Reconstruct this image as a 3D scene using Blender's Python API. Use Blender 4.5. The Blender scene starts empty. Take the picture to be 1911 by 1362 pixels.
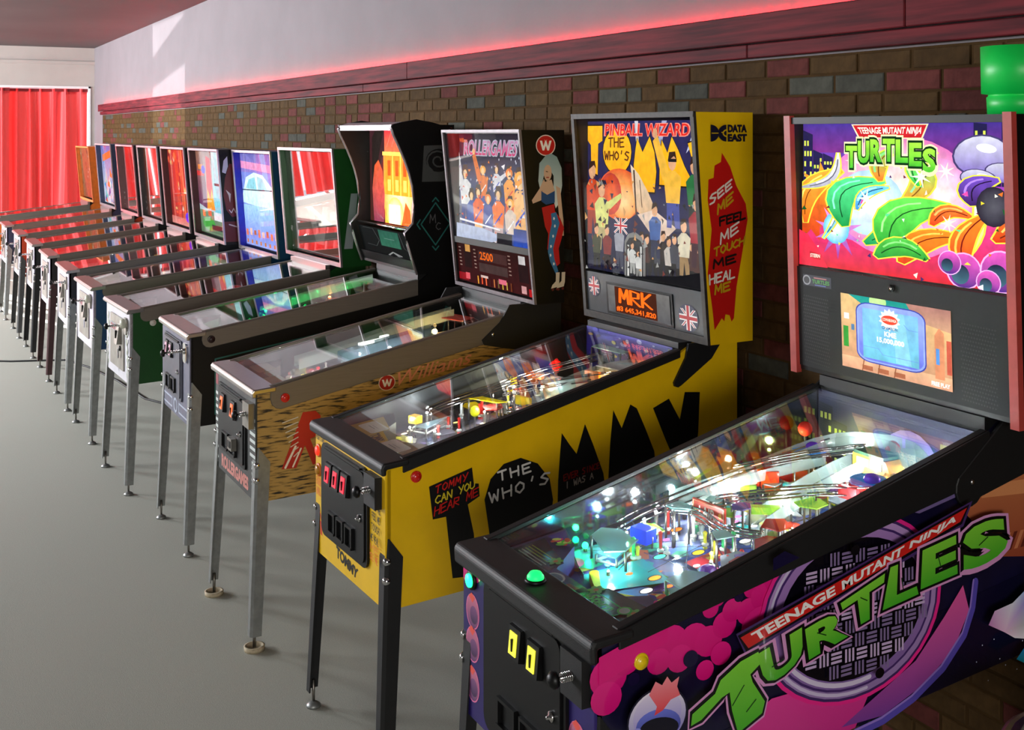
import bpy, math, random
from mathutils import Vector, Matrix

sc = bpy.context.scene
COL = sc.collection
PI = math.pi

# ------------------------------------------------------------------ camera
PSI = 0.4886
cam_d = bpy.data.cameras.new('camera')
cam = bpy.data.objects.new('camera', cam_d)
COL.objects.link(cam)
cam.location = (0.0, -1.1086, 1.8306)
cam.rotation_euler = (PI / 2, 0, PI / 2 - PSI)
cam_d.sensor_width = 36.0
cam_d.lens = 36.0 * 2162.0 / 1911.0
cam_d.shift_y = -(681.0 - 247.8) / 1911.0
cam_d.clip_start = 0.02
cam_d.clip_end = 200
sc.camera = cam

# ------------------------------------------------------------------ world, daylight, exposure
sc.view_settings.view_transform = 'Standard'
sc.view_settings.look = 'None'
sc.view_settings.gamma = 1.0
sc.view_settings.use_curve_mapping = False
sc.view_settings.exposure = 0.0
sc.cycles.transparent_max_bounces = 24
sc.cycles.max_bounces = 10
sc.cycles.sample_clamp_indirect = 6.0
sc.cycles.use_light_tree = True
w = bpy.data.worlds.new('sky'); sc.world = w; w.use_nodes = True
w.node_tree.nodes['Background'].inputs[0].default_value = (0.75, 0.85, 1.0, 1)
w.node_tree.nodes['Background'].inputs[1].default_value = 1.2


def area(name, loc, target, sx, sy, power, col=(1, 1, 1), spread=PI):
    d = bpy.data.lights.new(name, 'AREA'); d.shape = 'RECTANGLE'; d.size = sx; d.size_y = sy
    d.energy = power; d.color = col; d.spread = spread
    o = bpy.data.objects.new(name, d); COL.objects.link(o); o.location = loc
    o.rotation_euler = (Vector(target) - Vector(loc)).to_track_quat('-Z', 'Y').to_euler()
    return o


FX = -17.46                                    # far wall
LY = -6.0                                      # wall across the room
CEIL = 3.04
# daylight entering by the windows of the wall across the room and, behind the curtains, of the far wall
for wx0, wx1, pw in ((-16.6, -13.6, 1500), (-11.2, -8.2, 560), (-6.8, -3.8, 45)):
    area('window_and_fill_light', ((wx0 + wx1) / 2, LY - 0.12, 2.45), ((wx0 + wx1) / 2 + 1.0, 0, 0.0), wx1 - wx0, 0.85, pw, (0.93, 0.96, 1.0))
area('window_and_fill_light', (3.56, -2.6, 1.9), (0, -1.2, 1.0), 2.2, 1.2, 175, (1.0, 0.97, 0.92))  # added fill from an unseen window behind the camera, to brighten near sides
area('curtain_daylight', (FX - 0.262, -2.1, 1.35), (0, -2.1, 1.35), 6.6, 2.3, 30, (1.0, 0.96, 0.9))
# spot standing in for reflected sunlight, through an unseen opening shaped for its wall patch
sd = bpy.data.lights.new('glint', 'SPOT'); sd.energy = 16000; sd.spot_size = 0.22; sd.spot_blend = 0.0; sd.shadow_soft_size = 0.03
so = bpy.data.objects.new('glint', sd); COL.objects.link(so); so.location = (-12.0, -14.0, 0.9)
so.rotation_euler = (Vector((-12.4, 1.4, 2.38)) - so.location).to_track_quat('-Z', 'Y').to_euler()
# low sun behind the far windows, reaching the floor by the gaps between the curtains
sd = bpy.data.lights.new('sun', 'SUN'); sd.energy = 26.0; sd.angle = 0.008; sd.color = (1.0, 0.97, 0.92)
so = bpy.data.objects.new('sun', sd); COL.objects.link(so); so.location = (-30, -5, 6)
so.rotation_euler = Vector((0.90, 0.273, -0.34)).to_track_quat('-Z', 'Y').to_euler()


# ------------------------------------------------------------------ materials
def lin(c):
    return tuple(((v / 255) / 12.92 if v / 255 <= 0.04045 else ((v / 255 + 0.055) / 1.055) ** 2.4) for v in c[:3])


MATS = {}


def mat(name, col, rough=0.5, metal=0.0, emit=0.0, noise=0.08, scale=30.0, bump=0.0, bscale=None, spec=0.5, stretch=None, col2=None, lo=0.35, hi=0.65, coat=0.0, trans=0.0):
    if name in MATS: return MATS[name]
    m = bpy.data.materials.new(name); m.use_nodes = True; MATS[name] = m
    nt = m.node_tree; N = nt.nodes; L = nt.links; b = N['Principled BSDF']
    c = lin(col); c2 = lin(col2) if col2 else tuple(max(0, v * (1 - noise * 2)) for v in c)
    tc = N.new('ShaderNodeTexCoord'); mp = N.new('ShaderNodeMapping'); L.new(tc.outputs['Object'], mp.inputs[0])
    if stretch: mp.inputs['Scale'].default_value = stretch
    nz = N.new('ShaderNodeTexNoise'); nz.inputs['Scale'].default_value = scale; nz.inputs['Detail'].default_value = 4
    L.new(mp.outputs[0], nz.inputs['Vector'])
    rp = N.new('ShaderNodeValToRGB'); rp.color_ramp.elements[0].position = lo; rp.color_ramp.elements[1].position = hi
    rp.color_ramp.elements[0].color = (*c2, 1); rp.color_ramp.elements[1].color = (*c, 1)
    L.new(nz.outputs['Fac'], rp.inputs[0]); L.new(rp.outputs[0], b.inputs['Base Color'])
    b.inputs['Roughness'].default_value = rough; b.inputs['Metallic'].default_value = metal
    b.inputs['Specular IOR Level'].default_value = spec
    b.inputs['Coat Weight'].default_value = coat; b.inputs['Coat Roughness'].default_value = 0.08
    if trans: b.inputs['Transmission Weight'].default_value = trans
    if emit:
        L.new(rp.outputs[0], b.inputs['Emission Color']); b.inputs['Emission Strength'].default_value = emit
    if bump:
        bp = N.new('ShaderNodeBump'); bp.inputs['Strength'].default_value = bump; bp.inputs['Distance'].default_value = 0.004
        n2 = N.new('ShaderNodeTexNoise'); n2.inputs['Scale'].default_value = bscale or scale * 3
        L.new(mp.outputs[0], n2.inputs['Vector']); L.new(n2.outputs['Fac'], bp.inputs['Height']); L.new(bp.outputs[0], b.inputs['Normal'])
    return m


def glass(name, tint=(255, 255, 255), refl=1.0, rough=0.0, base=0.0):
    """thin sheet: clear, with a mirror reflection that grows at grazing angles"""
    if name in MATS: return MATS[name]
    m = bpy.data.materials.new(name); m.use_nodes = True; MATS[name] = m
    nt = m.node_tree; N = nt.nodes; L = nt.links; N.remove(N['Principled BSDF']); out = N['Material Output']
    t = N.new('ShaderNodeBsdfTransparent'); t.inputs[0].default_value = (*lin(tint), 1)
    g = N.new('ShaderNodeBsdfGlossy'); g.inputs['Roughness'].default_value = rough; g.inputs[0].default_value = (1, 1, 1, 1)
    f = N.new('ShaderNodeFresnel'); ge = N.new('ShaderNodeNewGeometry'); io = N.new('ShaderNodeMath'); io.operation = 'MULTIPLY_ADD'
    io.inputs[1].default_value = 1 / 1.5 - 1.5; io.inputs[2].default_value = 1.5      # same index from either side: a thin sheet
    L.new(ge.outputs['Backfacing'], io.inputs[0]); L.new(io.outputs[0], f.inputs[0])
    ma = N.new('ShaderNodeMath'); ma.operation = 'MULTIPLY_ADD'; ma.inputs[1].default_value = refl; ma.inputs[2].default_value = base; ma.use_clamp = True
    L.new(f.outputs[0], ma.inputs[0])
    x = N.new('ShaderNodeMixShader'); L.new(ma.outputs[0], x.inputs[0]); L.new(t.outputs[0], x.inputs[1]); L.new(g.outputs[0], x.inputs[2])
    L.new(x.outputs[0], out.inputs[0])
    return m


def plastic_clear(name, tint, alpha=0.35, rough=0.08):
    """tinted see-through plastic"""
    if name in MATS: return MATS[name]
    m = bpy.data.materials.new(name); m.use_nodes = True; MATS[name] = m
    nt = m.node_tree; N = nt.nodes; L = nt.links; b = N['Principled BSDF']; out = N['Material Output']
    b.inputs['Base Color'].default_value = (*lin(tint), 1); b.inputs['Roughness'].default_value = rough
    t = N.new('ShaderNodeBsdfTransparent'); t.inputs[0].default_value = (*[0.4 + 0.6 * v for v in lin(tint)], 1)
    x = N.new('ShaderNodeMixShader'); x.inputs[0].default_value = alpha
    L.new(t.outputs[0], x.inputs[1]); L.new(b.outputs[0], x.inputs[2]); L.new(x.outputs[0], out.inputs[0])
    return m


def art_mat(name, emit=0.0, rough=0.35, coat=0.0, mirror=0.0):
    """flat print: colours come from the printed shapes; emit > 0 for a backlit print"""
    if name in MATS: return MATS[name]
    m = bpy.data.materials.new(name); m.use_nodes = True; MATS[name] = m
    nt = m.node_tree; N = nt.nodes; L = nt.links; b = N['Principled BSDF']
    a = N.new('ShaderNodeAttribute'); a.attribute_name = 'Col'
    vm = N.new('ShaderNodeVectorMath'); vm.operation = 'SCALE'; vm.inputs['Scale'].default_value = 0.12 if emit and not mirror else 1.0
    L.new(a.outputs['Color'], vm.inputs[0]); L.new(vm.outputs[0], b.inputs['Base Color']); b.inputs['Roughness'].default_value = rough
    b.inputs['Coat Weight'].default_value = coat; b.inputs['Metallic'].default_value = mirror
    if emit and not mirror: b.inputs['Specular IOR Level'].default_value = 0.03; b.inputs['Roughness'].default_value = 0.8
    if emit:
        nz = N.new('ShaderNodeTexNoise'); nz.inputs['Scale'].default_value = 34; nz.inputs['Detail'].default_value = 5; tc = N.new('ShaderNodeTexCoord'); L.new(tc.outputs['Object'], nz.inputs['Vector'])
        mr = N.new('ShaderNodeMapRange'); mr.inputs['From Min'].default_value = 0.3; mr.inputs['From Max'].default_value = 0.7
        mr.inputs['To Min'].default_value = emit * 0.82; mr.inputs['To Max'].default_value = emit * 1.2
        L.new(nz.outputs['Fac'], mr.inputs[0]); L.new(mr.outputs[0], b.inputs['Emission Strength'])
        L.new(a.outputs['Color'], b.inputs['Emission Color'])
    return m


def glow(name, col, s):
    if name in MATS: return MATS[name]
    m = bpy.data.materials.new(name); m.use_nodes = True; MATS[name] = m
    b = m.node_tree.nodes['Principled BSDF']
    b.inputs['Base Color'].default_value = (*lin(col), 1); b.inputs['Emission Color'].default_value = (*lin(col), 1); b.inputs['Emission Strength'].default_value = s
    return m


# ------------------------------------------------------------------ mesh builder
class MB:
    def __init__(s): s.v = []; s.f = []; s.mi = []; s.m = []; s.cur = 0; s.sm = []; s.smooth = False
    def use(s, m):
        if m not in s.m: s.m.append(m)
        s.cur = s.m.index(m); return s
    def add(s, vs, fs):
        o = len(s.v); s.v += [tuple(v) for v in vs]
        for f in fs: s.f.append([o + i for i in f]); s.mi.append(s.cur); s.sm.append(s.smooth)
        return s
    def box(s, x0, x1, y0, y1, z0, z1):
        return s.add([(x0, y0, z0), (x1, y0, z0), (x1, y1, z0), (x0, y1, z0), (x0, y0, z1), (x1, y0, z1), (x1, y1, z1), (x0, y1, z1)],
                     [(0, 3, 2, 1), (4, 5, 6, 7), (0, 1, 5, 4), (1, 2, 6, 5), (2, 3, 7, 6), (3, 0, 4, 7)])
    def hexa(s, c):                                  # 8 corners, bottom 4 then top 4
        return s.add(c, [(0, 3, 2, 1), (4, 5, 6, 7), (0, 1, 5, 4), (1, 2, 6, 5), (2, 3, 7, 6), (3, 0, 4, 7)])
    def prism(s, poly, a0, a1, ax='x'):              # polygon in the other two axes, extruded along ax
        n = len(poly)
        def P(p, a): return {'x': (a, p[0], p[1]), 'y': (p[0], a, p[1]), 'z': (p[0], p[1], a)}[ax]
        vs = [P(p, a0) for p in poly] + [P(p, a1) for p in poly]
        fs = [tuple(range(n))[::-1], tuple(range(n, 2 * n))] + [(i, (i + 1) % n, n + (i + 1) % n, n + i) for i in range(n)]
        return s.add(vs, fs)
    def tube(s, pts, r, n=8, cap=True):
        pts = [Vector(p) for p in pts]; rs = r if isinstance(r, (list, tuple)) else [r] * len(pts)
        rings = []; up = Vector((0, 0, 1))
        for i, p in enumerate(pts):
            d = (pts[min(i + 1, len(pts) - 1)] - pts[max(i - 1, 0)])
            d = d.normalized() if d.length > 1e-9 else Vector((0, 0, 1))
            a = d.cross(up)
            if a.length < 0.05: a = d.cross(Vector((1, 0, 0)))
            a.normalize(); b = d.cross(a)
            rings.append([p + (a * math.cos(2 * PI * k / n) + b * math.sin(2 * PI * k / n)) * rs[i] for k in range(n)])
        vs = [q for ring in rings for q in ring]; fs = []
        for i in range(len(pts) - 1):
            for k in range(n): fs.append((i * n + k, i * n + (k + 1) % n, (i + 1) * n + (k + 1) % n, (i + 1) * n + k))
        if cap: fs += [tuple(range(n))[::-1], tuple(range((len(pts) - 1) * n, len(pts) * n))]
        sm = s.smooth; s.smooth = True; s.add(vs, fs); s.smooth = sm
        return s
    def lathe(s, prof, c=(0, 0, 0), n=14, M=None):   # profile of (r, z) turned about z, then moved
        vs = []; fs = []
        for r, z in prof:
            for k in range(n): vs.append(Vector((r * math.cos(2 * PI * k / n), r * math.sin(2 * PI * k / n), z)))
        for i in range(len(prof) - 1):
            for k in range(n): fs.append((i * n + k, i * n + (k + 1) % n, (i + 1) * n + (k + 1) % n, (i + 1) * n + k))
        fs += [tuple(range(n))[::-1], tuple(range((len(prof) - 1) * n, len(prof) * n))]
        c = Vector(c); vs = [(M @ v if M else v) + c for v in vs]
        sm = s.smooth; s.smooth = True; s.add(vs, fs); s.smooth = sm
        return s
    def ball(s, c, r, n=10, sq=(1, 1, 1)):
        pr = [(max(1e-4, r * math.sin(PI * i / 7)), -r * math.cos(PI * i / 7)) for i in range(8)]
        return s.lathe(pr, c, n, Matrix.Diagonal(Vector(sq)))
    def build(s, name, m=None, parent=None, bevel=0.0, seg=2):
        me = bpy.data.meshes.new(name); me.from_pydata(s.v, [], s.f)
        ms = s.m if s.m else [m]
        for q in ms: me.materials.append(q)
        me.polygons.foreach_set('material_index', s.mi if s.m else [0] * len(s.f))
        me.polygons.foreach_set('use_smooth', s.sm)
        me.update()
        return link(name, me, parent, bevel, seg)


def link(name, me, parent=None, bevel=0.0, seg=2):
    o = bpy.data.objects.new(name, me); COL.objects.link(o)
    if parent: o.parent = parent
    if bevel:
        b = o.modifiers.new('bevel', 'BEVEL'); b.width = bevel; b.segments = seg; b.limit_method = 'ANGLE'; b.angle_limit = 0.6
    return o


def tag(o, label, cat, group=None):
    o['label'] = label; o['category'] = cat
    if group: o['group'] = group
    return o


def structure(o): o['kind'] = 'structure'; return o


RX90 = Matrix.Rotation(PI / 2, 3, 'X')           # z axis -> -y
RY90 = Matrix.Rotation(PI / 2, 3, 'Y')           # z axis -> +x

# ------------------------------------------------------------------ flat print builder
_tx = {}


def glyphs(text, off=0.0, shear=0.0):
    k = (text, off, shear)
    if k in _tx: return _tx[k]
    c = bpy.data.curves.new('t', 'FONT'); c.body = text; c.offset = off; c.shear = shear; c.resolution_u = 3; c.fill_mode = 'FRONT'
    o = bpy.data.objects.new('t', c); COL.objects.link(o)
    dg = bpy.context.evaluated_depsgraph_get(); dg.update()
    me = bpy.data.meshes.new_from_object(o.evaluated_get(dg))
    vs = [(v.co.x, v.co.y) for v in me.vertices]; fs = [tuple(p.vertices) for p in me.polygons]
    bpy.data.objects.remove(o); bpy.data.curves.remove(c); bpy.data.meshes.remove(me)
    x0 = min(v[0] for v in vs); x1 = max(v[0] for v in vs); y0 = min(v[1] for v in vs); y1 = max(v[1] for v in vs)
    vs = [((v[0] - x0) / (x1 - x0), (v[1] - y0) / (y1 - y0)) for v in vs]
    _tx[k] = (vs, fs); return _tx[k]


# hand-drawn capitals as strokes on a unit square
HAND = {'A': [[(0, 0), (.5, 1), (1, 0)], [(.2, .4), (.8, .4)]], 'B': [[(0, 0), (0, 1), (.8, .9), (.8, .6), (0, .5), (.9, .4), (.9, .1), (0, 0)]],
        'C': [[(1, .85), (.5, 1), (0, .6), (0, .3), (.5, 0), (1, .15)]], 'D': [[(0, 0), (0, 1), (.8, .8), (1, .4), (.7, .05), (0, 0)]],
        'E': [[(1, 1), (0, .95), (.05, 0), (1, .05)], [(0, .5), (.8, .55)]], 'F': [[(1, 1), (0, .95), (.05, 0)], [(0, .5), (.8, .55)]],
        'G': [[(1, .85), (.5, 1), (0, .6), (0, .3), (.5, 0), (1, .2), (1, .45), (.6, .45)]], 'H': [[(0, 1), (.05, 0)], [(1, 1), (.95, 0)], [(0, .5), (1, .55)]],
        'I': [[(.5, 1), (.5, 0)]], 'K': [[(0, 1), (0, 0)], [(.9, 1), (0, .45), (1, 0)]], 'L': [[(0, 1), (.05, 0), (1, .05)]],
        'M': [[(0, 0), (.1, 1), (.5, .3), (.9, 1), (1, 0)]], 'N': [[(0, 0), (.05, 1), (.95, 0), (1, 1)]],
        'O': [[(.5, 1), (.05, .7), (.05, .3), (.5, 0), (.95, .3), (.95, .7), (.5, 1)]], 'P': [[(0, 0), (0, 1), (.9, .9), (.9, .55), (0, .45)]],
        'R': [[(0, 0), (0, 1), (.9, .9), (.85, .55), (0, .5), (1, 0)]], 'S': [[(1, .9), (.4, 1), (.05, .75), (.9, .35), (.6, 0), (0, .1)]],
        'T': [[(0, .95), (1, 1)], [(.5, 1), (.45, 0)]], 'U': [[(0, 1), (.05, .2), (.5, 0), (.95, .2), (1, 1)]], 'V': [[(0, 1), (.5, 0), (1, 1)]],
        'W': [[(0, 1), (.2, 0), (.5, .7), (.8, 0), (1, 1)]], 'X': [[(0, 0), (1, 1)], [(0, 1), (1, 0)]], 'Y': [[(0, 1), (.5, .5)], [(1, 1), (.4, 0)]],
        'Z': [[(0, 1), (1, .95), (0, .05), (1, 0)]], "'": [[(.5, 1.1), (.4, .75)]], ' ': []}


class Art:
    """flat shapes in a plane given by origin, u and v axes; each shape keeps its own colour, later shapes lie on top"""
    def __init__(s, o, u, v, step=0.00012):
        s.o = Vector(o); s.u = Vector(u); s.v = Vector(v); s.n = s.u.cross(s.v).normalized(); s.step = step
        s.vs = []; s.fs = []; s.cs = []; s.l = 1; s.clip = False
    def P(s, p):
        if s.clip: p = (min(1.0, max(0.0, p[0])), min(1.0, max(0.0, p[1])))
        return s.o + s.u * p[0] + s.v * p[1] + s.n * (s.l * s.step)
    def poly(s, pts, c, c2=None, nl=True):
        """c2: second colour reached at the top of the shape (a printed colour blend)"""
        if nl: s.l += 1
        o = len(s.vs); s.vs += [s.P(p) for p in pts]; s.fs.append(tuple(range(o, o + len(pts))))
        a = lin(c)
        if c2 is None: s.cs += [a] * len(pts)
        elif isinstance(c2, list): s.cs += [lin(q) for q in c2]
        else:
            b = lin(c2); y0 = min(p[1] for p in pts); y1 = max(p[1] for p in pts) + 1e-9
            s.cs += [tuple(a[i] + (b[i] - a[i]) * (p[1] - y0) / (y1 - y0) for i in range(3)) for p in pts]
        return s
    def rect(s, x0, y0, x1, y1, c, c2=None): return s.poly([(x0, y0), (x1, y0), (x1, y1), (x0, y1)], c, c2)
    def ell(s, cx, cy, rx, ry, c, c2=None, n=20, rot=0.0, a0=0, a1=2 * PI):
        pts = []
        m = n if a1 - a0 > 6.28 else n + 1
        for i in range(m):
            t = a0 + (a1 - a0) * i / n; x, y = rx * math.cos(t), ry * math.sin(t)
            pts.append((cx + x * math.cos(rot) - y * math.sin(rot), cy + x * math.sin(rot) + y * math.cos(rot)))
        return s.poly(pts, c, c2)
    def blend(s, cx, cy, rx, ry, ci, co, n=20):      # disc blending from ci at the centre to co at the rim
        s.l += 1
        o = len(s.vs); s.vs.append(s.P((cx, cy))); s.cs.append(lin(ci))
        for i in range(n):
            t = 2 * PI * i / n; s.vs.append(s.P((cx + rx * math.cos(t), cy + ry * math.sin(t)))); s.cs.append(lin(co))
        s.fs += [(o, o + 1 + i, o + 1 + (i + 1) % n) for i in range(n)]
        return s
    def line(s, pts, wd, c, dots=True):
        s.l += 1; l0 = s.l
        for i, (a, b) in enumerate(zip(pts[:-1], pts[1:])):
            s.l = l0 + 0.3 * (i % 2)
            dx, dy = b[0] - a[0], b[1] - a[1]; L = math.hypot(dx, dy) or 1e-9; nx, ny = -dy / L * wd / 2, dx / L * wd / 2
            s.poly([(a[0] - nx, a[1] - ny), (b[0] - nx, b[1] - ny), (b[0] + nx, b[1] + ny), (a[0] + nx, a[1] + ny)], c, nl=False)
        s.l = l0 + 0.6
        if dots:
            for p in pts: s.poly([(p[0] + wd / 2 * math.cos(PI * k / 4), p[1] + wd / 2 * math.sin(PI * k / 4)) for k in range(8)], c, nl=False)
        return s
    def text(s, t, quad, c, off=0.0, shear=0.0, c2=None):
        """quad: bottom-left, bottom-right, top-right, top-left (or x0, y0, x1, y1)"""
        if len(quad) == 4 and not isinstance(quad[0], (tuple, list)):
            x0, y0, x1, y1 = quad; quad = [(x0, y0), (x1, y0), (x1, y1), (x0, y1)]
        vs, fs = glyphs(t, off, shear); s.l += 1; o = len(s.vs); a = lin(c); b = lin(c2) if c2 else a
        A, B, C, D = quad
        for x, y in vs:
            p = [(A[i] * (1 - x) + B[i] * x) * (1 - y) + (D[i] * (1 - x) + C[i] * x) * y for i in range(2)]
            s.vs.append(s.P(p)); s.cs.append(tuple(a[i] + (b[i] - a[i]) * y for i in range(3)))
        s.fs += [tuple(o + i for i in f) for f in fs]
        return s
    def hand(s, t, quad, c, wd, gap=0.35):
        if len(quad) == 4 and not isinstance(quad[0], (tuple, list)):
            x0, y0, x1, y1 = quad; quad = [(x0, y0), (x1, y0), (x1, y1), (x0, y1)]
        A, B, C, D = quad; n = len(t); cw = 1.0 / (n + (n - 1) * gap)
        for i, ch in enumerate(t):
            x0 = i * cw * (1 + gap)
            for st in HAND.get(ch, []):
                pts = []
                for x, y in st:
                    X = x0 + x * cw
                    pts.append(tuple((A[k] * (1 - X) + B[k] * X) * (1 - y) + (D[k] * (1 - X) + C[k] * X) * y for k in range(2)))
                s.line(pts, wd, c)
        return s
    def build(s, name, m, parent=None):
        me = bpy.data.meshes.new(name); me.from_pydata([tuple(v) for v in s.vs], [], s.fs); me.materials.append(m)
        at = me.attributes.new('Col', 'FLOAT_COLOR', 'POINT')
        at.data.foreach_set('color', [q for c in s.cs for q in (*c, 1.0)])
        me.update()
        return link(name, me, parent)


PRINT = art_mat('print', 0, 0.4)
PRINT_GLOSS = art_mat('print_gloss', 0, 0.18, coat=0.3)
# ------------------------------------------------------------------ the room
rnd = random.Random(7)
PLASTER = mat('plaster', (120, 112, 116), 0.75, noise=0.05, scale=2.2, bump=0.25, bscale=14)
CEILM = mat('ceiling_paint', (86, 80, 82), 0.7, noise=0.10, scale=0.9, bump=0.1, bscale=9)
FLOORM = mat('carpet', (184, 184, 172), 0.9, noise=0.10, scale=260, bump=0.3, bscale=420, lo=0.3, hi=0.7)
MORTAR = mat('mortar', (72, 52, 28), 0.9, spec=0.1, noise=0.1, scale=18, bump=0.3, bscale=80)
WHITE = mat('white_paint', (226, 224, 224), 0.45, noise=0.03)
WOODRED = mat('red_stained_wood', (112, 30, 38), 0.7, spec=0.2, col2=(66, 16, 24), scale=5, stretch=(0.5, 6, 9), bump=0.15, bscale=18)


def brick_mat(name, col):
    m = mat(name, col, 0.85, spec=0.12, noise=0.16, scale=26, bump=0.5, bscale=70)
    nt = m.node_tree; N = nt.nodes; L = nt.links; b = N['Principled BSDF']; rp = [n for n in N if n.type == 'VALTORGB'][0]
    oi = N.new('ShaderNodeObjectInfo'); hs = N.new('ShaderNodeHueSaturation'); mr = N.new('ShaderNodeMapRange')
    mr.inputs['To Min'].default_value = 0.8; mr.inputs['To Max'].default_value = 1.18
    L.new(oi.outputs['Random'], mr.inputs[0]); L.new(mr.outputs[0], hs.inputs['Value']); L.new(rp.outputs[0], hs.inputs['Color']); L.new(hs.outputs[0], b.inputs['Base Color'])
    return m


B_TAN = brick_mat('brick_tan', (82, 61, 35)); B_PINK = brick_mat('brick_pink', (100, 52, 48)); B_GREY = brick_mat('brick_grey', (76, 76, 68))

o = structure(MB().box(FX - 0.3, 3.6, LY - 0.2, 1.6, -0.1, 0.0).build('floor', FLOORM))
o = structure(MB().box(FX - 0.3, 3.6, LY - 0.2, 1.6, CEIL, CEIL + 0.12).build('ceiling', CEILM))
# boards seams of the ceiling
WY = 1.40                                       # face of the long wall behind the machines
mb = MB(); mb.use(PLASTER).box(FX - 0.3, 3.6, WY + 0.0, 1.6, 2.07, CEIL).use(PLASTER).box(FX - 0.3, -16.72, WY, 1.6, 0, 2.07).use(MORTAR).box(-16.72, 3.6, WY + 0.004, 1.6, 0, 2.07)
wall_r = structure(mb.build('wall_right'))
structure(MB().box(3.5, 3.6, LY, -3.7, 0, CEIL).box(3.5, 3.6, -1.5, WY, 0, CEIL).box(3.5, 3.6, -3.7, -1.5, 0, 1.3).box(3.5, 3.6, -3.7, -1.5, 2.5, CEIL).build('wall_front', PLASTER))  # opening added behind the camera for the fill light


def brick_mesh(ln, ht, m):
    """one brick face, edges chamfered towards the joint"""
    c = 0.003; d = 0.0026
    vs = [(-ln / 2, 0, -ht / 2), (ln / 2, 0, -ht / 2), (ln / 2, 0, ht / 2), (-ln / 2, 0, ht / 2),
          (-ln / 2 + c, -d, -ht / 2 + c), (ln / 2 - c, -d, -ht / 2 + c), (ln / 2 - c, -d, ht / 2 - c), (-ln / 2 + c, -d, ht / 2 - c)]
    fs = [(4, 5, 6, 7), (0, 1, 5, 4), (1, 2, 6, 5), (2, 3, 7, 6), (3, 0, 4, 7), (0, 3, 2, 1)]
    return vs, fs


BM = {}
COURSE = 0.0605; PITCH = 0.205
far = MB(); nb = 0
for r in range(34):
    zc = 2.068 - COURSE * (r + 0.5)
    if zc < 0.03: break
    x = -1.0 - (PITCH / 2 if r % 2 else 0) - rnd.uniform(0, 0.03)
    while x > -16.6:
        ln = PITCH - 0.010 if rnd.random() > 0.13 else PITCH / 2 - 0.010
        q = rnd.random(); k = 0 if q < 0.68 else (1 if q < 0.88 else 2)
        m = (B_TAN, B_PINK, B_GREY)[k]; ht = COURSE - 0.007
        xc = x - ln / 2
        near = (zc > 1.62 and -7.05 < xc < -1.85) or (zc < 0.66 and -2.75 < xc < -1.80)
        if near and nb < 300:
            key = (round(ln, 3), k)
            if key not in BM:
                me = bpy.data.meshes.new('brick'); v, f = brick_mesh(ln, ht, m); me.from_pydata(v, [], f); me.materials.append(m); me.update(); BM[key] = me
            b = link('brick', BM[key], wall_r); b.location = (xc, WY + 0.002 + rnd.uniform(0, 0.002), zc); nb += 1
        elif xc < -1.0:
            v, f = brick_mesh(ln, ht, m); far.use(m); far.add([(p[0] + xc, p[1] + WY + 0.003, p[2] + zc) for p in v], f)
        x -= ln + 0.010
o = far.build('brickwork', None, wall_r); o['kind'] = 'stuff'

# wooden ledge along the wall: two rows of boards; the upper board hides the light strip behind its lip
ledge = bpy.data.objects.new('trim_1', None); COL.objects.link(ledge); ledge.location = (-9, WY, 2.1); structure(ledge)
def plank(x0, x1, y0, y1, z0, z1, name='plank'):
    o = MB().box(x0 + 9, x1 + 9, y0 - WY, y1 - WY, z0 - 2.1, z1 - 2.1).build(name, WOODRED, ledge, 0.003, 1)
xs = [-16.70, -13.1, -9.6, -5.81, -2.3, 1.2, 3.5]
for a, b in zip(xs[:-1], xs[1:]): plank(a, b - 0.004, 1.335, 1.353, 2.122, 2.214); plank(a, b - 0.004, 1.353, 1.398, 2.190, 2.202, 'shelf_board')
xs = [-16.70, -14.2, -10.4, -6.55, -3.0, 0.6, 3.5]
for a, b in zip(xs[:-1], xs[1:]): plank(a, b - 0.004, 1.362, 1.398, 2.076, 2.120)
# light strip on the ledge
led = bpy.data.objects.new('light_strip', None); COL.objects.link(led); led.location = (-9, 1.390, 2.2025)
tag(led, 'red light strip lying along the top of the wooden ledge, glowing on the plaster', 'light strip')
MB().box(-7.6, 11.5, -0.006, 0.006, 0, 0.002).build('tape', WHITE, led)
RED_LED = glow('red_led', (255, 8, 20), 240)
mb = MB(); x = -7.58
while x < 8.6:
    mb.box(x - 0.011, x + 0.011, -0.005, 0.005, 0.003, 0.006); x += 0.07
o = mb.build('diode', RED_LED, led); o['kind'] = 'stuff'

# far wall with its curtained windows
mb = MB().use(mat('cream_plaster', (176, 168, 162), 0.75, noise=0.05, scale=2))
mb.box(FX - 0.3, FX, 1.33, WY, 0, CEIL).box(FX - 0.3, FX, LY, 1.33, 2.47, CEIL).box(FX - 0.3, FX, LY, -5.6, 0, 2.47).box(FX - 0.3, FX, -5.6, 1.33, 0, 0.10)
structure(mb.build('wall_back'))
structure(MB().box(FX, FX + 0.035, LY, WY, 2.80, 2.845).build('trim_2', MATS['cream_plaster']))
win = MB()
win.box(FX - 0.3, FX + 0.012, 1.318, 1.345, 0.1, 2.49).box(FX - 0.3, FX + 0.012, -5.6, 1.345, 2.465, 2.49)
for yy in (-5.6, -3.87, -2.14, -0.4): win.box(FX - 0.29, FX - 0.25, yy - 0.03, yy + 0.03, 0.1, 2.47)
wo = structure(win.build('window_1', WHITE))
for i in range(4):
    y0 = (-5.57, -3.84, -2.11, -0.37)[i]; y1 = (-3.9, -2.17, -0.43, 1.31)[i]
    MB().box(FX - 0.275, FX - 0.270, y0, y1, 0.1, 2.46).build('pane', glass('window_glass'), wo)

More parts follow.
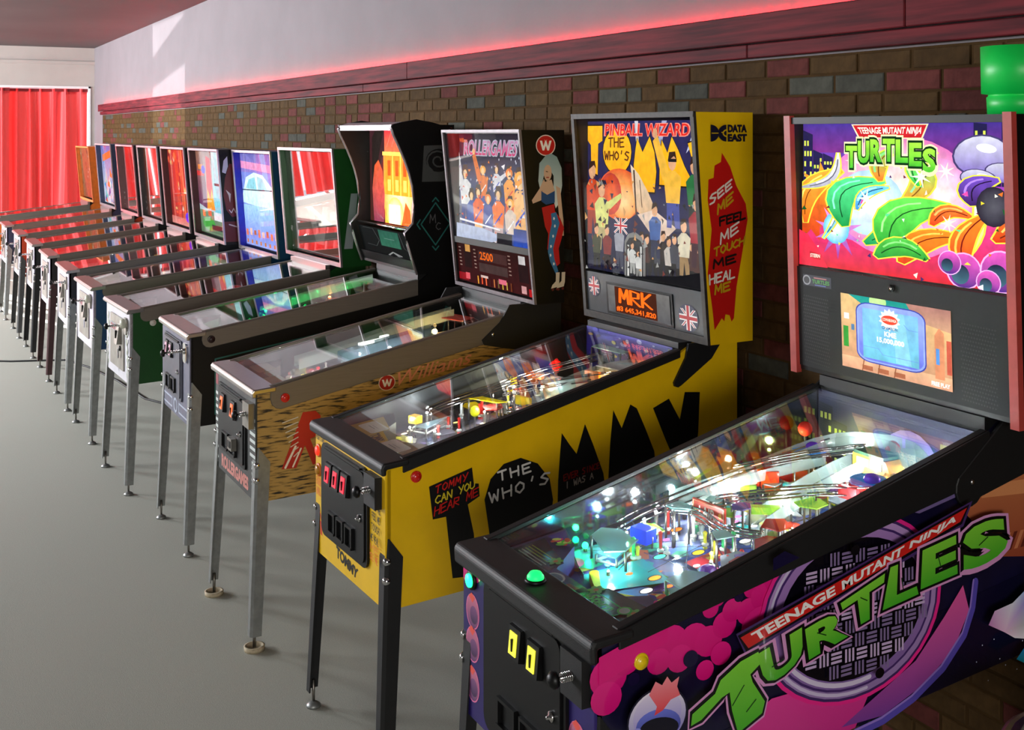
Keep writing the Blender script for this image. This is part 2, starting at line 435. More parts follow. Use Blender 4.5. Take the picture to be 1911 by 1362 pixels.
CURT = bpy.data.materials.new('curtain_cloth'); CURT.use_nodes = True
nt = CURT.node_tree; N = nt.nodes; L = nt.links; b = N['Principled BSDF']; out = N['Material Output']
b.inputs['Base Color'].default_value = (*lin((214, 46, 50)), 1); b.inputs['Roughness'].default_value = 0.6; b.inputs['Sheen Weight'].default_value = 0.25
tr = N.new('ShaderNodeBsdfTranslucent'); tr.inputs[0].default_value = (*lin((238, 96, 90)), 1)
nz = N.new('ShaderNodeTexNoise'); nz.inputs['Scale'].default_value = 120; bp = N.new('ShaderNodeBump'); bp.inputs['Strength'].default_value = 0.15
L.new(nz.outputs['Fac'], bp.inputs['Height']); L.new(bp.outputs[0], b.inputs['Normal'])
mx = N.new('ShaderNodeMixShader'); mx.inputs[0].default_value = 0.035
L.new(b.outputs[0], mx.inputs[1]); L.new(tr.outputs[0], mx.inputs[2]); L.new(mx.outputs[0], out.inputs[0])


def curtain(y0, y1, label, seed, gather=0.12, dx=-0.065):
    rr = random.Random(seed); n = 90; rows = 14; vs = []; fs = []
    ph = [rr.uniform(0, 6.28) for _ in range(5)]; fr = [rr.uniform(30, 42), rr.uniform(60, 80), rr.uniform(13, 19)]
    for j in range(rows + 1):
        t = j / rows; z = 2.455 - t * 2.31
        for i in range(n + 1):
            s = i / n; yy = y0 + (y1 - y0) * s; w2 = (y1 - y0)
            amp = 0.026 + 0.034 * min(1, t * 1.6)
            d = amp * (math.sin(yy * fr[0] + ph[0] + 0.5 * t * math.sin(ph[3] + yy * 3)) + 0.45 * (1 - 0.5 * t) * math.sin(yy * fr[1] + ph[1]) + 0.9 * t * math.sin(yy * fr[2] + ph[2]))
            yy += gather * math.sin(s * PI * 2 + ph[4]) * 0.12 * t + 0.012 * math.cos(yy * fr[0] + ph[0])
            vs.append((FX + dx + max(-.062, min(.062, d)), yy, z))
    for j in range(rows):
        for i in range(n): a = j * (n + 1) + i; fs.append((a, a + 1, a + n + 2, a + n + 1))
    root = bpy.data.objects.new('curtain', None); COL.objects.link(root); root.location = (FX + dx, (y0 + y1) / 2, 0.14)
    tag(root, label, 'curtain', 'red curtains along the far windows')
    m2 = MB(); m2.smooth = True; m2.add([(p[0] - root.location[0], p[1] - root.location[1], p[2] - 0.14) for p in vs], fs); o = m2.build('cloth', CURT, root)
    hm = MB().box(-0.012, 0.012, y0 - root.location[1], y1 - root.location[1], 2.275, 2.318).build('heading', mat('curtain_heading', (120, 18, 26), 0.8), root)
    return root


curtain(0.875, 1.315, 'red curtain panel at the right edge of the far window, beside the white frame', 3)
curtain(0.29, 0.895, 'red curtain panel left of the dark slit in the far window', 5, dx=-0.195)
curtain(-0.42, 0.285, 'red curtain panel cut off by the left edge of the photo', 8)
for k, (a, b2) in enumerate(((-0.98, -0.43), (-1.47, -1.24), (-2.35, -1.56), (-3.4, -2.42), (-4.45, -3.47), (-5.6, -4.52))):
    curtain(a, b2, 'red curtain panel left of the frame, seen only as a reflection in the machines', 20 + k)

# wall across the room with its windows (seen only as light and in reflections)
mb = MB().use(PLASTER)
ops = [(-16.6, -13.6, 2.02, 2.88), (-12.62, -11.78, 1.31, 2.0), (-11.2, -8.2, 2.02, 2.88), (-6.8, -3.8, 2.02, 2.88)]  # second opening added, sized for the glint's wall patch
x = FX
for a, b2, z0, z1 in ops:
    mb.box(x, a, LY - 0.2, LY, 0, CEIL); mb.box(a, b2, LY - 0.2, LY, 0, z0); mb.box(a, b2, LY - 0.2, LY, z1, CEIL); x = b2
mb.box(x, 3.6, LY - 0.2, LY, 0, CEIL)
structure(mb.build('wall_left'))
for i, (a, b2, z0, z1) in enumerate(ops):
    if i == 1:
        f = MB(); c = 0.03
        f.add([], [])
        f.hexa([(a, LY - 0.12, 1.63), (b2, LY - 0.12, 1.73), (b2, LY - 0.08, 1.73), (a, LY - 0.08, 1.63), (a, LY - 0.12, 1.80), (b2, LY - 0.12, 1.985), (b2, LY - 0.08, 1.985), (a, LY - 0.08, 1.80)])
        structure(f.build('window_3', WHITE)); continue  # unseen slanted bar added to shape the light patch on the far side
    f = MB(); t = 0.05
    f.box(a, b2, LY - 0.08, LY - 0.02, z0, z0 + t).box(a, b2, LY - 0.08, LY - 0.02, z1 - t, z1)
    for xx in (a, (a + b2) / 2 - t / 2, b2 - t): f.box(xx, xx + t, LY - 0.08, LY - 0.02, z0 + t, z1 - t)
    structure(f.build('window_%d' % (2 if i == 0 else i + 2), WHITE))

# black lead lying on the floor near the far machines
mb = MB(); mb.tube([(-10.35, -0.62, 0.006), (-10.15, -0.45, 0.006), (-10.05, -0.30, 0.006), (-9.98, -0.10, 0.006), (-9.90, 0.10, 0.006), (-9.5, 0.22, 0.006), (-8.9, 0.33, 0.006), (-8.2, 0.40, 0.006), (-7.7, 0.62, 0.006), (-7.5, 1.0, 0.006)], 0.007, 6)
tag(mb.build('power_lead', mat('black_rubber', (22, 22, 24), 0.6)), 'thin black lead snaking over the floor between the far machine legs', 'cable')
# ------------------------------------------------------------------ shared machine parts
BLACK = mat('black_paint', (9, 9, 10), 0.42, noise=0.05, spec=0.3)
BLACKM = mat('black_powder_coat', (13, 13, 14), 0.55, noise=0.1, scale=300, bump=0.15, bscale=700)
STEEL = mat('brushed_steel', (196, 190, 186), 0.30, 1.0, noise=0.06, scale=8, stretch=(60, 1.0, 60))
STEELD = mat('dull_steel', (150, 146, 138), 0.42, 1.0, noise=0.12, scale=14, bump=0.1, bscale=90)
SATIN = mat('satin_rail', (128, 120, 110), 0.5, 0.6, noise=0.06, scale=8, stretch=(60, 1.0, 60))
CHROME = mat('chrome', (225, 225, 225), 0.12, 1.0, noise=0.02)
GREYLEG = mat('grey_leg', (150, 152, 150), 0.42, 0.6, noise=0.1, scale=40)
RUST = mat('worn_foot', (196, 180, 150), 0.7, noise=0.2, scale=60)
DARKIN = mat('dark_interior', (10, 10, 11), 0.5, noise=0.02)
GLASS = glass('playfield_glass', (250, 253, 252), 1.0)
REDBTN = mat('red_button', (214, 34, 24), 0.25, noise=0.03, coat=0.4)
YELBTN = mat('yellow_button', (240, 206, 20), 0.3, noise=0.03, coat=0.4)
WHITEBTN = mat('white_button', (214, 208, 196), 0.35, noise=0.03)
RUBW = mat('white_rubber', (214, 212, 206), 0.7)
_leg = {}


def leg_mesh(sx, sy, zt, m, kind):
    k = (sx, sy, round(zt, 3), m.name, kind)
    if k in _leg: return _leg[k]
    mb = MB(); t = 0.004; fw, fs = 0.046, 0.052; dx, dy = 0.020 * sx, 0.028 * sy; zb = 0.052
    def corner(a, b2, z):                       # a: inward along x, b2: inward along y
        k2 = (zt - z) / (zt - zb); return (-sx * a + dx * k2, -sy * b2 + dy * k2, z)
    # front flange, side flange and the narrow folded corner between them; the tops rise to a point at the corner
    def flange(p):
        n = len(p) // 2; mb.add(p, [tuple(range(n))[::-1], tuple(range(n, 2 * n))] + [(i, (i + 1) % n, n + (i + 1) % n, n + i) for i in range(n)])
    c = 0.009; zs = zt - 0.055
    flange([corner(c, 0, zt), corner(fw, 0, zs), corner(fw * 0.78, 0, zb), corner(c, 0, zb), corner(c, t, zt), corner(fw, t, zs), corner(fw * 0.78, t, zb), corner(c, t, zb)])
    flange([corner(0, c, zt), corner(0, fs, zs), corner(0, fs * 0.78, zb), corner(0, c, zb), corner(t, c, zt), corner(t, fs, zs), corner(t, fs * 0.78, zb), corner(t, c, zb)])
    flange([corner(c, 0, zt), corner(0, c, zt), corner(0, c, zb), corner(c, 0, zb), corner(c, t, zt), corner(t, c, zt), corner(t, c, zb), corner(c, t, zb)])
    me = bpy.data.meshes.new('leg'); me.from_pydata(mb.v, [], mb.f); me.materials.append(m); me.update()
    # bolts and levelling foot
    bs = []
    for dz in (0.062, 0.115):
        z = zt - dz; k2 = dz / (zt - zb); b = MB()
        q = Vector((-sx * 0.0045 + dx * k2, -sy * 0.0045 + dy * k2, z)); dirv = Vector((sx, sy, 0)).normalized()
        M = Vector((0, 0, 1)).rotation_difference(dirv).to_matrix()
        b.lathe([(0.012, -0.002), (0.012, 0.003), (0.008, 0.008), (0.001, 0.010)], q, 10, M)
        me2 = bpy.data.meshes.new('bolt'); me2.from_pydata(b.v, [], b.f); me2.materials.append(CHROME); me2.polygons.foreach_set('use_smooth', b.sm); me2.update(); bs.append(me2)
    f = MB(); cx, cy = corner(0.020, 0.020, zb)[:2]
    if kind == 'cup':
        f.use(STEELD).lathe([(0.006, 0.010), (0.006, 0.085)], (cx, cy, 0), 8); f.use(RUST).lathe([(0.036, 0.0), (0.037, 0.016), (0.030, 0.017), (0.026, 0.006), (0.004, 0.006)], (cx, cy, 0), 18)
    else:
        f.use(STEELD).lathe([(0.005, 0.008), (0.005, 0.085)], (cx, cy, 0), 8); f.use(GREYLEG).lathe([(0.023, 0.0), (0.023, 0.007), (0.014, 0.014), (0.006, 0.018)], (cx, cy, 0), 14)
    me3 = bpy.data.meshes.new('foot'); me3.from_pydata(f.v, [], f.f)
    for q in f.m: me3.materials.append(q)
    me3.polygons.foreach_set('material_index', f.mi); me3.polygons.foreach_set('use_smooth', f.sm); me3.update()
    _leg[k] = (me, bs, me3); return _leg[k]


def legs(root, p):
    for sx, sy in ((-1, -1), (1, -1), (-1, 1), (1, 1)):
        zt = p['cb'] + p.get('legup', 0.195) + (p['sb'] * p['L'] if sy > 0 else 0)
        me, bs, ft = leg_mesh(sx, sy, zt, p['leg_mat'], p.get('foot', 'plain'))
        l = link('leg', me, root); l.location = (sx * (p['cw'] + 0.004), 0.006 if sy < 0 else p['L'] + 0.004, 0)
        for b in bs: link('bolt', b, l)
        link('foot', ft, l)


def rail_poly(p):
    b0, b1 = p['band']; y0 = p.get('rail_y0', 0.055); yg = p['yg']; z0 = p['hl'] + 0.0; s = (p['zg'] - z0) / (yg - y0)
    if p.get('round_rail', True):
        r = b0 * 0.5; c = [(y0 + 0.002, z0), (yg, p['zg']), (yg, p['zg'] - b1)]
        c += [(y0 + r * (1 - math.sin(t)) - 0.0, z0 - b0 + r * (1 - math.cos(t))) for t in (0, 0.5, 1.0, PI / 2)]
        return c
    return [(y0, z0), (yg, p['zg']), (yg, p['zg'] - b1), (y0, z0 - b0)]


def machine(name, label, p, group=None):
    root = bpy.data.objects.new(name, None); COL.objects.link(root); root.location = (p['x'], p['y'], 0); root.rotation_euler = (0, 0, p['a'])
    tag(root, label, 'pinball machine', 'pinball machines in the row')
    cw, L, cb, sb, hl, yg, zg = p['cw'], p['L'], p['cb'], p['sb'], p['hl'], p['yg'], p['zg']; bb = p['bb']; f0 = 0.01
    zt = hl - 0.022; zyg = zg - 0.014
    prof = [(f0, cb), (L, cb + sb * L), (L, bb), (yg + 0.07, bb), (yg + 0.005, zyg), (f0, zt)]
    blade = [(f0, cb), (yg, cb + sb * yg), (yg, zyg), (f0, zt)]
    mb = MB()
    for s in (-1, 1):
        mb.use(p['side_mat']); a, b = sorted((s * cw, s * (cw - 0.012))); mb.prism(prof, a, b)
        mb.use(p.get('inner_mat', DARKIN)); a, b = sorted((s * (cw - 0.012), s * (cw - 0.018))); mb.prism(blade, a, b)
    mb.use(DARKIN).box(-cw + 0.018, cw - 0.018, L - 0.015, L, cb + sb * L, bb)
    mb.hexa([(-cw + .018, f0 + .018, cb + .01), (cw - .018, f0 + .018, cb + .01), (cw - .018, L - .015, cb + sb * L + .01), (-cw + .018, L - .015, cb + sb * L + .01),
             (-cw + .018, f0 + .018, cb + .022), (cw - .018, f0 + .018, cb + .022), (cw - .018, L - .015, cb + sb * L + .022), (-cw + .018, L - .015, cb + sb * L + .022)])
    mb.box(-cw + 0.0121, cw - 0.0121, yg + 0.006, L - 0.001, zg - 0.04, bb - 0.0005)
    mb.build('cabinet', None, root)
    MB().box(-cw, cw, f0 - 0.006, f0 + 0.012, cb, zt).build('front_panel', p['front_mat'], root, 0.0015, 1)
    # lockdown bar
    lw = p['lw']; y1 = p.get('lock_y', 0.072); hh = p.get('lock_h', 0.038)
    pr = [(-0.012, hl - hh), (-0.014, hl - 0.012), (-0.006, hl - 0.001), (y1, hl + 0.004), (y1, hl - 0.014), (0.003, hl - 0.020), (0.003, hl - hh)]
    MB().prism(pr, -lw, lw).build('lockdown_bar', p['lock_mat'], root, p.get('lock_bev', 0.006), 3)
    # side rails
    rp = rail_poly(p)
    for s in (-1, 1):
        r = MB(); a, b = sorted((s * (cw + 0.001), s * (cw + 0.009))); r.prism(rp, a, b)
        a, b = sorted((s * (cw + 0.001), s * (cw - 0.020))); y0 = p.get('rail_y0', 0.055); r.prism([(y0, hl + 0.004), (yg, zg), (yg, zg - 0.012), (y0, hl - 0.008)], a, b)
        ro = r.build('side_rail', p['rail_mat'], root, 0.002, 1)
    # glass
    gw = cw - 0.021; y0 = y1 + 0.001; s = (zg - hl - 0.004) / (yg - 0.055); zf = hl + 0.001 + s * (y0 - 0.055)
    g = MB().hexa([(-gw, y0, zf - .007), (gw, y0, zf - .007), (gw, yg, zg - .007), (-gw, yg, zg - .007), (-gw, y0, zf - .003), (gw, y0, zf - .003), (gw, yg, zg - .003), (-gw, yg, zg - .003)])
    g.build('glass_cover', GLASS, root)
    # playfield board
    pz0 = hl - 0.085; ps = p.get('ps', 0.115); p['pz'] = lambda x, y, h=0.0: pz0 + ps * (y - 0.1) + h
    a, b = pz0 + ps * (0.03 - 0.1), pz0 + ps * (yg - 0.1)
    MB().hexa([(-gw - .002, .03, a - .02), (gw + .002, .03, a - .02), (gw + .002, yg, b - .02), (-gw - .002, yg, b - .02), (-gw - .002, .03, a), (gw + .002, .03, a), (gw + .002, yg, b), (-gw - .002, yg, b)]).build('playfield', p['pf_mat'], root)
    p['gw'] = gw; p['pz0'] = pz0; p['ps'] = ps
    # back panel of the playfield space
    MB().box(-gw, gw, yg - 0.006, yg + 0.004, b, zg - 0.01).build('back_board', p.get('bk_mat', DARKIN), root)
    # flipper buttons
    for s in (-1, 1):
        by, bz = p.get('btn', (0.10, hl - 0.045))
        M = RY90 if s > 0 else Matrix.Rotation(-PI / 2, 3, 'Y')
        b = MB(); xo = s * (cw + (0.009 if p.get('btn_rail') else 0.0))
        b.lathe([(0.0165, 0.0), (0.0165, 0.005), (0.0135, 0.007), (0.0125, 0.006), (0.0115, 0.011), (0.001, 0.012)], (xo, by, bz), 16, M)
        b.build('flipper_button', p['btn_mat'], root)
    legs(root, p)
    return root


def backbox(root, p, side_poly=None):
    """shell of side boards, top, floor and back, with a frame round the open front"""
    bw, bb, bt, yt, ym, yk = p['bw'], p['bb'], p['bt'], p['yt'], p['ybm'], p['yk']
    poly = side_poly or [(ym, bb), (yk, bb), (yk, bt), (yt, bt)]
    mb = MB(); th = p.get('bb_th', 0.014)
    for s in (-1, 1):
        mb.use(p['bb_mat']); a, b = sorted((s * bw, s * (bw - th * 0.5))); mb.prism(poly, a, b)
        mb.use(p.get('bb_in', DARKIN)); a, b = sorted((s * (bw - th * 0.5), s * (bw - th))); mb.prism(poly, a, b)
    i = bw - th
    mb.use(p.get('bb_top', p['bb_mat'])).prism([(yt + 0.004, bt - 0.014), (yk, bt - 0.014), (yk, bt - 0.001), (yt + 0.004, bt - 0.001)], -i, i)
    mb.use(DARKIN).prism([(ym + 0.004, bb + 0.001), (yk, bb + 0.001), (yk, bb + 0.014), (ym + 0.002, bb + 0.014)], -i, i)
    mb.box(-i, i, yk - 0.012, yk, bb + 0.014, bt - 0.014)
    o = mb.build('backbox', None, root)
    if side_poly is None and p.get('trim_mat'):
        t = MB(); e = p.get('trim_w', 0.012); d = 0.008
        def yy(z): return ym + (yt - ym) * (z - bb) / (bt - bb)
        for s in (-1, 1):
            a, b = sorted((s * (bw + 0.002), s * (bw - e)))
            t.hexa([(a, ym - d, bb), (b, ym - d, bb), (b, ym + .003, bb), (a, ym + .003, bb), (a, yt - d, bt + .002), (b, yt - d, bt + .002), (b, yt + .003, bt + .002), (a, yt + .003, bt + .002)])
        t.hexa([(-bw, yt - d, bt - e), (bw, yt - d, bt - e), (bw, yt + .003, bt - e), (-bw, yt + .003, bt - e), (-bw, yt - d, bt + .002), (bw, yt - d, bt + .002), (bw, yt + .003, bt + .002), (-bw, yt + .003, bt + .002)])
        if p.get('trim_bottom', True):
            z = bb + e * 1.6; t.hexa([(-bw, ym - d, bb), (bw, ym - d, bb), (bw, ym + .003, bb), (-bw, ym + .003, bb), (-bw, yy(z) - d, z), (bw, yy(z) - d, z), (bw, yy(z) + .003, z), (-bw, yy(z) + .003, z)])
        t.build('trim', p['trim_mat'], o)
    return o


def face_art(p, x0, x1, z0, z1, inset):
    """flat canvas parallel to the sloping front of the backbox; unit coordinates"""
    def yy(z): return p['ybm'] + (p['yt'] - p['ybm']) * (z - p['bb']) / (p['bt'] - p['bb']) + inset
    A = Art((x0, yy(z0), z0), (x1 - x0, 0, 0), (0, yy(z1) - yy(z0), z1 - z0), 0.00006); A.clip = True
    return A


def upright(p, y): return dict(p, yt=y, ybm=y)


def face_pane(p, x0, x1, z0, z1, inset, m, parent, name='glass_pane', th=0.003):
    def yy(z): return p['ybm'] + (p['yt'] - p['ybm']) * (z - p['bb']) / (p['bt'] - p['bb']) + inset
    a, b = yy(z0), yy(z1)
    return MB().hexa([(x0, a, z0), (x1, a, z0), (x1, a + th, z0), (x0, a + th, z0), (x0, b, z1), (x1, b, z1), (x1, b + th, z1), (x0, b + th, z1)]).build(name, m, parent)


def side_art(x, s=1): return Art((x, 0, 0), (0, 1, 0), (0, 0, 1)) if s > 0 else Art((x, 0, 0), (0, -1, 0), (0, 0, 1))
def front_art(y=0.0035): return Art((0, y, 0), (1, 0, 0), (0, 0, 1))


def rrect(x0, z0, x1, z1, r, n=4):
    pts = []
    for cx, cz, a in ((x1 - r, z0 + r, -PI / 2), (x1 - r, z1 - r, 0), (x0 + r, z1 - r, PI / 2), (x0 + r, z0 + r, PI)):
        for k in range(n + 1): t = a + PI / 2 * k / n; pts.append((cx + r * math.cos(t), cz + r * math.sin(t)))
    return pts


def coin_door(root, x0, z0, x1, z1, m, slots, slot_col, emit, r=0.03, nret=3):
    y = 0.004
    d = MB(); d.prism(rrect(x0, z0, x1, z1, r), y - 0.008, y, 'y'); o = d.build('coin_door', m, root)
    i = 0.014; d = MB(); d.prism(rrect(x0 + i, z0 + i, x1 - i, z1 - i, r * 0.7), y - 0.013, y - 0.008, 'y'); d.build('door_panel', m, o)
    w2 = 0.05
    for sx, sz in slots:
        b = MB().use(BLACK).hexa([(sx - w2 / 2, y - .026, sz - .032), (sx + w2 / 2, y - .026, sz - .032), (sx + w2 / 2, y - .012, sz - .036), (sx - w2 / 2, y - .012, sz - .036),
                                  (sx - w2 / 2, y - .020, sz + .032), (sx + w2 / 2, y - .020, sz + .032), (sx + w2 / 2, y - .012, sz + .034), (sx - w2 / 2, y - .012, sz + .034)])
        b.use(glow('coin_lamp_%d_%d_%d' % slot_col, slot_col, emit)).hexa([(sx - .017, y - .0275, sz - .024), (sx + .013, y - .0275, sz - .024), (sx + .013, y - .024, sz - .024), (sx - .017, y - .024, sz - .024),
                                  (sx - .017, y - .023, sz + .022), (sx + .013, y - .023, sz + .022), (sx + .013, y - .019, sz + .022), (sx - .017, y - .019, sz + .022)])
        b.use(BLACK).box(sx - .003, sx + .001, y - .029, y - .020, sz - .016, sz + .010)
        b.build('coin_slot', None, o)
    n = nret; xa = x0 + 0.22 * (x1 - x0); wd = 0.56 * (x1 - x0) / n
    for k in range(n):
        cx = xa + wd * (k + 0.5); zz = z0 + 0.24 * (z1 - z0)
        f = MB().use(BLACK); e = wd * 0.40; t = 0.007
        f.box(cx - e, cx + e, y - .022, y - .012, zz + .02, zz + .02 + t).box(cx - e, cx - e + t, y - .022, y - .012, zz - .03, zz + .02).box(cx + e - t, cx + e, y - .022, y - .012, zz - .03, zz + .02).box(cx - e, cx + e, y - .024, y - .012, zz - .03 - t, zz - .03)
        f.build('coin_return', None, o)
    MB().lathe([(0.011, 0), (0.011, 0.006), (0.004, 0.008), (0.003, 0.014)], (x1 - 0.045, y - 0.012, z0 + 0.48 * (z1 - z0)), 12, RX90).build('door_lock', CHROME, o)
    MB().box(x0 + 0.05, x1 - 0.04, y - 0.016, y - 0.008, z1 - 0.010, z1 - 0.004).build('hinge', BLACK, o)
    return o


def plunger(root, x, z, housing, boxy=False):
    b = MB(); y = 0.004
    if boxy: b.use(housing).box(x - 0.040, x + 0.040, y - 0.022, y, z - 0.048, z + 0.042)
    else: b.use(housing).prism(rrect(x - 0.028, z - 0.05, x + 0.028, z + 0.035, 0.012), y - 0.010, y, 'y')
    o = b.build('plunger_housing', None, root)
    ln = 0.045 if boxy else 0.085
    r = MB().use(CHROME).lathe([(0.0045, 0), (0.0045, ln)], (x, y - 0.008, z), 10, RX90)
    r.lathe([(0.013, 0), (0.013, 0.010)], (x, y - 0.008, z), 12, RX90)
    r.use(BLACK).lathe([(0.004, 0), (0.016, 0.003), (0.017, 0.010), (0.010, 0.018), (0.001, 0.020)], (x, y - ln - 0.007, z), 14, RX90)
    pts = []
    for k in range(61): t = k / 60; pts.append((x + 0.0085 * math.cos(t * 2 * PI * 6), y - 0.018 - (ln - 0.02) * t, z + 0.0085 * math.sin(t * 2 * PI * 6)))
    r.use(CHROME).tube(pts, 0.0016, 5); r.build('plunger_rod', None, o)


# ------------------------------------------------------------------ playfield furniture
def C(name, col, a=0.55): return plastic_clear('plastic_' + name, col, a)


class Field:
    def __init__(s, root, p, seed=1): s.root = root; s.p = p; s.r = random.Random(seed); s.n = 0
    def P(s, x, y, h=0.0): return Vector((x, y, s.p['pz0'] + s.p['ps'] * (y - 0.1) + h))
    def art(s): 
        p = s.p; ps = p['ps']
        return Art((0, 0, p['pz0'] - 0.1 * ps + 0.0006), (1, 0, 0), (0, 1, ps), 0.00006)
    def part(s, name, mb, m=None): return mb.build(name, m, s.root)
    def lamp(s, x, y, h, col=(255, 255, 255), power=1.0, r=0.009, strength=40):
        mb = MB().use(STEELD).lathe([(0.005, -h + 0.001), (0.005, -0.4 * r)], s.P(x, y, h), 8)
        mb.use(glow('bulb_%d_%d_%d_%d' % (*col, strength), col, strength)).ball(s.P(x, y, h), r, 10)
        o = s.part('lamp_bulb', mb)
        d = bpy.data.lights.new('bulb_light', 'POINT'); d.energy = power; d.color = lin(col); d.shadow_soft_size = 0.007
        l = bpy.data.objects.new('bulb_light', d); COL.objects.link(l); l.parent = s.root; l.location = s.P(x, y, h + r + 0.022)
        return o
    def post(s, x, y, h=0.03, m=None, ring=RUBW):
        mb = MB().use(m or C('clear', (235, 240, 240), 0.5)).lathe([(0.006, 0), (0.006, 0.006), (0.0035, 0.01), (0.0045, h - 0.004), (0.006, h), (0.002, h + 0.004)], s.P(x, y), 10)
        if ring: mb.use(ring).lathe([(0.0055, 0.009), (0.0085, 0.011), (0.0085, 0.015), (0.0055, 0.017)], s.P(x, y), 10)
        return s.part('post', mb)
    def bumper(s, x, y, cap, r=0.042, h=0.055, lit=0):
        mb = MB().use(RUBW).lathe([(r * 1.05, 0), (r * 1.05, 0.004), (r * 0.7, 0.010), (r * 0.62, h - 0.008)], s.P(x, y), 20)
        mb.use(CHROME).lathe([(r * 1.02, h * 0.45), (r * 1.06, h * 0.5), (r * 1.02, h * 0.55), (r * 0.95, h * 0.5)], s.P(x, y), 20)
        mb.use(cap).lathe([(r * 0.95, h - 0.008), (r * 1.0, h), (r * 0.8, h + 0.010), (r * 0.3, h + 0.014), (0.001, h + 0.014)], s.P(x, y), 20)
        return s.part('pop_bumper', mb)
    def plate(s, name, pts, h, m, th=0.003, legs_=True):
        vs = [s.P(x, y, h) for x, y in pts]; n = len(pts); up = Vector((0, 0, th))
        mb = MB().use(m).add(vs + [v + up for v in vs], [tuple(range(n))[::-1], tuple(range(n, 2 * n))] + [(i, (i + 1) % n, n + (i + 1) % n, n + i) for i in range(n)])
        if legs_:
            for x, y in pts[::max(1, n // 3)]: mb.use(STEELD).lathe([(0.003, 0), (0.003, h)], s.P(x, y), 6)
        return s.part(name, mb)
    def sling(s, sx, y0, m, mid):
        p = [(sx * 0.155, y0), (sx * 0.165, y0 + 0.14), (sx * 0.10, y0 + 0.02)]
        s.plate('slingshot', p, 0.030, m)
        mb = MB().tube([s.P(*q, 0.016) for q in p + p[:1]], 0.0035, 6); s.part('rubber_band', mb, mid)
    def flipper(s, x, y, ang, m, ln=0.078):
        d = Vector((math.cos(ang), math.sin(ang))); n = Vector((-d.y, d.x)); pts = []
        for k in range(7): t = PI / 2 + PI * k / 6; pts.append((x + 0.011 * (d.x * math.cos(t) + n.x * math.sin(t)), y + 0.011 * (d.y * math.cos(t) + n.y * math.sin(t))))
        for k in range(7): t = -PI / 2 + PI * k / 6; pts.append((x + d.x * ln + 0.0065 * (d.x * math.cos(t) + n.x * math.sin(t)), y + d.y * ln + 0.0065 * (d.y * math.cos(t) + n.y * math.sin(t))))
        vs = [s.P(a, b, 0.006) for a, b in pts]; k = len(pts); up = Vector((0, 0, 0.020))
        mb = MB().use(m).add(vs + [v + up for v in vs], [tuple(range(k))[::-1], tuple(range(k, 2 * k))] + [(i, (i + 1) % k, k + (i + 1) % k, k + i) for i in range(k)])
        return s.part('flipper', mb)
    def wire(s, pts, r=0.0026, gap=0.026, rails=3, m=CHROME):
        """wire ramp: two or three rods along a path with hoops across"""
        V = [s.P(*q) for q in pts]; sm = []
        for a, b in zip(V[:-1], V[1:]):
            for k in range(4): sm.append(a.lerp(b, k / 4))
        sm.append(V[-1])
        for _ in range(2): sm = [sm[0]] + [(sm[i - 1] + sm[i] * 2 + sm[i + 1]) / 4 for i in range(1, len(sm) - 1)] + [sm[-1]]
        mb = MB().use(m); offs = [(-gap / 2, 0), (gap / 2, 0), (-gap / 2, gap * 0.7), (gap / 2, gap * 0.7)][:rails + 1]
        lines = [[] for _ in offs]
        for i, q in enumerate(sm):
            d = sm[min(i + 1, len(sm) - 1)] - sm[max(i - 1, 0)]; sd = Vector((d.y, -d.x, 0)); sd = sd.normalized() if sd.length > 1e-6 else Vector((1, 0, 0))
            for j, (a, b) in enumerate(offs): lines[j].append(q + sd * a + Vector((0, 0, b)))
            if i % 4 == 1: mb.tube([lines[0][-1], q - Vector((0, 0, gap * 0.35)), lines[1][-1]], r * 0.9, 5)
        for l in lines: mb.tube(l, r, 6)
        for i in (1, len(sm) // 2, len(sm) - 2):
            q = sm[i]; g = s.P(q.x, q.y); mb.tube([g, q], r, 5)
        return s.part('wire_ramp', mb)
    def ramp(s, pts, wd=0.05, wall=0.03, m=None):
        """moulded plastic channel along a path"""
        V = [s.P(*q) for q in pts]; sm = []
        for a, b in zip(V[:-1], V[1:]):
            for k in range(4): sm.append(a.lerp(b, k / 4))
        sm.append(V[-1])
        for _ in range(2): sm = [sm[0]] + [(sm[i - 1] + sm[i] * 2 + sm[i + 1]) / 4 for i in range(1, len(sm) - 1)] + [sm[-1]]
        vs = []
        for i, q in enumerate(sm):
            d = sm[min(i + 1, len(sm) - 1)] - sm[max(i - 1, 0)]; sd = Vector((d.y, -d.x, 0)).normalized(); up = Vector((0, 0, 1))
            vs += [q - sd * wd / 2 + up * wall, q - sd * wd / 2, q + sd * wd / 2, q + sd * wd / 2 + up * wall]
        fs = []
        for i in range(len(sm) - 1):
            for k in range(3): fs.append((4 * i + k, 4 * i + k + 1, 4 * i + 5 + k, 4 * i + 4 + k))
        mb = MB().use(m or C('ramp', (225, 236, 234), 0.30)).add(vs, fs)
        o = s.part('ramp', mb); so = o.modifiers.new('thick', 'SOLIDIFY'); so.thickness = 0.0025
        return o
    def target(s, x, y, m, ang=0.0, w2=0.024, h=0.032):
        c, sn = math.cos(ang), math.sin(ang); mb = MB().use(m)
        def Q(a, b, hh): return s.P(x + a * c - b * sn, y + a * sn + b * c, hh)
        e = w2 / 2
        mb.hexa([Q(-e, 0, .004), Q(e, 0, .004), Q(e, .004, .004), Q(-e, .004, .004), Q(-e, 0, h), Q(e, 0, h), Q(e, .004, h), Q(-e, .004, h)])
        mb.use(STEELD).hexa([Q(-.004, .004, 0), Q(.004, .004, 0), Q(.004, .006, 0), Q(-.004, .006, 0), Q(-.004, .004, h * .8), Q(.004, .004, h * .8), Q(.004, .006, h * .8), Q(-.004, .006, h * .8)])
        return s.part('target', mb)
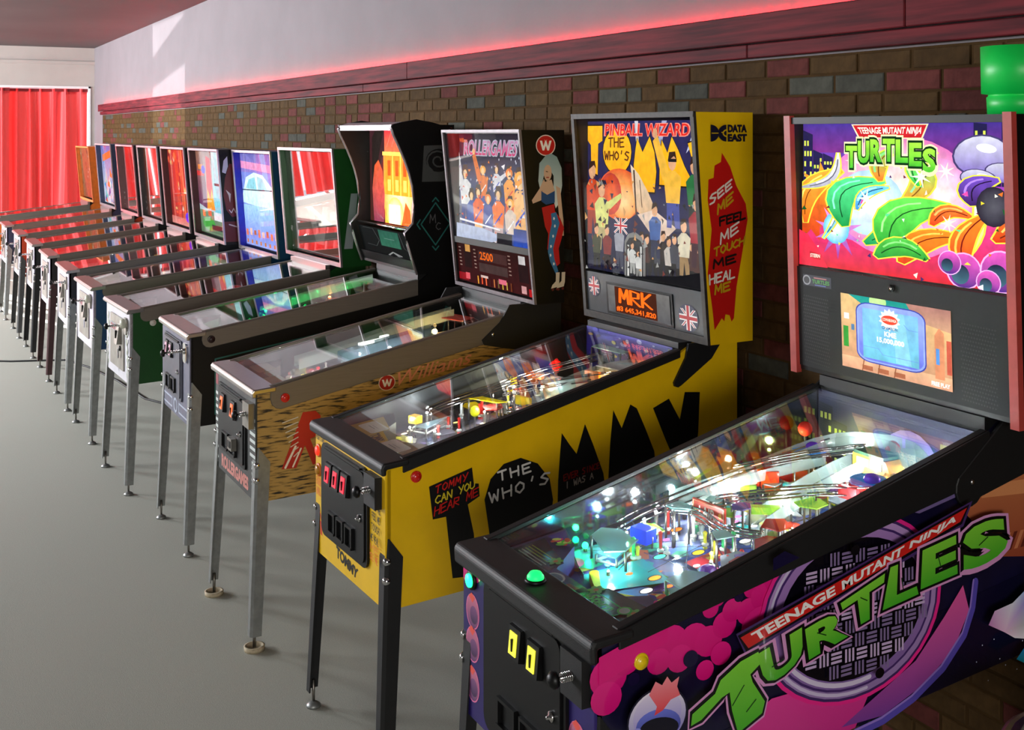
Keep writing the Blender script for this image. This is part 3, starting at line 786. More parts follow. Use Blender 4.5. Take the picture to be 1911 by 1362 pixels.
    def guide(s, pts, h=0.022, m=CHROME):
        V = [s.P(*q) for q in pts]; vs = V + [v + Vector((0, 0, h)) for v in V]; n = len(V)
        mb = MB().use(m).add(vs, [(i, i + 1, n + i + 1, n + i) for i in range(n - 1)])
        o = s.part('ball_guide', mb); so = o.modifiers.new('thick', 'SOLIDIFY'); so.thickness = 0.002; return o
    def block(s, name, x, y, h, sx, sy, sz, m, ang=0.0, bev=0.004):
        c, sn = math.cos(ang), math.sin(ang); mb = MB().use(m)
        def Q(a, b, hh): return s.P(x, y, h) + Vector((a * c - b * sn, a * sn + b * c, hh))
        mb.hexa([Q(-sx / 2, -sy / 2, 0), Q(sx / 2, -sy / 2, 0), Q(sx / 2, sy / 2, 0), Q(-sx / 2, sy / 2, 0), Q(-sx / 2, -sy / 2, sz), Q(sx / 2, -sy / 2, sz), Q(sx / 2, sy / 2, sz), Q(-sx / 2, sy / 2, sz)])
        if h > 0.01: mb.use(STEELD).lathe([(0.003, -h), (0.003, 0)], s.P(x, y, h), 6)
        return mb.build(name, None, s.root, bev, 2)
    def dome(s, name, x, y, h, rx, ry, rz, m):
        mb = MB().use(m).ball(s.P(x, y, h), 1.0, 16, (rx, ry, rz))
        if h > rz: mb.use(STEELD).lathe([(0.003, 0), (0.003, h)], s.P(x, y), 6)
        return s.part(name, mb)


def apron(root, p, m, y1=0.215, notch=0.09, lift=0.045, cards=None, colour=(210, 206, 190)):
    """sloping plate over the drain end of the playfield, with the instruction cards"""
    gw = p['gw'] - 0.002; z = p['hl'] - 0.030; ps = p['ps']
    def Z(y): return z + (p['zg'] - p['hl']) / (p['yg'] - 0.055) * 0.55 * (y - 0.07)
    pts = [(-gw, 0.05), (gw, 0.05), (gw, y1 + 0.04), (gw * 0.62, y1 + 0.005), (notch, y1 - 0.085), (-notch, y1 - 0.085), (-gw * 0.62, y1 + 0.005), (-gw, y1 + 0.04)]
    n = len(pts); vs = [(x, y, Z(y) - 0.004) for x, y in pts] + [(x, y, Z(y)) for x, y in pts] + [(x, y, p['pz'](x, y)) for x, y in pts]
    fs = [tuple(range(n))[::-1], tuple(range(n, 2 * n))] + [(i, (i + 1) % n, n + (i + 1) % n, n + i) for i in range(n)]
    fs += [(2 * n + i, 2 * n + i + 1, i + 1, i) for i in range(2, n - 1)]
    o = MB().use(m).add(vs, fs).build('apron', None, root)
    sl = (Z(0.2) - Z(0.1)) / 0.1
    A = Art((0, 0, Z(0) + 0.0006), (1, 0, 0), (0, 1, sl), 0.00006)
    return o, A
# ------------------------------------------------------------------ nearest machine: black trim, purple and pink side art
MIRR = mat('mirror_blade', (150, 156, 160), 0.10, 1.0, noise=0.02)
PFB = mat('playfield_wood', (58, 66, 120), 0.25, noise=0.2, scale=12, coat=0.5)
NAVY = mat('navy_vinyl', (20, 16, 50), 0.32, noise=0.15, scale=20, coat=0.2)
PURP = mat('purple_vinyl', (46, 34, 104), 0.35, noise=0.1, scale=20)
p = dict(x=-2.138, y=0.048, a=0.0, cw=0.285, lw=0.302, hl=0.882, cb=0.495, sb=0.088, L=1.27, yg=1.075, zg=1.142, band=(0.034, 0.108), round_rail=False,
         bw=0.372, bb=1.168, bt=1.873, yt=1.055, ybm=1.082, yk=1.30, side_mat=NAVY, front_mat=PURP, lock_mat=BLACKM, rail_mat=BLACKM, leg_mat=BLACKM, inner_mat=MIRR, pf_mat=PFB,
         btn_mat=YELBTN, btn=(0.108, 0.815), lock_h=0.048, lock_y=0.085, lock_bev=0.012, legup=0.235, bb_mat=BLACK, bk_mat=mat('city_back_board', (52, 50, 92), 0.5))
T = machine('pinball_machine', 'black trimmed pinball machine with purple and pink side art, nearest the camera', p)
TP = p
A = side_art(0.2856)
NV = (22, 17, 52); PK = (226, 22, 124); PK2 = (150, 20, 110)
A.poly([(0.012, .50), (.40, .535), (1.26, .605), (1.26, .80), (.9, .75), (.3, .63), (.012, .62)], (16, 12, 40))
def cloud(pts, c, c2):
    for x, z, r_ in pts: A.ell(x, z, r_, r_ * .9, c, c2, 18)
cloud([(.035, .80, .042), (.03, .76, .035), (.075, .825, .034), (.13, .835, .036), (.18, .835, .038), (.235, .83, .036), (.20, .80, .030), (.15, .805, .028), (.27, .82, .034), (.31, .845, .030), (.275, .883, .020), (.295, .897, .014), (.33, .87, .026), (.37, .86, .030), (.38, .905, .022), (.385, .928, .014), (.41, .885, .034), (.44, .915, .030), (.48, .94, .026), (.52, .95, .018), (.30, .79, .026), (.26, .765, .022), (.40, .82, .05)], (214, 18, 118), (232, 34, 134))
A.poly([(.012, .842), (.10, .866), (.17, .880), (.17, .84), (.012, .79)], (226, 24, 126))
cloud([(.225, .795, .018), (.345, .895, .012), (.09, .785, .014), (.42, .94, .010)], (26, 18, 54), (30, 18, 58))
A.poly([(0.30, 0.60), (0.36, 0.64), (0.43, 0.67), (0.52, 0.67), (0.60, 0.64), (0.70, 0.62), (0.66, 0.555), (0.5, 0.54)], (196, 40, 130), (226, 60, 150))
A.poly([(0.62, 0.565), (0.70, 0.60), (0.84, 0.66), (0.93, 0.74), (0.99, 0.80), (1.01, 0.74), (0.96, 0.66), (0.86, 0.60), (0.74, 0.562)], (120, 60, 150), (232, 90, 160))
arc = [(1.03, 0.80), (1.020, 0.741), (0.993, 0.686), (0.926, 0.626), (0.833, 0.579), (0.742, 0.552), (0.660, 0.543)]
A.line(arc, 0.020, (88, 74, 176)); A.line([(a - 0.006, b + 0.006) for a, b in arc], 0.005, (150, 120, 206))
A.poly([(0.643, 1.009), (0.69, 1.032), (0.80, 1.062), (0.95, 1.085), (1.06, 1.09), (1.06, 1.0), (0.965, 1.004), (0.851, 0.985), (0.79, 1.004)], (120, 100, 150), (92, 84, 140))
A.poly([(0.643, 1.009), (0.70, 1.03), (0.79, 1.02), (0.79, 1.0)], (150, 140, 200))
A.poly([(0.73, 1.018), (0.77, 1.024), (0.775, 1.010), (0.74, 1.006)], (60, 150, 170))
A.poly([(0.985, 1.06), (1.262, 1.085), (1.262, 0.82), (1.11, 0.845), (1.056, 0.905), (1.0, 0.96)], (150, 66, 44), (196, 118, 74))
A.poly([(1.06, 1.045), (1.262, 1.03), (1.262, 1.06), (1.06, 1.066)], (206, 150, 96)); A.poly([(1.05, 0.99), (1.262, 0.975), (1.262, 1.01), (1.05, 1.02)], (216, 140, 90))
for k in range(7): A.poly([(1.115 + .022 * k, 0.855), (1.127 + .022 * k, 0.855), (1.150 + .022 * k, 0.895), (1.138 + .022 * k, 0.895)], (98, 40, 30) if k % 2 else (204, 124, 84))
for k, (rx, ry, c) in enumerate(((0.262, 0.200, (236, 40, 140)), (0.252, 0.192, (66, 40, 96)), (0.246, 0.186, (150, 120, 176)), (0.232, 0.172, (70, 44, 104)), (0.226, 0.167, (128, 96, 160)), (0.206, 0.150, (10, 8, 18)))):
    A.ell(0.655, 0.812, rx, ry, c, (min(255, c[0] + 40), min(255, c[1] + 30), min(255, c[2] + 30)) if k in (2, 4) else None, 36)
A.line([(.655 + .215 * math.cos(t), .812 + .158 * math.sin(t)) for t in [3.6 + .12 * k for k in range(12)]], .010, (214, 200, 226)); A.line([(.655 + .238 * math.cos(t), .812 + .178 * math.sin(t)) for t in [3.3 + .12 * k for k in range(14)]], .007, (206, 190, 222)); A.line([(.655 + .236 * math.cos(t), .812 + .178 * math.sin(t)) for t in [1.9 + .1 * k for k in range(12)]], .006, (206, 194, 224))
for i in range(-6, 7):
    for j in range(-5, 6):
        cx, cy = 0.655 + i * 0.033 + (0.008 if j % 2 else 0), 0.812 + j * 0.030
        if ((cx - 0.655) / 0.185) ** 2 + ((cy - 0.812) / 0.130) ** 2 > 1: continue
        c = (128, 108, 150) if (i * 3 + j) % 3 else (196, 170, 208)
        if (i + j) % 2:
            for d in (-0.009, 0.0, 0.009): A.rect(cx - 0.015, cy + d - 0.0028, cx + 0.015, cy + d + 0.0028, c)
        else:
            for d in (-0.009, 0.001, 0.011): A.rect(cx + d - 0.0028, cy - 0.014, cx + d + 0.0028, cy + 0.014, c)
for cx, cy in ((0.63, 0.95), (0.70, 0.676)): A.ell(cx, cy, 0.013, 0.011, (8, 6, 14))
# banner with its words
A.poly([(0.312, 0.838), (0.335, 0.792), (0.955, 0.949), (0.984, 1.002)], (70, 44, 100)); A.poly([(0.316, 0.834), (0.337, 0.798), (0.950, 0.955), (0.975, 0.996)], (14, 8, 20))
A.poly([(0.323, 0.829), (0.343, 0.804), (0.945, 0.961), (0.966, 0.989)], (206, 34, 30))
def bq(t0, t1, v0, v1):
    l0, l1, h0, h1 = (0.343, 0.804), (0.945, 0.961), (0.323, 0.829), (0.966, 0.989)
    f = lambda t, v: tuple((l0[k] + (l1[k] - l0[k]) * t) * (1 - v) + (h0[k] + (h1[k] - h0[k]) * t) * v for k in range(2))
    return [f(t0, v0), f(t1, v0), f(t1, v1), f(t0, v1)]
for wd, a, b in (('TEENAGE', 0.035, 0.385), ('MUTANT', 0.415, 0.70), ('NINJA', 0.73, 0.965)): A.text(wd, bq(a, b, 0.14, 0.88), (240, 236, 232), off=0.035)
# big letters
LET = {'U': [(0.362, 0.788), (0.480, 0.819), (0.483, 0.752), (0.388, 0.714)], 'R': [(0.488, 0.813), (0.607, 0.843), (0.607, 0.775), (0.499, 0.748)],
       'T': [(0.585, 0.848), (0.712, 0.888), (0.700, 0.806), (0.610, 0.785)], 'L': [(0.728, 0.898), (0.787, 0.905), (0.812, 0.825), (0.705, 0.810)],
       'E': [(0.824, 0.918), (0.930, 0.935), (0.933, 0.848), (0.818, 0.834)], 'S': [(0.950, 0.945), (1.090, 0.955), (1.100, 0.868), (0.950, 0.842)]}
T1 = [(0.200, 0.684), (0.203, 0.706), (0.258, 0.733), (0.272, 0.757), (0.322, 0.783), (0.366, 0.793), (0.375, 0.770), (0.346, 0.752), (0.352, 0.735), (0.383, 0.690), (0.376, 0.668), (0.315, 0.642), (0.300, 0.690), (0.294, 0.728), (0.275, 0.722), (0.225, 0.690)]
def grow(q, k): cx = sum(a for a, b in q) / len(q); cy = sum(b for a, b in q) / len(q); return [(cx + (a - cx) * k, cy + (b - cy) * k) for a, b in q]
def off_poly(q, d):
    n = len(q); o = []
    for i in range(n):
        a, b, c = q[i - 1], q[i], q[(i + 1) % n]; nx = (b[1] - a[1]) + (c[1] - b[1]); ny = -(b[0] - a[0]) - (c[0] - b[0]); L = math.hypot(nx, ny) or 1e-6
        o.append((b[0] - d * nx / L, b[1] - d * ny / L))
    return o
for k, c, off in ((1.0, (216, 150, 200), 0.150), (1.0, (10, 12, 12), 0.100), (1.0, (70, 172, 40), 0.045)):
    g = 1.0 + (off - 0.045) * 2.6
    A.poly(off_poly(T1, 0.012 if off > .12 else (0.007 if off > .06 else 0.0)), c, (130, 210, 60) if off < .06 else None)
    for ch, q in LET.items(): A.text(ch, [grow(q, g)[3], grow(q, g)[2], grow(q, g)[1], grow(q, g)[0]], c, off=off, c2=(128, 206, 56) if off < .06 else None)
for q in (((.30, .70), (.33, .735)), ((.335, .68), (.36, .70)), ((.40, .755), (.43, .765)), ((.52, .80), (.545, .79)), ((.64, .85), (.66, .84)), ((.76, .87), (.765, .845)), ((.87, .90), (.88, .87)), ((1.0, .90), (1.03, .915))): A.line(list(q), 0.0022, (20, 60, 20), False)
# glossy ball and free blobs of colour
orb = [(0.052, 0.715), (0.058, 0.745), (0.08, 0.768), (0.112, 0.777), (0.146, 0.772), (0.175, 0.752), (0.187, 0.722), (0.182, 0.695), (0.16, 0.675), (0.12, 0.665), (0.08, 0.675)]
A.ell(.120, .720, .070, .058, (16, 10, 40), n=30); A.ell(.120, .720, .066, .054, (96, 84, 180), (240, 232, 244), 30); A.ell(.120, .727, .056, .043, (130, 120, 206), (226, 214, 236), 26); A.ell(.122, .706, .052, .030, (40, 36, 120), (110, 120, 220), 24, rot=-.15); A.ell(.124, .700, .045, .020, (12, 9, 30), n=24, rot=-.15)
A.poly([(.100, .768), (.118, .742), (.112, .726), (.132, .732), (.150, .748), (.172, .752), (.165, .770), (.170, .788), (.152, .780), (.142, .794), (.130, .780), (.115, .790)], (226, 60, 70), (244, 140, 150)); A.ell(.072, .700, .012, .012, (150, 150, 226), n=12); A.ell(.072, .700, .007, .007, (50, 46, 130), n=10)
b1 = [(1.03, 0.715), (1.05, 0.743), (1.11, 0.75), (1.151, 0.771), (1.2, 0.785), (1.25, 0.79), (1.25, 0.70), (1.2, 0.670), (1.165, 0.656), (1.117, 0.668), (1.083, 0.688)]
A.poly(b1, (236, 236, 246), [(200, 130, 190), (214, 170, 214), (226, 226, 240), (150, 190, 240), (40, 120, 220), (30, 170, 200), (30, 190, 140), (120, 214, 180), (240, 244, 246), (244, 240, 246), (236, 190, 220)])
A.poly([(1.123, 0.618), (1.151, 0.64), (1.2, 0.646), (1.24, 0.64), (1.24, 0.61), (1.2, 0.606), (1.158, 0.599)], (20, 160, 160), (20, 140, 220))
for k in range(14): A.ell(.99 + .019 * k, .64 + .05 * math.sin(k * 2.4), .0016, .0016, (210, 214, 236), n=6)
A.poly([(0.40, 0.95), (0.47, 0.965), (0.43, 0.985), (0.40, 0.975)], NV)
A.build('side_art', PRINT_GLOSS, T)
# front panel print
A = front_art(0.0036)
A.poly([(-.284, .86), (-.284, .80), (-.25, .79), (-.20, .82), (-.16, .86)], PK, (214, 40, 140))
for cx, cz in ((-.235, .74), (-.235, .665), (-.235, .575), (.225, .655), (.232, .58)):
    A = A if cx > .226 or A.vs == [] else (A.build('front_art', PRINT_GLOSS, T), front_art(0.0036))[1]
    A.ell(cx, cz, .034, .040, (240, 120, 170)); A.ell(cx, cz, .031, .037, (96, 60, 110), (214, 120, 150)); A.ell(cx + .006, cz - .006, .019, .020, (60, 36, 80), (130, 80, 130)); A.poly([(cx - .02, cz + .03), (cx - .005, cz + .042), (cx + .012, cz + .034), (cx, cz + .02)], (240, 90, 80))
A.build('front_art', PRINT_GLOSS, T)
cd = coin_door(T, -0.165, 0.515, 0.192, 0.845, BLACK, [(0.005, 0.765), (0.083, 0.763)], (226, 220, 60), 1.1, 0.03, 2)
plunger(T, 0.235, 0.793, BLACKM, True)
mb = MB().use(BLACK).lathe([(0.022, 0), (0.022, 0.006), (0.017, 0.008)], (-0.236, 0.004, 0.812), 20, RX90).use(glow('start_lamp', (20, 255, 110), 6)).lathe([(0.016, 0.006), (0.015, 0.012), (0.001, 0.014)], (-0.236, 0.004, 0.812), 20, RX90)
mb.build('start_button', None, T)
mb = MB().use(BLACK).lathe([(0.024, 0), (0.022, 0.006), (0.019, 0.007)], (0.0, 0.036, 0.883), 22).use(glow('action_lamp', (20, 250, 110), 1.3)).lathe([(0.0185, 0.004), (0.018, 0.012), (0.012, 0.020), (0.001, 0.023)], (0.0, 0.036, 0.883), 22)
mb.build('action_button', None, T)
for s in (-1, 1):                                # pivot plates between cabinet and backbox
    a, b = sorted((s * 0.287, s * 0.297)); pts = []
    for k in range(9): t = PI * 0.80 + PI * k / 8; pts.append((1.005 + 0.045 * math.cos(t), 1.022 + 0.045 * math.sin(t)))
    pts += [(1.20, 1.03), (1.27, 1.06), (1.27, 1.17), (1.13, 1.17)]
    h = MB().use(BLACKM).prism(pts, a, b).use(CHROME).lathe([(0.007, 0), (0.006, 0.004), (0.001, 0.005)], (s * 0.297, 1.01, 1.035), 10, RY90 if s > 0 else Matrix.Rotation(-PI / 2, 3, 'Y')); h.build('pivot_plate', None, T, 0.002, 1)
# backbox
bbx = backbox(T, p)
REDTRIM = mat('red_trim', (176, 62, 54), 0.45, noise=0.08)
for s in (-1, 1):
    a, b = sorted((s * 0.376, s * 0.352))
    MB().hexa([(a, 1.070, 1.16), (b, 1.070, 1.16), (b, 1.088, 1.16), (a, 1.088, 1.16), (a, 1.043, 1.878), (b, 1.043, 1.878), (b, 1.060, 1.878), (a, 1.060, 1.878)]).build('edge_trim', REDTRIM, bbx)
face_pane(p, -0.352, 0.352, 1.855, 1.873, -0.006, BLACK, bbx, 'top_frame', 0.02)
A = face_art(upright(p, 1.094), -0.352, 0.352, 1.463, 1.855, 0)
def city(A, x0, x1, y0, y1, n, c, wc, r):
    for k in range(n):
        a = x0 + (x1 - x0) * k / n; b = a + (x1 - x0) / n * 0.96; t = y1 - abs(r.uniform(0, .5)) * (y1 - y0)
        A.poly([(a, y0), (b, y0), (b, t), (a, t + .03)], c)
        for i in range(3):
            for j in range(5):
                if r.random() < .6: A.rect(a + (b - a) * (.12 + .3 * i), y0 + (t - y0) * (.08 + .18 * j), a + (b - a) * (.30 + .3 * i), y0 + (t - y0) * (.17 + .18 * j), wc)
rr = random.Random(4)
A.rect(0, 0, 1, 1, (226, 34, 54), (72, 52, 150)); A.rect(0, .42, 1, .80, (196, 70, 180), (104, 62, 176))
A.rect(0, .0, 1, .42, (220, 30, 46), (226, 70, 150))
city(A, 0, .17, .52, .98, 3, (34, 30, 78), (226, 236, 90), rr); city(A, .83, 1, .62, 1.0, 3, (34, 30, 78), (226, 236, 90), rr)
A.blend(.50, .52, .36, .40, (255, 255, 230), (226, 120, 190), 28); A.blend(.36, .47, .17, .22, (255, 255, 255), (180, 220, 250), 20); A.blend(.70, .52, .12, .26, (255, 255, 240), (230, 150, 210), 20)
# bursts and ribbons of colour
def burst(A, cx, cy, r1, r2, n, c, c2, ph=0): A.poly([((cx + (r1 if k % 2 else r2) * math.cos(ph + PI * k / n), cy + 1.5 * (r1 if k % 2 else r2) * math.sin(ph + PI * k / n))) for k in range(2 * n)], c, c2)
def ribbon(A, pts, w0, w1, c, c2):
    up = []; dn = []; n = len(pts)
    for i, q in enumerate(pts):
        d = (pts[min(i + 1, n - 1)][0] - pts[max(i - 1, 0)][0], pts[min(i + 1, n - 1)][1] - pts[max(i - 1, 0)][1]); L = math.hypot(*d) or 1; w2 = w0 + (w1 - w0) * i / (n - 1)
        w2 *= math.sin(PI * (i + .7) / (n + .4)); up.append((q[0] - d[1] / L * w2, q[1] + d[0] / L * w2)); dn.append((q[0] + d[1] / L * w2, q[1] - d[0] / L * w2))
    A.poly(off_poly((up + dn[::-1])[::-1], -.008), (246, 236, 70)); A.poly(up + dn[::-1], c, c2); dk = tuple(v * .55 for v in c); A.line([(q[0], q[1]) for q in pts[1:-1]], .006, dk, False); A.line([((q[0] + u[0]) / 2, (q[1] + u[1]) / 2) for q, u in zip(pts[2:-2], up[2:-2])], .010, tuple(min(255, v * 1.1 + 50) for v in c2), False)
def sweep(x0, y0, x1, y1, bend, n=9): return [(x0 + (x1 - x0) * k / n - (y1 - y0) * bend * math.sin(PI * k / n), y0 + (y1 - y0) * k / n + (x1 - x0) * bend * math.sin(PI * k / n)) for k in range(n + 1)]
burst(A, .13, .50, .16, .08, 9, (240, 90, 20), (250, 170, 50)); burst(A, .05, .36, .13, .07, 8, (214, 60, 20), (240, 120, 40))
ribbon(A, sweep(.02, .30, .22, .68, .2), .05, .07, (244, 110, 24), (255, 180, 60))
ribbon(A, sweep(.0, .55, .20, .80, -.25), .03, .02, (170, 170, 190), (236, 236, 246))
burst(A, .20, .26, .13, .05, 10, (150, 50, 170), (240, 160, 230)); A.blend(.19, .28, .07, .11, (255, 255, 255), (90, 200, 240), 14)
ribbon(A, sweep(.12, .20, .20, .62, -.1), .012, .022, (70, 200, 240), (250, 250, 200))
ribbon(A, sweep(.24, .30, .44, .62, .35), .09, .06, (20, 150, 70), (90, 240, 150))
ribbon(A, sweep(.34, .20, .48, .50, -.2), .06, .05, (20, 160, 90), (120, 240, 130)); ribbon(A, sweep(.30, .42, .46, .58, .2), .03, .03, (60, 150, 240), (120, 220, 255))
ribbon(A, sweep(.42, .62, .50, .84, .2), .05, .03, (244, 120, 40), (80, 220, 90)); ribbon(A, sweep(.52, .48, .56, .80, -.25), .06, .05, (240, 150, 40), (90, 230, 110))
ribbon(A, sweep(.60, .60, .68, .82, .3), .03, .03, (40, 190, 80), (150, 250, 120)); ribbon(A, sweep(.46, .16, .74, .48, .28), .11, .09, (20, 150, 50), (110, 240, 90))
ribbon(A, sweep(.52, .10, .80, .30, .2), .08, .05, (226, 60, 20), (250, 150, 40)); ribbon(A, sweep(.40, .12, .64, .14, .3), .07, .05, (30, 140, 50), (90, 210, 80))
ribbon(A, sweep(.66, .36, .84, .42, .35), .05, .03, (236, 70, 30), (250, 130, 50)); ribbon(A, sweep(.78, .14, .84, .60, -.1), .03, .02, (240, 220, 60), (255, 255, 210))
ribbon(A, sweep(.80, .10, .90, .46, .15), .06, .04, (236, 40, 30), (250, 150, 40)); ribbon(A, sweep(.92, .30, 1.0, .52, -.2), .06, .06, (214, 60, 24), (250, 140, 50))
for cx, cy, rx, ry in ((.87, .80, .12, .13), (.97, .70, .09, .06), (.86, .66, .08, .06)): A.ell(cx, cy, rx, ry, (70, 60, 110), rot=-.3); A.ell(cx, cy, rx * .93, ry * .92, (120, 96, 190), (214, 214, 232), rot=-.3); A.ell(cx + .02, cy + ry * .35, rx * .35, ry * .2, (250, 250, 255), rot=-.3)
ribbon(A, sweep(.84, .50, .94, .66, .3), .07, .05, (60, 30, 90), (120, 80, 200)); A.blend(.92, .50, .07, .12, (90, 90, 100), (40, 34, 50), 16)
for cx, cy, r in ((.80, .10, .075), (.95, .12, .085), (.74, .14, .05), (.90, .05, .05)): A.ell(cx, cy, r, r * 1.5, (250, 180, 240)); A.ell(cx, cy, r * .92, r * 1.38, (70, 30, 130), (230, 90, 190)); A.ell(cx - r * .2, cy - r * .3, r * .5, r * .8, (60, 110, 130), (30, 30, 60))
for k in range(60):
    x, y, s_ = rr.random(), rr.random() * .72, rr.uniform(.004, .016); t0 = rr.uniform(0, 6)
    A.poly([(x + s_ * rr.uniform(.3, 1.4) * math.cos(t0 + 2.1 * i), y + 1.4 * s_ * rr.uniform(.3, 1.4) * math.sin(t0 + 2.1 * i)) for i in range(3)], rr.choice([(255, 255, 230), (250, 230, 60), (20, 90, 40), (120, 20, 40), (60, 30, 100), (90, 240, 150), (250, 120, 40), (240, 80, 170), (255, 255, 255)]))
A.poly([(0, .0), (.16, 0), (.12, .10), (.05, .22), (0, .25)], (226, 30, 60), (240, 50, 80)); A.poly([(.06, .06), (.12, .05), (.12, .09), (.06, .10)], (200, 24, 30)); A.text('STERN', (.063, .062, .117, .088), (255, 240, 220), off=.03)
for cx, cy, r in ((.30, .75, .05), (.62, .66, .05), (.73, .70, .04), (.36, .50, .05), (.74, .38, .04)): burst(A, cx, cy, r, r * .25, 7, (255, 255, 255), (255, 255, 210))
A.poly([(.285, .995), (.655, .995), (.628, .90), (.322, .90)], (240, 230, 190)); A.poly([(.294, .988), (.646, .988), (.622, .907), (.328, .907)], (206, 30, 40))
A.text('TEENAGE MUTANT NINJA', [(.335, .918), (.617, .918), (.632, .975), (.316, .975)], (252, 244, 230), off=.03)
wrd = 'TURTLES'; zs = [.70, .735, .745, .75, .745, .725, .69]
for off, c, c2, g in ((.16, (250, 250, 190), None, 1.36), (.10, (10, 50, 20), None, 1.2), (.045, (70, 190, 50), (170, 240, 70), 1.0)):
    for k, ch in enumerate(wrd):
        x0 = .258 + .062 * k; q = [(x0, zs[k]), (x0 + .058, zs[k]), (x0 + .058, zs[k] + .15), (x0, zs[k] + .15)]
        A.text(ch, grow(q, g), c, off=off, c2=c2)
A.build('translite', art_mat('lit_print_near', 1.2, 0.3), bbx)
face_pane(p, -0.350, 0.350, 1.459, 1.855, 0.002, glass('backglass_clear', refl=0.4), bbx)
# speaker panel with the screen
SPK = mat('speaker_panel', (17, 18, 19), 0.75, noise=0.1, scale=200)
sp = face_pane(p, -0.352, 0.352, 1.182, 1.458, 0.0, SPK, bbx, 'speaker_panel', 0.02)
A = face_art(p, -0.352, 0.352, 1.182, 1.458, -0.0006)
for sx in (0.035, 0.80):
    if sx > .5: o = A.build('speaker_grille', PRINT, sp); o['kind'] = 'stuff'; A = face_art(p, -0.352, 0.352, 1.182, 1.458, -0.0006)
    for i in range(13):
        for j in range(20): A.ell(sx + (i + .5 * (j % 2)) * .0125, .06 + j * .0345, .0036, .0092, (8, 8, 9), n=6)
o = A.build('speaker_grille', PRINT, sp); o['kind'] = 'stuff'; A = face_art(p, -0.352, 0.352, 1.182, 1.458, -0.0006)
A.rect(.035, .82, .19, .93, (16, 22, 40)); A.ell(.055, .875, .022, .05, (150, 150, 156)); A.ell(.055, .875, .016, .036, (30, 30, 36)); A.text('TURTLES', (.085, .85, .18, .89), (70, 150, 60), off=.03); A.rect(.095, .90, .165, .912, (176, 110, 110)); A.rect(.10, .832, .16, .840, (90, 110, 180))
A.build('badge', PRINT, sp)
MB().use(BLACK).lathe([(0.010, 0), (0.010, 0.004)], (0.0, 1.068, 1.437), 14, RX90).use(CHROME).lathe([(0.005, 0), (0.004, 0.006)], (0.0, 1.068, 1.437), 10, RX90).build('panel_lock', None, sp)
A = face_art(p, -0.183, 0.183, 1.209, 1.404, -0.0016)
A.rect(0, 0, 1, 1, (196, 140, 110), (226, 190, 130)); A.poly([(.08, 1), (.30, .82), (.62, .80), (.72, 1)], (60, 170, 150), (30, 150, 140)); A.ell(.36, .96, .08, .12, (190, 240, 150)); A.poly([(.62, 1), (.70, .80), (1, .72), (1, 1)], (196, 150, 120), (170, 120, 110))
A.rect(.0, .0, 1, .16, (206, 150, 120), (226, 180, 140)); A.rect(.02, .28, .07, .56, (60, 150, 60)); A.rect(.03, .66, .08, .74, (230, 230, 226)); A.rect(.10, .52, .13, .60, (90, 130, 170)); A.poly([(.86, .12), (.94, .12), (.94, .70), (.90, .76), (.86, .66)], (214, 140, 100)); A.rect(.87, .30, .90, .50, (90, 150, 220)); A.rect(.96, .20, 1.0, .62, (196, 90, 70))
for k in range(3): A.rect(.20 + .15 * k, .02, .30 + .15 * k, .08, (170, 100, 70)); A.line([(.20 + .15 * k, 0), (.22 + .15 * k, .16)], .01, (150, 90, 60))
def rr2(x0, y0, x1, y1, r): return rrect(x0, y0, x1, y1, r, 5)
A.poly(rr2(.15, .13, .79, .93, .13), (60, 70, 170)); A.poly(rr2(.16, .145, .78, .915, .12), (150, 170, 236)); A.poly(rr2(.175, .165, .765, .895, .11), (110, 120, 226), (150, 170, 250)); A.rect(.215, .19, .725, .85, (110, 190, 214), (130, 190, 232))
A.poly([(.52, .20), (.66, .20), (.60, .85), (.50, .85)], (140, 206, 226)); A.line([(.22, .34), (.36, .34), (.40, .27), (.72, .27)], .006, (110, 150, 226)); A.line([(.60, .72), (.64, .66), (.72, .66)], .006, (110, 150, 226))
burst(A, .47, .745, .10, .075, 14, (250, 250, 236), None); A.ell(.47, .745, .075, .06, (226, 70, 50)); A.text('COWABUNGA', (.405, .725, .535, .765), (255, 230, 210), off=.03)
A.text('CHAMPION', (.40, .615, .54, .655), (50, 90, 150), off=.02); A.text('KME', (.42, .52, .53, .59), (250, 250, 255), off=.04); A.text('15,000,000', (.35, .42, .60, .50), (250, 250, 255), off=.04)
A.text('FREE PLAY', (.83, .03, .985, .085), (255, 250, 240), off=.04)
A.build('screen', art_mat('screen_glow', 1.2, 0.3), sp)
# green pot standing on the backbox
POT = mat('green_plastic', (14, 214, 84), 0.4, noise=0.04, scale=6)
pot = MB().use(POT).lathe([(0.068, 0.0), (0.070, 0.040), (0.066, 0.043), (0.066, 0.047), (0.0815, 0.049), (0.0835, 0.160), (0.078, 0.160), (0.072, 0.052), (0.002, 0.050)], (0, 0, 0), 40).build('pot')
pot.location = (-1.858, 1.235, 1.8745); tag(pot, 'bright green plastic pot on top of the backbox at the right edge', 'pot')
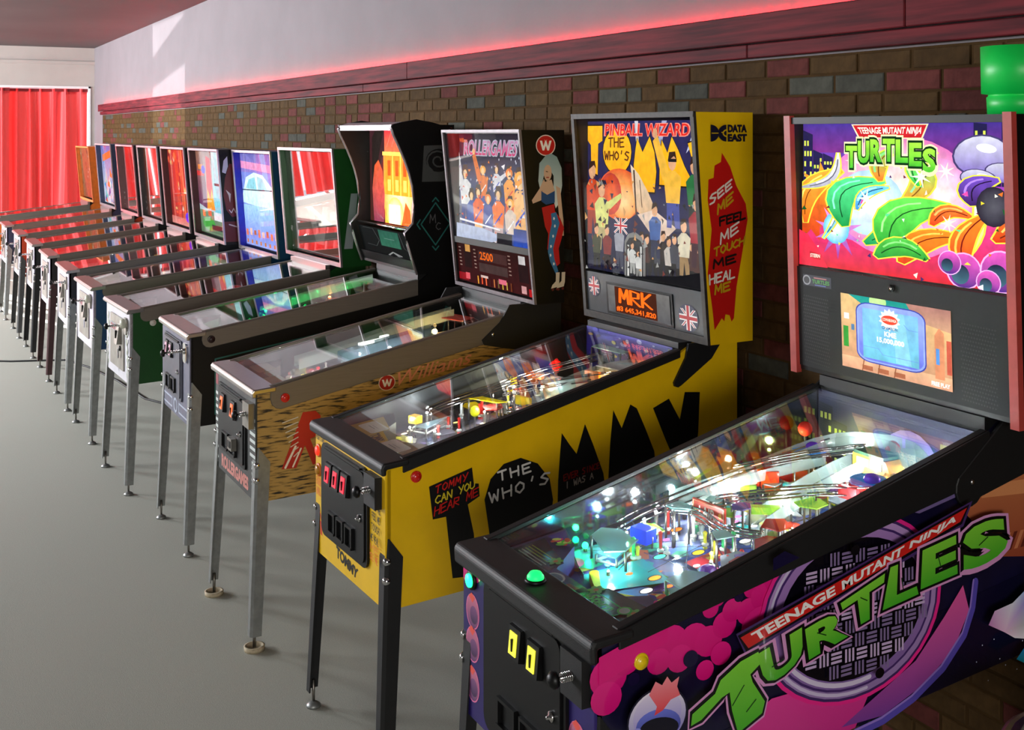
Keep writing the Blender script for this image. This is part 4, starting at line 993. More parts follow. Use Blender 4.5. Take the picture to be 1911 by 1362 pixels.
# ---- playfield of the nearest machine
F = Field(T, TP, 11); r = F.r
A = F.art()
A.poly([(-.26, .05), (.26, .05), (.26, 1.07), (-.26, 1.07)], (96, 112, 176), (130, 136, 176))
pal = [(120, 96, 170), (60, 150, 120), (214, 120, 60), (90, 130, 200), (180, 60, 90), (70, 170, 160), (150, 150, 180), (206, 180, 90), (110, 70, 150), (60, 90, 170), (196, 196, 206), (70, 130, 70)]
for k in range(150):
    x, y = r.uniform(-.25, .25), r.uniform(.2, 1.05); s = r.uniform(.012, .05); n = r.randint(4, 7); t0 = r.uniform(0, 6)
    A.poly([(max(-.26, min(.26, x + s * r.uniform(.6, 1.3) * math.cos(t0 + 2 * PI * i / n))), y + s * r.uniform(.6, 1.3) * math.sin(t0 + 2 * PI * i / n)) for i in range(n)], r.choice(pal))
A.poly([(-.03, .45), (.04, .45), (.06, .62), (-.07, .64)], (40, 70, 170)); A.poly([(-.022, .44), (.022, .44), (.030, .56), (-.028, .56)], (206, 50, 60)); A.poly([(-.012, .49), (.012, .49), (0, .53)], (240, 200, 60))
A.ell(.09, .66, .055, .055, (200, 150, 80), n=24); A.ell(.09, .66, .048, .048, (236, 210, 130), n=24)
for k in range(9): A.ell(.09 + .034 * math.cos(k * .7) * (1 if k % 2 else .5), .66 + .034 * math.sin(k * .7) * (1 if k % 2 else .5), .006, .006, (180, 70, 50), n=8)
A.ell(-.05, .30, .06, .05, (110, 210, 200)); A.ell(-.19, .24, .03, .03, (230, 90, 140)); A.poly([(-.12, .22), (-.02, .22), (.04, .36), (-.10, .38)], (70, 170, 180))
for k in range(26): A.line([(r.uniform(-.25, .25), r.uniform(.25, 1.0)) for _ in range(2)], .0025, (40, 40, 70), False)
A.build('playfield_print', PRINT_GLOSS, T)
A = F.art(); A.l = 340
ins = [(-.20, .235, (250, 110, 60)), (.0, .60, (255, 250, 236)), (.02, .33, (255, 160, 60)), (-.10, .60, (40, 220, 214)), (-.05, .70, (250, 230, 30)), (-.16, .52, (255, 110, 20)), (.16, .40, (60, 250, 150)), (.06, .28, (250, 240, 250)), (.12, .50, (240, 60, 90)), (-.02, .48, (250, 200, 40)), (.18, .66, (70, 240, 120)), (-.06, .40, (80, 250, 180))]
for x, y, c in ins: A.ell(x, y, .013, .018, (30, 30, 40), n=14); A.ell(x, y, .010, .015, c, n=14)
for k in range(26): A.ell(r.uniform(-.22, .22), r.uniform(.26, .95), .007, .009, r.choice([(255, 120, 60), (90, 230, 255), (255, 240, 120), (120, 255, 160), (255, 90, 150), (255, 255, 255)]), n=10)
A.build('playfield_insert', art_mat('lit_insert', 2.4, .3), T)
ap, A = apron(T, TP, mat('purple_apron', (58, 46, 96), 0.3, noise=0.15, scale=60), 0.225)
A.poly([(-.25, .075), (-.085, .075), (-.10, .165), (-.25, .20)], (20, 24, 22)); A.poly([(.03, .075), (.225, .075), (.225, .19), (.07, .175)], (18, 24, 20))
for k in range(9): A.rect(-.235, .085 + .009 * k, -.13 + .004 * (k % 3), .088 + .009 * k, (176, 186, 90) if k > 5 else (196, 200, 180))
for x, y in ((-.095, .09), (-.12, .155), (.06, .15), (.05, .09), (.20, .15), (.19, .09)):
    for i in range(6): A.ell(x + .011 * math.cos(i), y + .011 * math.sin(i), .008, .006, (120, 180, 80), n=8, rot=i)
    A.ell(x, y, .006, .006, (196, 110, 50), n=8)
A.poly(rrect(.065, .105, .185, .145, .018), (70, 200, 80)); A.poly(rrect(.068, .108, .182, .142, .016), (14, 40, 20)); A.text('Stern', (.075, .112, .160, .140), (110, 236, 110), off=.03, shear=.25); A.ell(.180, .142, .017, .015, (70, 200, 80)); A.ell(.180, .142, .012, .011, (200, 206, 200)); A.text('PINBALL', (.085, .094, .150, .102), (214, 220, 206), off=.03)
A.rect(-.085, .072, .035, .135, (58, 70, 130)); A.rect(-.085, .070, .035, .080, (206, 200, 50)); A.ell(-.045, .112, .028, .018, (206, 214, 226), n=20); A.ell(-.045, .112, .023, .013, (120, 130, 160), n=20); A.poly([(-.01, .083), (.035, .083), (.035, .125), (.0, .12)], (150, 60, 50))
for sx in (-1, 1):
    A.poly([(sx * .245, .205), (sx * .245, .255), (sx * .155, .215)], (90, 70, 150))
    for k in range(10): A.ell(sx * r.uniform(.17, .235), r.uniform(.205, .232), .012, .007, r.choice([(110, 210, 70), (240, 90, 60), (250, 230, 120), (230, 40, 130)]), n=8, rot=k)
A.build('apron_print', PRINT_GLOSS, ap)
W = (244, 250, 255)
for x, y, h, c, e in ((.22, .80, .06, (255, 244, 220), 1.6), (-.22, .50, .05, W, .9), (-.17, .70, .05, W, 1.2), (.20, .93, .06, (250, 255, 170), .8), (-.22, .80, .06, (255, 246, 200), 1.1), (-.23, .93, .08, (250, 255, 150), .9), (-.20, .40, .035, (200, 250, 255), .6), (.02, .90, .09, W, .8), (.10, .66, .05, W, .7), (-.08, .27, .02, (190, 250, 240), .45), (-.24, .60, .04, W, .5), (.23, .52, .04, W, .5), (.05, .46, .03, W, .4), (-.12, .48, .035, W, .5), (.235, .68, .05, W, .5), (-.05, .76, .05, W, .5), (.13, .82, .07, W, .5), (-.235, .68, .06, (255, 244, 220), .6), (-.06, 1.03, .10, W, .6), (.16, 1.02, .09, W, .6)):  # rear pair at the end added to brighten the back board
    F.lamp(x, y, h, c, e * 1.6, 0.0040 if e > .75 else .0028, 60)
F.lamp(-.245, .31, .015, (20, 255, 120), .35, .008, 20); F.lamp(.235, .27, .015, (20, 255, 130), .45, .008, 20); F.lamp(-.13, .30, .012, (60, 230, 255), .3, .007, 16)
CL = lambda n, c, a=.6: C(n, c, a)
F.flipper(-.085, .235, -.45, mat('yellow_rubber', (240, 214, 20), .5)); F.flipper(.085, .235, PI + .45, mat('yellow_rubber', (240, 214, 20), .5))
F.sling(-1, .285, C('sling', (160, 190, 200), .5), RUBW); F.sling(1, .285, C('sling', (160, 190, 200), .5), RUBW)
F.plate('plastic', [(-.20, .30), (-.10, .27), (-.07, .31), (-.10, .36), (-.18, .37), (-.22, .34)], .055, C('pale', (190, 226, 226), .5))
F.plate('plastic', [(.10, .30), (.19, .30), (.20, .36), (.13, .39), (.09, .36)], .050, C('pale', (190, 226, 226), .5))
F.block('blue_post', -.16, .42, .02, .05, .04, .035, mat('blue_block', (20, 60, 236), .3, emit=.5), .3)  # blue post with a glow put into its colour
F.block('post_cover', .115, .40, .01, .03, .035, .05, mat('purple_block', (120, 40, 190), .35, emit=.2), .2, .010)
sg = F.block('sign', -.10, .57, .035, .11, .006, .055, mat('sign_red', (206, 62, 40), .4), .12, .002)
q = F.P(-.10, .57, .035); c, s = math.cos(.12), math.sin(.12)
A = Art(q + Vector((-.055 * c + .0034 * s, -.055 * s - .0034 * c, 0)), (.11 * c, .11 * s, 0), (0, 0, .055), .00006)
A.line([(.04, .08), (.96, .08), (.96, .92), (.04, .92), (.04, .08)], .02, (240, 210, 160)); A.text('LAIR', (.22, .30, .72, .76), (250, 240, 226), off=.03); A.ell(.12, .5, .03, .06, (250, 230, 160)); A.ell(.86, .6, .05, .12, (250, 170, 60))
A.build('sign_print', PRINT, sg)
for x, y, w2, a in ((-.045, .70, .075, 1.0), (-.20, .74, .09, 1.15)):
    F.block('bar_plastic', x, y, .045, w2, .022, .018, mat('lime_bar', (150, 206, 50), .35, emit=.15), a, .005)
F.block('cyan_block', -.10, .83, .05, .045, .022, .018, mat('cyan_block', (20, 206, 200), .3, emit=.3), .5); F.block('cyan_block', -.22, .62, .055, .03, .015, .012, mat('cyan_block', (20, 206, 200), .3), .9)
F.block('cyan_block', -.05, .63, .012, .022, .022, .022, mat('cyan_block', (20, 206, 200), .3), .4)
OR = C('orange', (232, 66, 30), .8)
F.block('toy_can', -.205, .80, .05, .05, .045, .05, OR, .3, .012); F.block('toy_can', -.15, .80, .05, .045, .045, .05, OR, .9, .012)
F.bumper(-.17, .90, C('red_cap', (214, 50, 40), .8)); F.bumper(.0, .96, C('red_cap', (214, 50, 40), .8)); F.bumper(-.09, .84, C('clear_cap', (220, 230, 230), .5))
F.dome('dome_cap', -.245 + .015, .99, .14, .020, .020, .020, C('red_cap', (214, 40, 50), .85)); F.dome('dome_cap', .04, 1.03, .14, .020, .020, .022, C('red_cap', (214, 40, 50), .85)); F.dome('dome_cap', .215, 1.03, .12, .018, .018, .018, C('red_cap', (214, 40, 50), .85))
F.dome('dome_cap', .21, .96, .08, .030, .030, .022, C('pink_cap', (246, 130, 160), .8))
# blue rounded plastics with red trim
for x, y, a in ((-.16, .94, .3), (.10, .885, .5)):
    pts = [(x + .05 * math.cos(t) * (1.1 if math.cos(t - a) > 0 else .9), y + .042 * math.sin(t)) for t in [2 * PI * k / 14 for k in range(14)]]
    o = F.plate('blue_plastic', pts, .115, mat('blue_plastic', (40, 130, 214), .25, emit=.12))
    F.dome('plastic_dome', x + .015, y + .0, .123, .020, .020, .014, C('violet', (120, 60, 220), .8))
    F.block('red_plate', x - .005, y - .055, .085, .05, .016, .03, mat('red_plate', (186, 40, 44), .4), .2, .006)
# small yellow toy van
YV = mat('toy_yellow', (232, 160, 40), .4); q = F.P(.07, .985, .075)
mb = MB().use(YV).prism([(-.085, 0), (.085, 0), (.085, .030), (.040, .034), (.022, .062), (-.085, .062)], q.y - .035, q.y + .035, 'y')
mb.v = [(v[0] + q.x, v[1], v[2] + q.z) for v in mb.v]
mb.use(mat('toy_green', (40, 90, 60), .4)).box(q.x - .080, q.x + .018, q.y - .036, q.y + .036, q.z + .062, q.z + .070)
mb.use(mat('toy_glass', (170, 210, 220), .2)).box(q.x - .07, q.x - .03, q.y - .0365, q.y + .0365, q.z + .036, q.z + .055).box(q.x - .015, q.x + .012, q.y - .0365, q.y + .0365, q.z + .036, q.z + .055)
for wx in (-.055, .055):
    for wy in (-.036, .036): mb.use(BLACK).lathe([(.018, -.006), (.018, .006)], (q.x + wx, q.y + wy, q.z), 14, RX90)
mb.use(STEELD).lathe([(.004, -.08), (.004, 0)], (q.x, q.y, q.z), 6)
mb.build('toy_van', None, T)
F.ramp([(-.23, .62, .03), (-.21, .80, .06), (-.12, 1.0, .12), (.05, 1.05, .13), (.15, 1.0, .12)], .05, .035); F.ramp([(-.05, .66, .01), (-.03, .82, .07), (.0, 1.0, .11), (.12, 1.04, .12)], .055, .03)
F.ramp([(-.215, .55, .06), (-.20, .70, .07), (-.1, .93, .10)], .045, .025)
F.wire([(.18, 1.0, .12), (.20, .80, .085), (.20, .60, .065), (.205, .44, .05), (.20, .36, .035)]); F.wire([(-.12, .98, .12), (-.19, .80, .085), (-.20, .60, .07), (-.205, .44, .055), (-.20, .38, .045)])
F.wire([(.22, .98, .11), (.14, .86, .10), (.02, .80, .085), (-.08, .70, .07), (-.14, .62, .06)]); F.wire([(.10, .96, .10), (.16, .86, .09), (.225, .72, .075)], gap=.02)
F.wire([(-.22, .52, .05), (-.12, .56, .06), (-.02, .54, .05), (.06, .60, .045)], gap=.018); F.wire([(.0, .98, .14), (-.1, .90, .12), (-.15, .82, .11), (-.22, .74, .09)], gap=.02)
F.guide([(-.25, .36), (-.24, .55), (-.24, .70), (-.20, .92), (-.08, 1.03)], .025); F.guide([(.235, .30), (.235, .80), (.20, .97), (.08, 1.04)], .025); F.guide([(-.235, .265), (-.16, .235), (-.10, .215)], .02); F.guide([(.235, .265), (.16, .235), (.10, .215)], .02)
for k in range(44):
    x, y = r.uniform(-.23, .23), r.uniform(.36, 1.0); F.post(x, y, r.uniform(.025, .06), C(*r.choice([('clear', (235, 240, 240)), ('yel', (240, 226, 60)), ('grn', (60, 220, 130)), ('red', (226, 60, 50))]), .7))
for k in range(26):
    x, y = r.uniform(-.22, .22), r.uniform(.42, 1.0); s = r.uniform(.022, .05); n = r.randint(4, 6); t0 = r.uniform(0, 6)
    F.plate('plastic', [(x + s * math.cos(t0 + 2 * PI * i / n), y + s * r.uniform(.6, 1.1) * math.sin(t0 + 2 * PI * i / n)) for i in range(n)], r.uniform(.03, .08), C(*r.choice([('pale', (190, 226, 226)), ('grey', (150, 160, 170)), ('red2', (206, 70, 60)), ('lilac', (150, 130, 200)), ('lime', (170, 220, 80))]), .55))
for x, y, a, c in ((-.17, .60, .3, (240, 240, 240)), (-.14, .61, .3, (240, 240, 240)), (.17, .62, -.4, (60, 220, 130)), (.19, .59, -.4, (60, 220, 130)), (.05, .78, 0, (226, 60, 50)), (.08, .78, 0, (226, 60, 50)), (-.06, .92, 0, (240, 210, 40))): F.target(x, y, mat('target_%d_%d_%d' % c, c, .35), a)
# printed back board: night city
A = Art((-.262, 1.0685, TP['pz'](0, 1.07)), (.524, 0, 0), (0, 0, .215), .00006)
A.rect(0, 0, 1, 1, (60, 56, 110), (44, 40, 80)); city(A, .0, .52, 0, .95, 5, (26, 26, 54), (226, 236, 120), rr); A.ell(.62, .30, .20, .55, (110, 96, 170), (150, 130, 200)); A.rect(.80, 0, 1, .8, (150, 160, 110)); A.ell(.92, .4, .06, .2, (196, 200, 60)); A.ell(.86, .3, .05, .2, (70, 110, 180))
A.build('back_board_print', PRINT, T)
# ------------------------------------------------------------------ bright yellow machine with black lettering
YEL = mat('yellow_vinyl', (238, 190, 8), 0.35, noise=0.04, scale=10, coat=0.15); YELD = YEL
BK = (12, 12, 12)
p = dict(x=-3.284, y=0.079, a=0.032, cw=0.276, lw=0.290, hl=0.915, cb=0.500, sb=0.043, L=1.272, yg=1.03, zg=1.134, band=(0.036, 0.026), round_rail=False,
         bw=0.355, bb=1.153, bt=1.897, yt=1.030, ybm=1.090, yk=1.270, side_mat=YEL, front_mat=YEL, lock_mat=BLACKM, rail_mat=BLACKM, leg_mat=BLACKM, pf_mat=PFB, btn_mat=REDBTN, btn=(0.097, 0.862),
         lock_h=0.036, lock_bev=0.006, legup=0.20, bb_mat=YEL, bb_in=BLACK, bb_top=BLACK, trim_mat=mat('worn_black', (48, 40, 30), 0.6, noise=0.3, scale=60), trim_w=0.016)
Y = machine('pinball_machine', 'bright yellow pinball machine with big black letters along its side', p)
A = side_art(0.2766)
A.poly([(0.138, 0.827), (0.276, 0.862), (0.282, 0.815), (0.298, 0.812), (0.301, 0.775), (0.262, 0.757), (0.282, 0.669), (0.290, 0.56), (0.250, 0.550), (0.213, 0.553), (0.192, 0.733), (0.150, 0.732)], BK)
A.poly([(0.317, 0.762), (0.337, 0.819), (0.381, 0.857), (0.439, 0.867), (0.498, 0.842), (0.540, 0.79), (0.552, 0.725), (0.540, 0.65), (0.50, 0.60), (0.44, 0.575), (0.38, 0.59), (0.335, 0.65)], BK)
A.poly([(0.565, 0.60), (0.570, 0.78), (0.577, 0.864), (0.583, 0.922), (0.612, 0.882), (0.636, 0.852), (0.667, 0.939), (0.698, 0.87), (0.735, 0.778), (0.76, 0.62), (0.70, 0.62), (0.665, 0.72), (0.62, 0.61)], BK)
A.poly([(0.745, 0.62), (0.754, 0.769), (0.761, 0.873), (0.772, 0.969), (0.804, 0.909), (0.837, 0.979), (0.862, 0.964), (0.895, 0.897), (0.930, 0.82), (0.95, 0.64), (0.90, 0.64), (0.86, 0.74), (0.81, 0.63)], BK)
A.poly([(0.925, 0.957), (0.988, 0.980), (1.032, 0.908), (1.052, 0.994), (1.114, 0.987), (1.107, 0.858), (1.09, 0.74), (1.07, 0.66), (1.0, 0.66), (1.0, 0.80), (0.975, 0.85)], BK)
RS = (206, 30, 22)
A.hand('TOMMY', [(.158, .804), (.258, .828), (.262, .850), (.160, .825)], RS, .0035); A.hand('CAN YOU', [(.158, .775), (.282, .803), (.284, .825), (.158, .796)], (220, 196, 40), .0038, .25); A.hand('HEAR ME', [(.152, .742), (.292, .780), (.294, .803), (.156, .768)], RS, .0035, .25)
A.hand('THE', [(.362, .812), (.470, .823), (.468, .850), (.358, .838)], (226, 224, 216), .006, .5); A.hand("WHO'S", [(.333, .752), (.530, .782), (.535, .814), (.328, .782)], (226, 224, 216), .006, .45)
A.hand('EVER SINCE', [(.585, .778), (.715, .800), (.715, .818), (.585, .797)], (150, 20, 20), .003, .25); A.hand('I WAS A', [(.59, .755), (.69, .772), (.69, .79), (.59, .774)], (170, 160, 150), .003, .25)
A.build('side_art', PRINT, Y)
A = front_art(0.0036)
A.hand('PUSH START', (-.27, .858, -.19, .872), (30, 24, 10), .002); A.build('front_art', PRINT, Y); A = front_art(0.0036); A.hand('EXTRA', (-.268, .715, -.225, .738), (226, 120, 30), .003); A.hand('BALL', (-.262, .685, -.222, .708), (226, 120, 30), .003); A.build('front_art', PRINT, Y); A = front_art(0.0036)
A.poly([(-.245, .645), (-.225, .605), (-.236, .605), (-.232, .565), (-.216, .562), (-.222, .60), (-.208, .598)], (206, 50, 24)); A.build('front_art', PRINT, Y); A = front_art(0.0036); A.text('TOMMY', [(-.095, .535), (.072, .520), (.082, .552), (-.095, .572)], BK, off=.05); A.build('front_art', PRINT, Y); A = front_art(0.0036)
for t, z, c in (('SEE ME', .762, BK), ('FEEL ME', .735, BK), ('TOUCH', .705, BK), ('ME HEAL', .675, BK), ('ME', .648, (226, 110, 30)), ('SEE ME', .622, (226, 110, 30))): A.hand(t, [(.185, z), (.245, z - .004), (.245, z + .016), (.185, z + .018)], c, .0022, .25)
A.build('front_art', PRINT, Y)
coin_door(Y, -0.205, 0.578, 0.165, 0.866, BLACK, [(-0.115, 0.785), (-0.050, 0.786), (0.015, 0.787)], (214, 20, 50), 0.8, 0.03)
plunger(Y, 0.212, 0.825, BLACKM, True)
for z, m in ((0.825, glow('start_red', (255, 40, 20), 1.6)), (0.764, mat('amber_button', (190, 130, 30), .3))):
    MB().use(mat('orange_ring', (216, 110, 30), .4)).lathe([(0.021, 0), (0.021, 0.004), (0.016, 0.005)], (-0.266 + .022, 0.004, z), 18, RX90).use(m).lathe([(0.0155, 0.004), (0.014, 0.010), (0.001, 0.011)], (-0.266 + .022, 0.004, z), 18, RX90).build('start_button', None, Y)
for s in (-1, 1):
    a, b = sorted((s * 0.278, s * 0.287)); h = MB().use(BLACKM).prism([(1.003, 1.030), (1.006, 1.018), (1.018, 1.014), (1.032, 1.020), (1.156, 1.095), (1.20, 1.150), (1.06, 1.150), (1.05, 1.105)], a, b); h.build('pivot_plate', None, Y)
bbx = backbox(Y, p)
A = side_art(0.3556)
A.poly([(1.14, 1.767), (1.174, 1.722), (1.20, 1.66), (1.240, 1.60), (1.248, 1.55), (1.225, 1.44), (1.201, 1.333), (1.19, 1.232), (1.180, 1.222), (1.172, 1.243), (1.155, 1.247), (1.15, 1.225), (1.140, 1.236), (1.11, 1.200), (1.102, 1.263), (1.082, 1.382), (1.098, 1.522), (1.082, 1.617), (1.085, 1.682), (1.106, 1.687), (1.11, 1.726), (1.136, 1.737)], (196, 20, 16))
Wt = (232, 222, 206); OY = (196, 150, 20)
for t, q, c, wd in (('SEE', [(1.092, 1.600), (1.180, 1.655), (1.180, 1.680), (1.090, 1.628)], Wt, .006), ('ME', [(1.122, 1.570), (1.185, 1.612), (1.185, 1.640), (1.122, 1.600)], OY, .007), ('FEEL', [(1.130, 1.533), (1.235, 1.552), (1.240, 1.578), (1.130, 1.560)], (24, 16, 14), .007), ('ME', [(1.132, 1.474), (1.205, 1.512), (1.208, 1.542), (1.132, 1.508)], Wt, .006), ('TOUCH', [(1.106, 1.436), (1.228, 1.470), (1.232, 1.494), (1.106, 1.462)], OY, .006), ('ME', [(1.102, 1.398), (1.192, 1.414), (1.194, 1.438), (1.102, 1.425)], (30, 16, 14), .007), ('HEAL', [(1.085, 1.348), (1.186, 1.364), (1.190, 1.392), (1.085, 1.378)], Wt, .006), ('ME', [(1.106, 1.316), (1.166, 1.326), (1.168, 1.352), (1.106, 1.344)], OY, .007)): A.hand(t, q, c, wd, .25)
A.text('DATA', (1.158, 1.832, 1.238, 1.857), (20, 18, 40), off=.06); A.text('EAST', (1.158, 1.802, 1.238, 1.827), (20, 18, 40), off=.06)
A.ell(1.088, 1.8295, .034, .027, (20, 18, 40), a0=-PI / 2, a1=PI / 2); A.ell(1.152, 1.8295, .034, .027, (20, 18, 40), a0=PI / 2, a1=3 * PI / 2); A.line([(1.092, 1.8295), (1.118, 1.8295)], .003, (214, 170, 10)); A.line([(1.132, 1.832), (1.15, 1.832)], .003, (214, 170, 10)); A.ell(1.152, 1.8295, .016, .012, (214, 170, 10), a0=PI / 2, a1=3 * PI / 2); A.ell(1.152, 1.8295, .011, .008, (20, 18, 40), a0=PI / 2, a1=3 * PI / 2)
A.build('side_art', PRINT, bbx)
# lit print: yellow title letters over a night stage
A = face_art(upright(p, 1.088), -0.341, 0.341, 1.330, 1.872, 0)
A.rect(0, 0, 1, 1, (24, 24, 46), (40, 38, 90)); A.poly([(.85, .8), (.93, 1), (1, 1), (1, .94)], (190, 196, 226)); A.poly([(.45, .8), (.43, 1.0), (.46, 1.0), (.47, .8)], (206, 206, 214)); A.poly([(.61, .8), (.66, 1.0), (.70, 1.0), (.64, .8)], (160, 166, 200))
OG = (250, 176, 20); OG2 = (252, 190, 30); OU = (30, 20, 10)
def lt(q):
    A.poly(grow(q, 1.06), OU); A.poly(q, OG, OG2)
lt([(.0, .97), (.0, .87), (.03, .84), (.035, .66), (.095, .64), (.10, .85), (.14, .87), (.14, .97)][::1])
A.ell(.275, .80, .135, .155, OU); A.ell(.275, .80, .128, .148, OG, OG2)
lt([(.425, .60), (.425, .72), (.44, .82), (.455, .89), (.50, .80), (.56, .90), (.60, .80), (.615, .68), (.60, .55), (.46, .55)])
lt([(.64, .60), (.645, .76), (.66, .88), (.705, .80), (.74, .90), (.79, .82), (.84, .72), (.88, .66), (.875, .60)])
lt([(.865, .86), (.93, .88), (.95, .80), (.97, .90), (1.0, .90), (1.0, .55), (.90, .50), (.86, .56), (.93, .66)])
A.text('PINBALL WIZARD', (.155, .90, .885, .985), (250, 150, 130), off=.06, shear=.1); A.text('PINBALL WIZARD', (.165, .905, .875, .98), (226, 40, 30), off=.015, shear=.1)
A.hand('THE', (.20, .83, .34, .89), (90, 40, 10), .010); A.hand("WHO'S", (.165, .745, .385, .80), (90, 40, 10), .010, .3)
A.blend(.30, .52, .20, .17, (250, 200, 110), (226, 90, 40), 24); A.blend(.34, .48, .12, .12, (252, 214, 150), (244, 150, 70), 20); A.blend(.22, .52, .10, .14, (240, 110, 50), (190, 60, 50), 16)
A.poly([(.40, .72), (.47, .66), (.55, .55), (.66, .36), (.60, .32), (.46, .42), (.42, .55)], (206, 160, 110), (226, 206, 180)); A.poly([(.46, .40), (.64, .22), (.78, .34), (.60, .44)], (196, 170, 150), (226, 200, 180)); A.line([(.43, .68), (.45, .40)], .012, (60, 40, 30)); A.line([(.48, .62), (.50, .45)], .006, (90, 60, 40))
def fig(x, y, s, top, leg, skin=(214, 160, 120), arm=0):
    A.poly([(x - .05 * s, y), (x - .01 * s, y), (x, y + .12 * s), (x + .02 * s, y), (x + .06 * s, y), (x + .05 * s, y + .18 * s), (x - .05 * s, y + .18 * s)], leg)
    A.poly([(x - .055 * s, y + .16 * s), (x + .055 * s, y + .16 * s), (x + .07 * s, y + .33 * s), (x + .02 * s, y + .37 * s), (x - .03 * s, y + .37 * s), (x - .075 * s, y + .32 * s)], top)
    if arm > 0: A.poly([(x + .05 * s, y + .34 * s), (x + .075 * s, y + .29 * s), (x + .19 * s, y + .38 * s), (x + .18 * s, y + .41 * s)], top)
    if arm < 0: A.poly([(x - .03 * s, y + .36 * s), (x - .085 * s, y + .30 * s), (x - .17 * s, y + .56 * s), (x - .13 * s, y + .60 * s)], top); A.ell(x - .15 * s, y + .61 * s, .022 * s, .035 * s, skin, n=8)
    A.ell(x - .005 * s, y + .425 * s, .033 * s, .055 * s, skin, n=12); A.poly([(x - .042 * s, y + .43 * s), (x - .03 * s, y + .49 * s), (x + .02 * s, y + .495 * s), (x + .033 * s, y + .44 * s), (x + .01 * s, y + .465 * s)], (50, 30, 20))
rr = random.Random(9)
for k in range(12): fig(.50 + .045 * k, .0 + .05 * rr.random(), .55, rr.choice([(40, 30, 30), (70, 40, 36), (120, 70, 40), (60, 60, 70), (190, 180, 170)]), (26, 22, 24))
fig(.06, .24, 1.0, (206, 70, 30), (150, 50, 30), arm=1); fig(.15, .14, .95, (206, 206, 120), (176, 160, 110), arm=1); fig(.10, .02, .6, (60, 60, 40), (30, 26, 24)); fig(.20, .02, .6, (120, 40, 40), (40, 26, 30)); fig(.31, .05, .62, (150, 150, 160), (60, 60, 80))
fig(.76, .34, .95, (236, 180, 60), (60, 70, 150), arm=-1); A.rect(.725, .745, .79, .765, (20, 20, 24)); fig(.93, .34, .9, (40, 110, 60), (30, 40, 36)); fig(.95, .12, .9, (150, 40, 50), (60, 30, 40)); fig(.85, .06, .7, (206, 196, 170), (150, 120, 80)); fig(.62, .14, .7, (60, 90, 150), (40, 44, 70))
A.poly([(.36, .0), (.36, .22), (.39, .27), (.45, .29), (.51, .26), (.54, .20), (.54, .0)], (120, 118, 116)); A.poly([(.375, .0), (.375, .21), (.40, .245), (.45, .255), (.50, .235), (.52, .19), (.52, .0)], (36, 36, 40)); A.rect(.385, .0, .40, .20, (200, 200, 196)); A.rect(.495, .0, .51, .20, (190, 190, 186)); fig(.43, .02, .42, (190, 190, 186), (150, 150, 146)); fig(.48, .0, .36, (200, 200, 196), (120, 120, 116))
def jack(A, x0, y0, x1, y1, disc=None):
    w2, h = x1 - x0, y1 - y0
    A.poly([(x0, y0), (x1, y0), (x1, y1), (x0, y1)] if not disc else [(x0 + w2 / 2 + w2 / 2 * math.cos(t * .3142), y0 + h / 2 + h / 2 * math.sin(t * .3142)) for t in range(20)], (24, 26, 60))
    k = .62 if disc else 1.0; cx, cy = (x0 + x1) / 2, (y0 + y1) / 2; a, b = w2 / 2 * k, h / 2 * k
    for sx, sy in ((1, 1), (1, -1)):
        A.line([(cx - sx * a, cy - sy * b), (cx + sx * a, cy + sy * b)], min(w2, h) * .14, (230, 228, 226), False); A.line([(cx - sx * a, cy - sy * b), (cx + sx * a, cy + sy * b)], min(w2, h) * .05, (176, 30, 40), False)
    k = .88 if disc else 1.0; a, b = w2 / 2 * k, h / 2 * k
    for c, f in (((230, 228, 226), 1.0), ((176, 30, 40), .55)): A.rect(cx - a, cy - h * .11 * f, cx + a, cy + h * .11 * f, c); A.rect(cx - w2 * .11 * f, cy - b, cx + w2 * .11 * f, cy + b, c)
for k in range(120):
    x, y, s_ = rr.random(), rr.random() * .62, rr.uniform(.006, .028); t0 = rr.uniform(0, 6)
    A.poly([(x + s_ * rr.uniform(.3, 1.3) * math.cos(t0 + 2.1 * i), y + 1.3 * s_ * rr.uniform(.3, 1.3) * math.sin(t0 + 2.1 * i)) for i in range(3)], rr.choice([(20, 16, 20), (60, 40, 36), (206, 150, 90), (150, 150, 146), (110, 50, 40), (30, 30, 60)]))
jack(A, .285, .27, .40, .37); A.poly([(.0, 0), (1, 0), (1, .10), (.80, .05), (.4, .0)], (16, 16, 20))
A.build('translite', art_mat('lit_print_mid', 1.05, 0.3), bbx)
face_pane(p, -0.340, 0.340, 1.326, 1.878, 0.002, glass('backglass_clear', refl=0.4), bbx)
sp = face_pane(p, -0.340, 0.340, 1.172, 1.322, 0.0, mat('slate_panel', (52, 56, 60), 0.4), bbx, 'speaker_panel', 0.02)
A = face_art(p, -0.340, 0.340, 1.172, 1.322, -0.0012)
jack(A, .02, .40, .135, .92, True); A.build('flag_badge', PRINT, sp); A = face_art(p, -0.340, 0.340, 1.172, 1.322, -0.0012); jack(A, .80, .06, .955, .62 + .06, True)
A.build('flag_badge', PRINT, sp)
fr = face_pane(p, -0.205, 0.180, 1.182, 1.296, -0.004, BLACK, sp, 'display_frame', 0.006)
A = face_art(p, -0.193, 0.168, 1.192, 1.288, -0.006)
A.rect(0, 0, 1, 1, (74, 74, 76), (96, 94, 92)); DO = (255, 100, 20)
A.rect(.12, .02, .80, .98, (60, 26, 14)); A.hand('MRK', (.20, .40, .72, .92), DO, .045, .3); A.text('#3 645,341,820', (.14, .06, .78, .28), DO, off=.03)
A.build('dot_display', art_mat('dot_glow', 1.5, 0.4), fr)
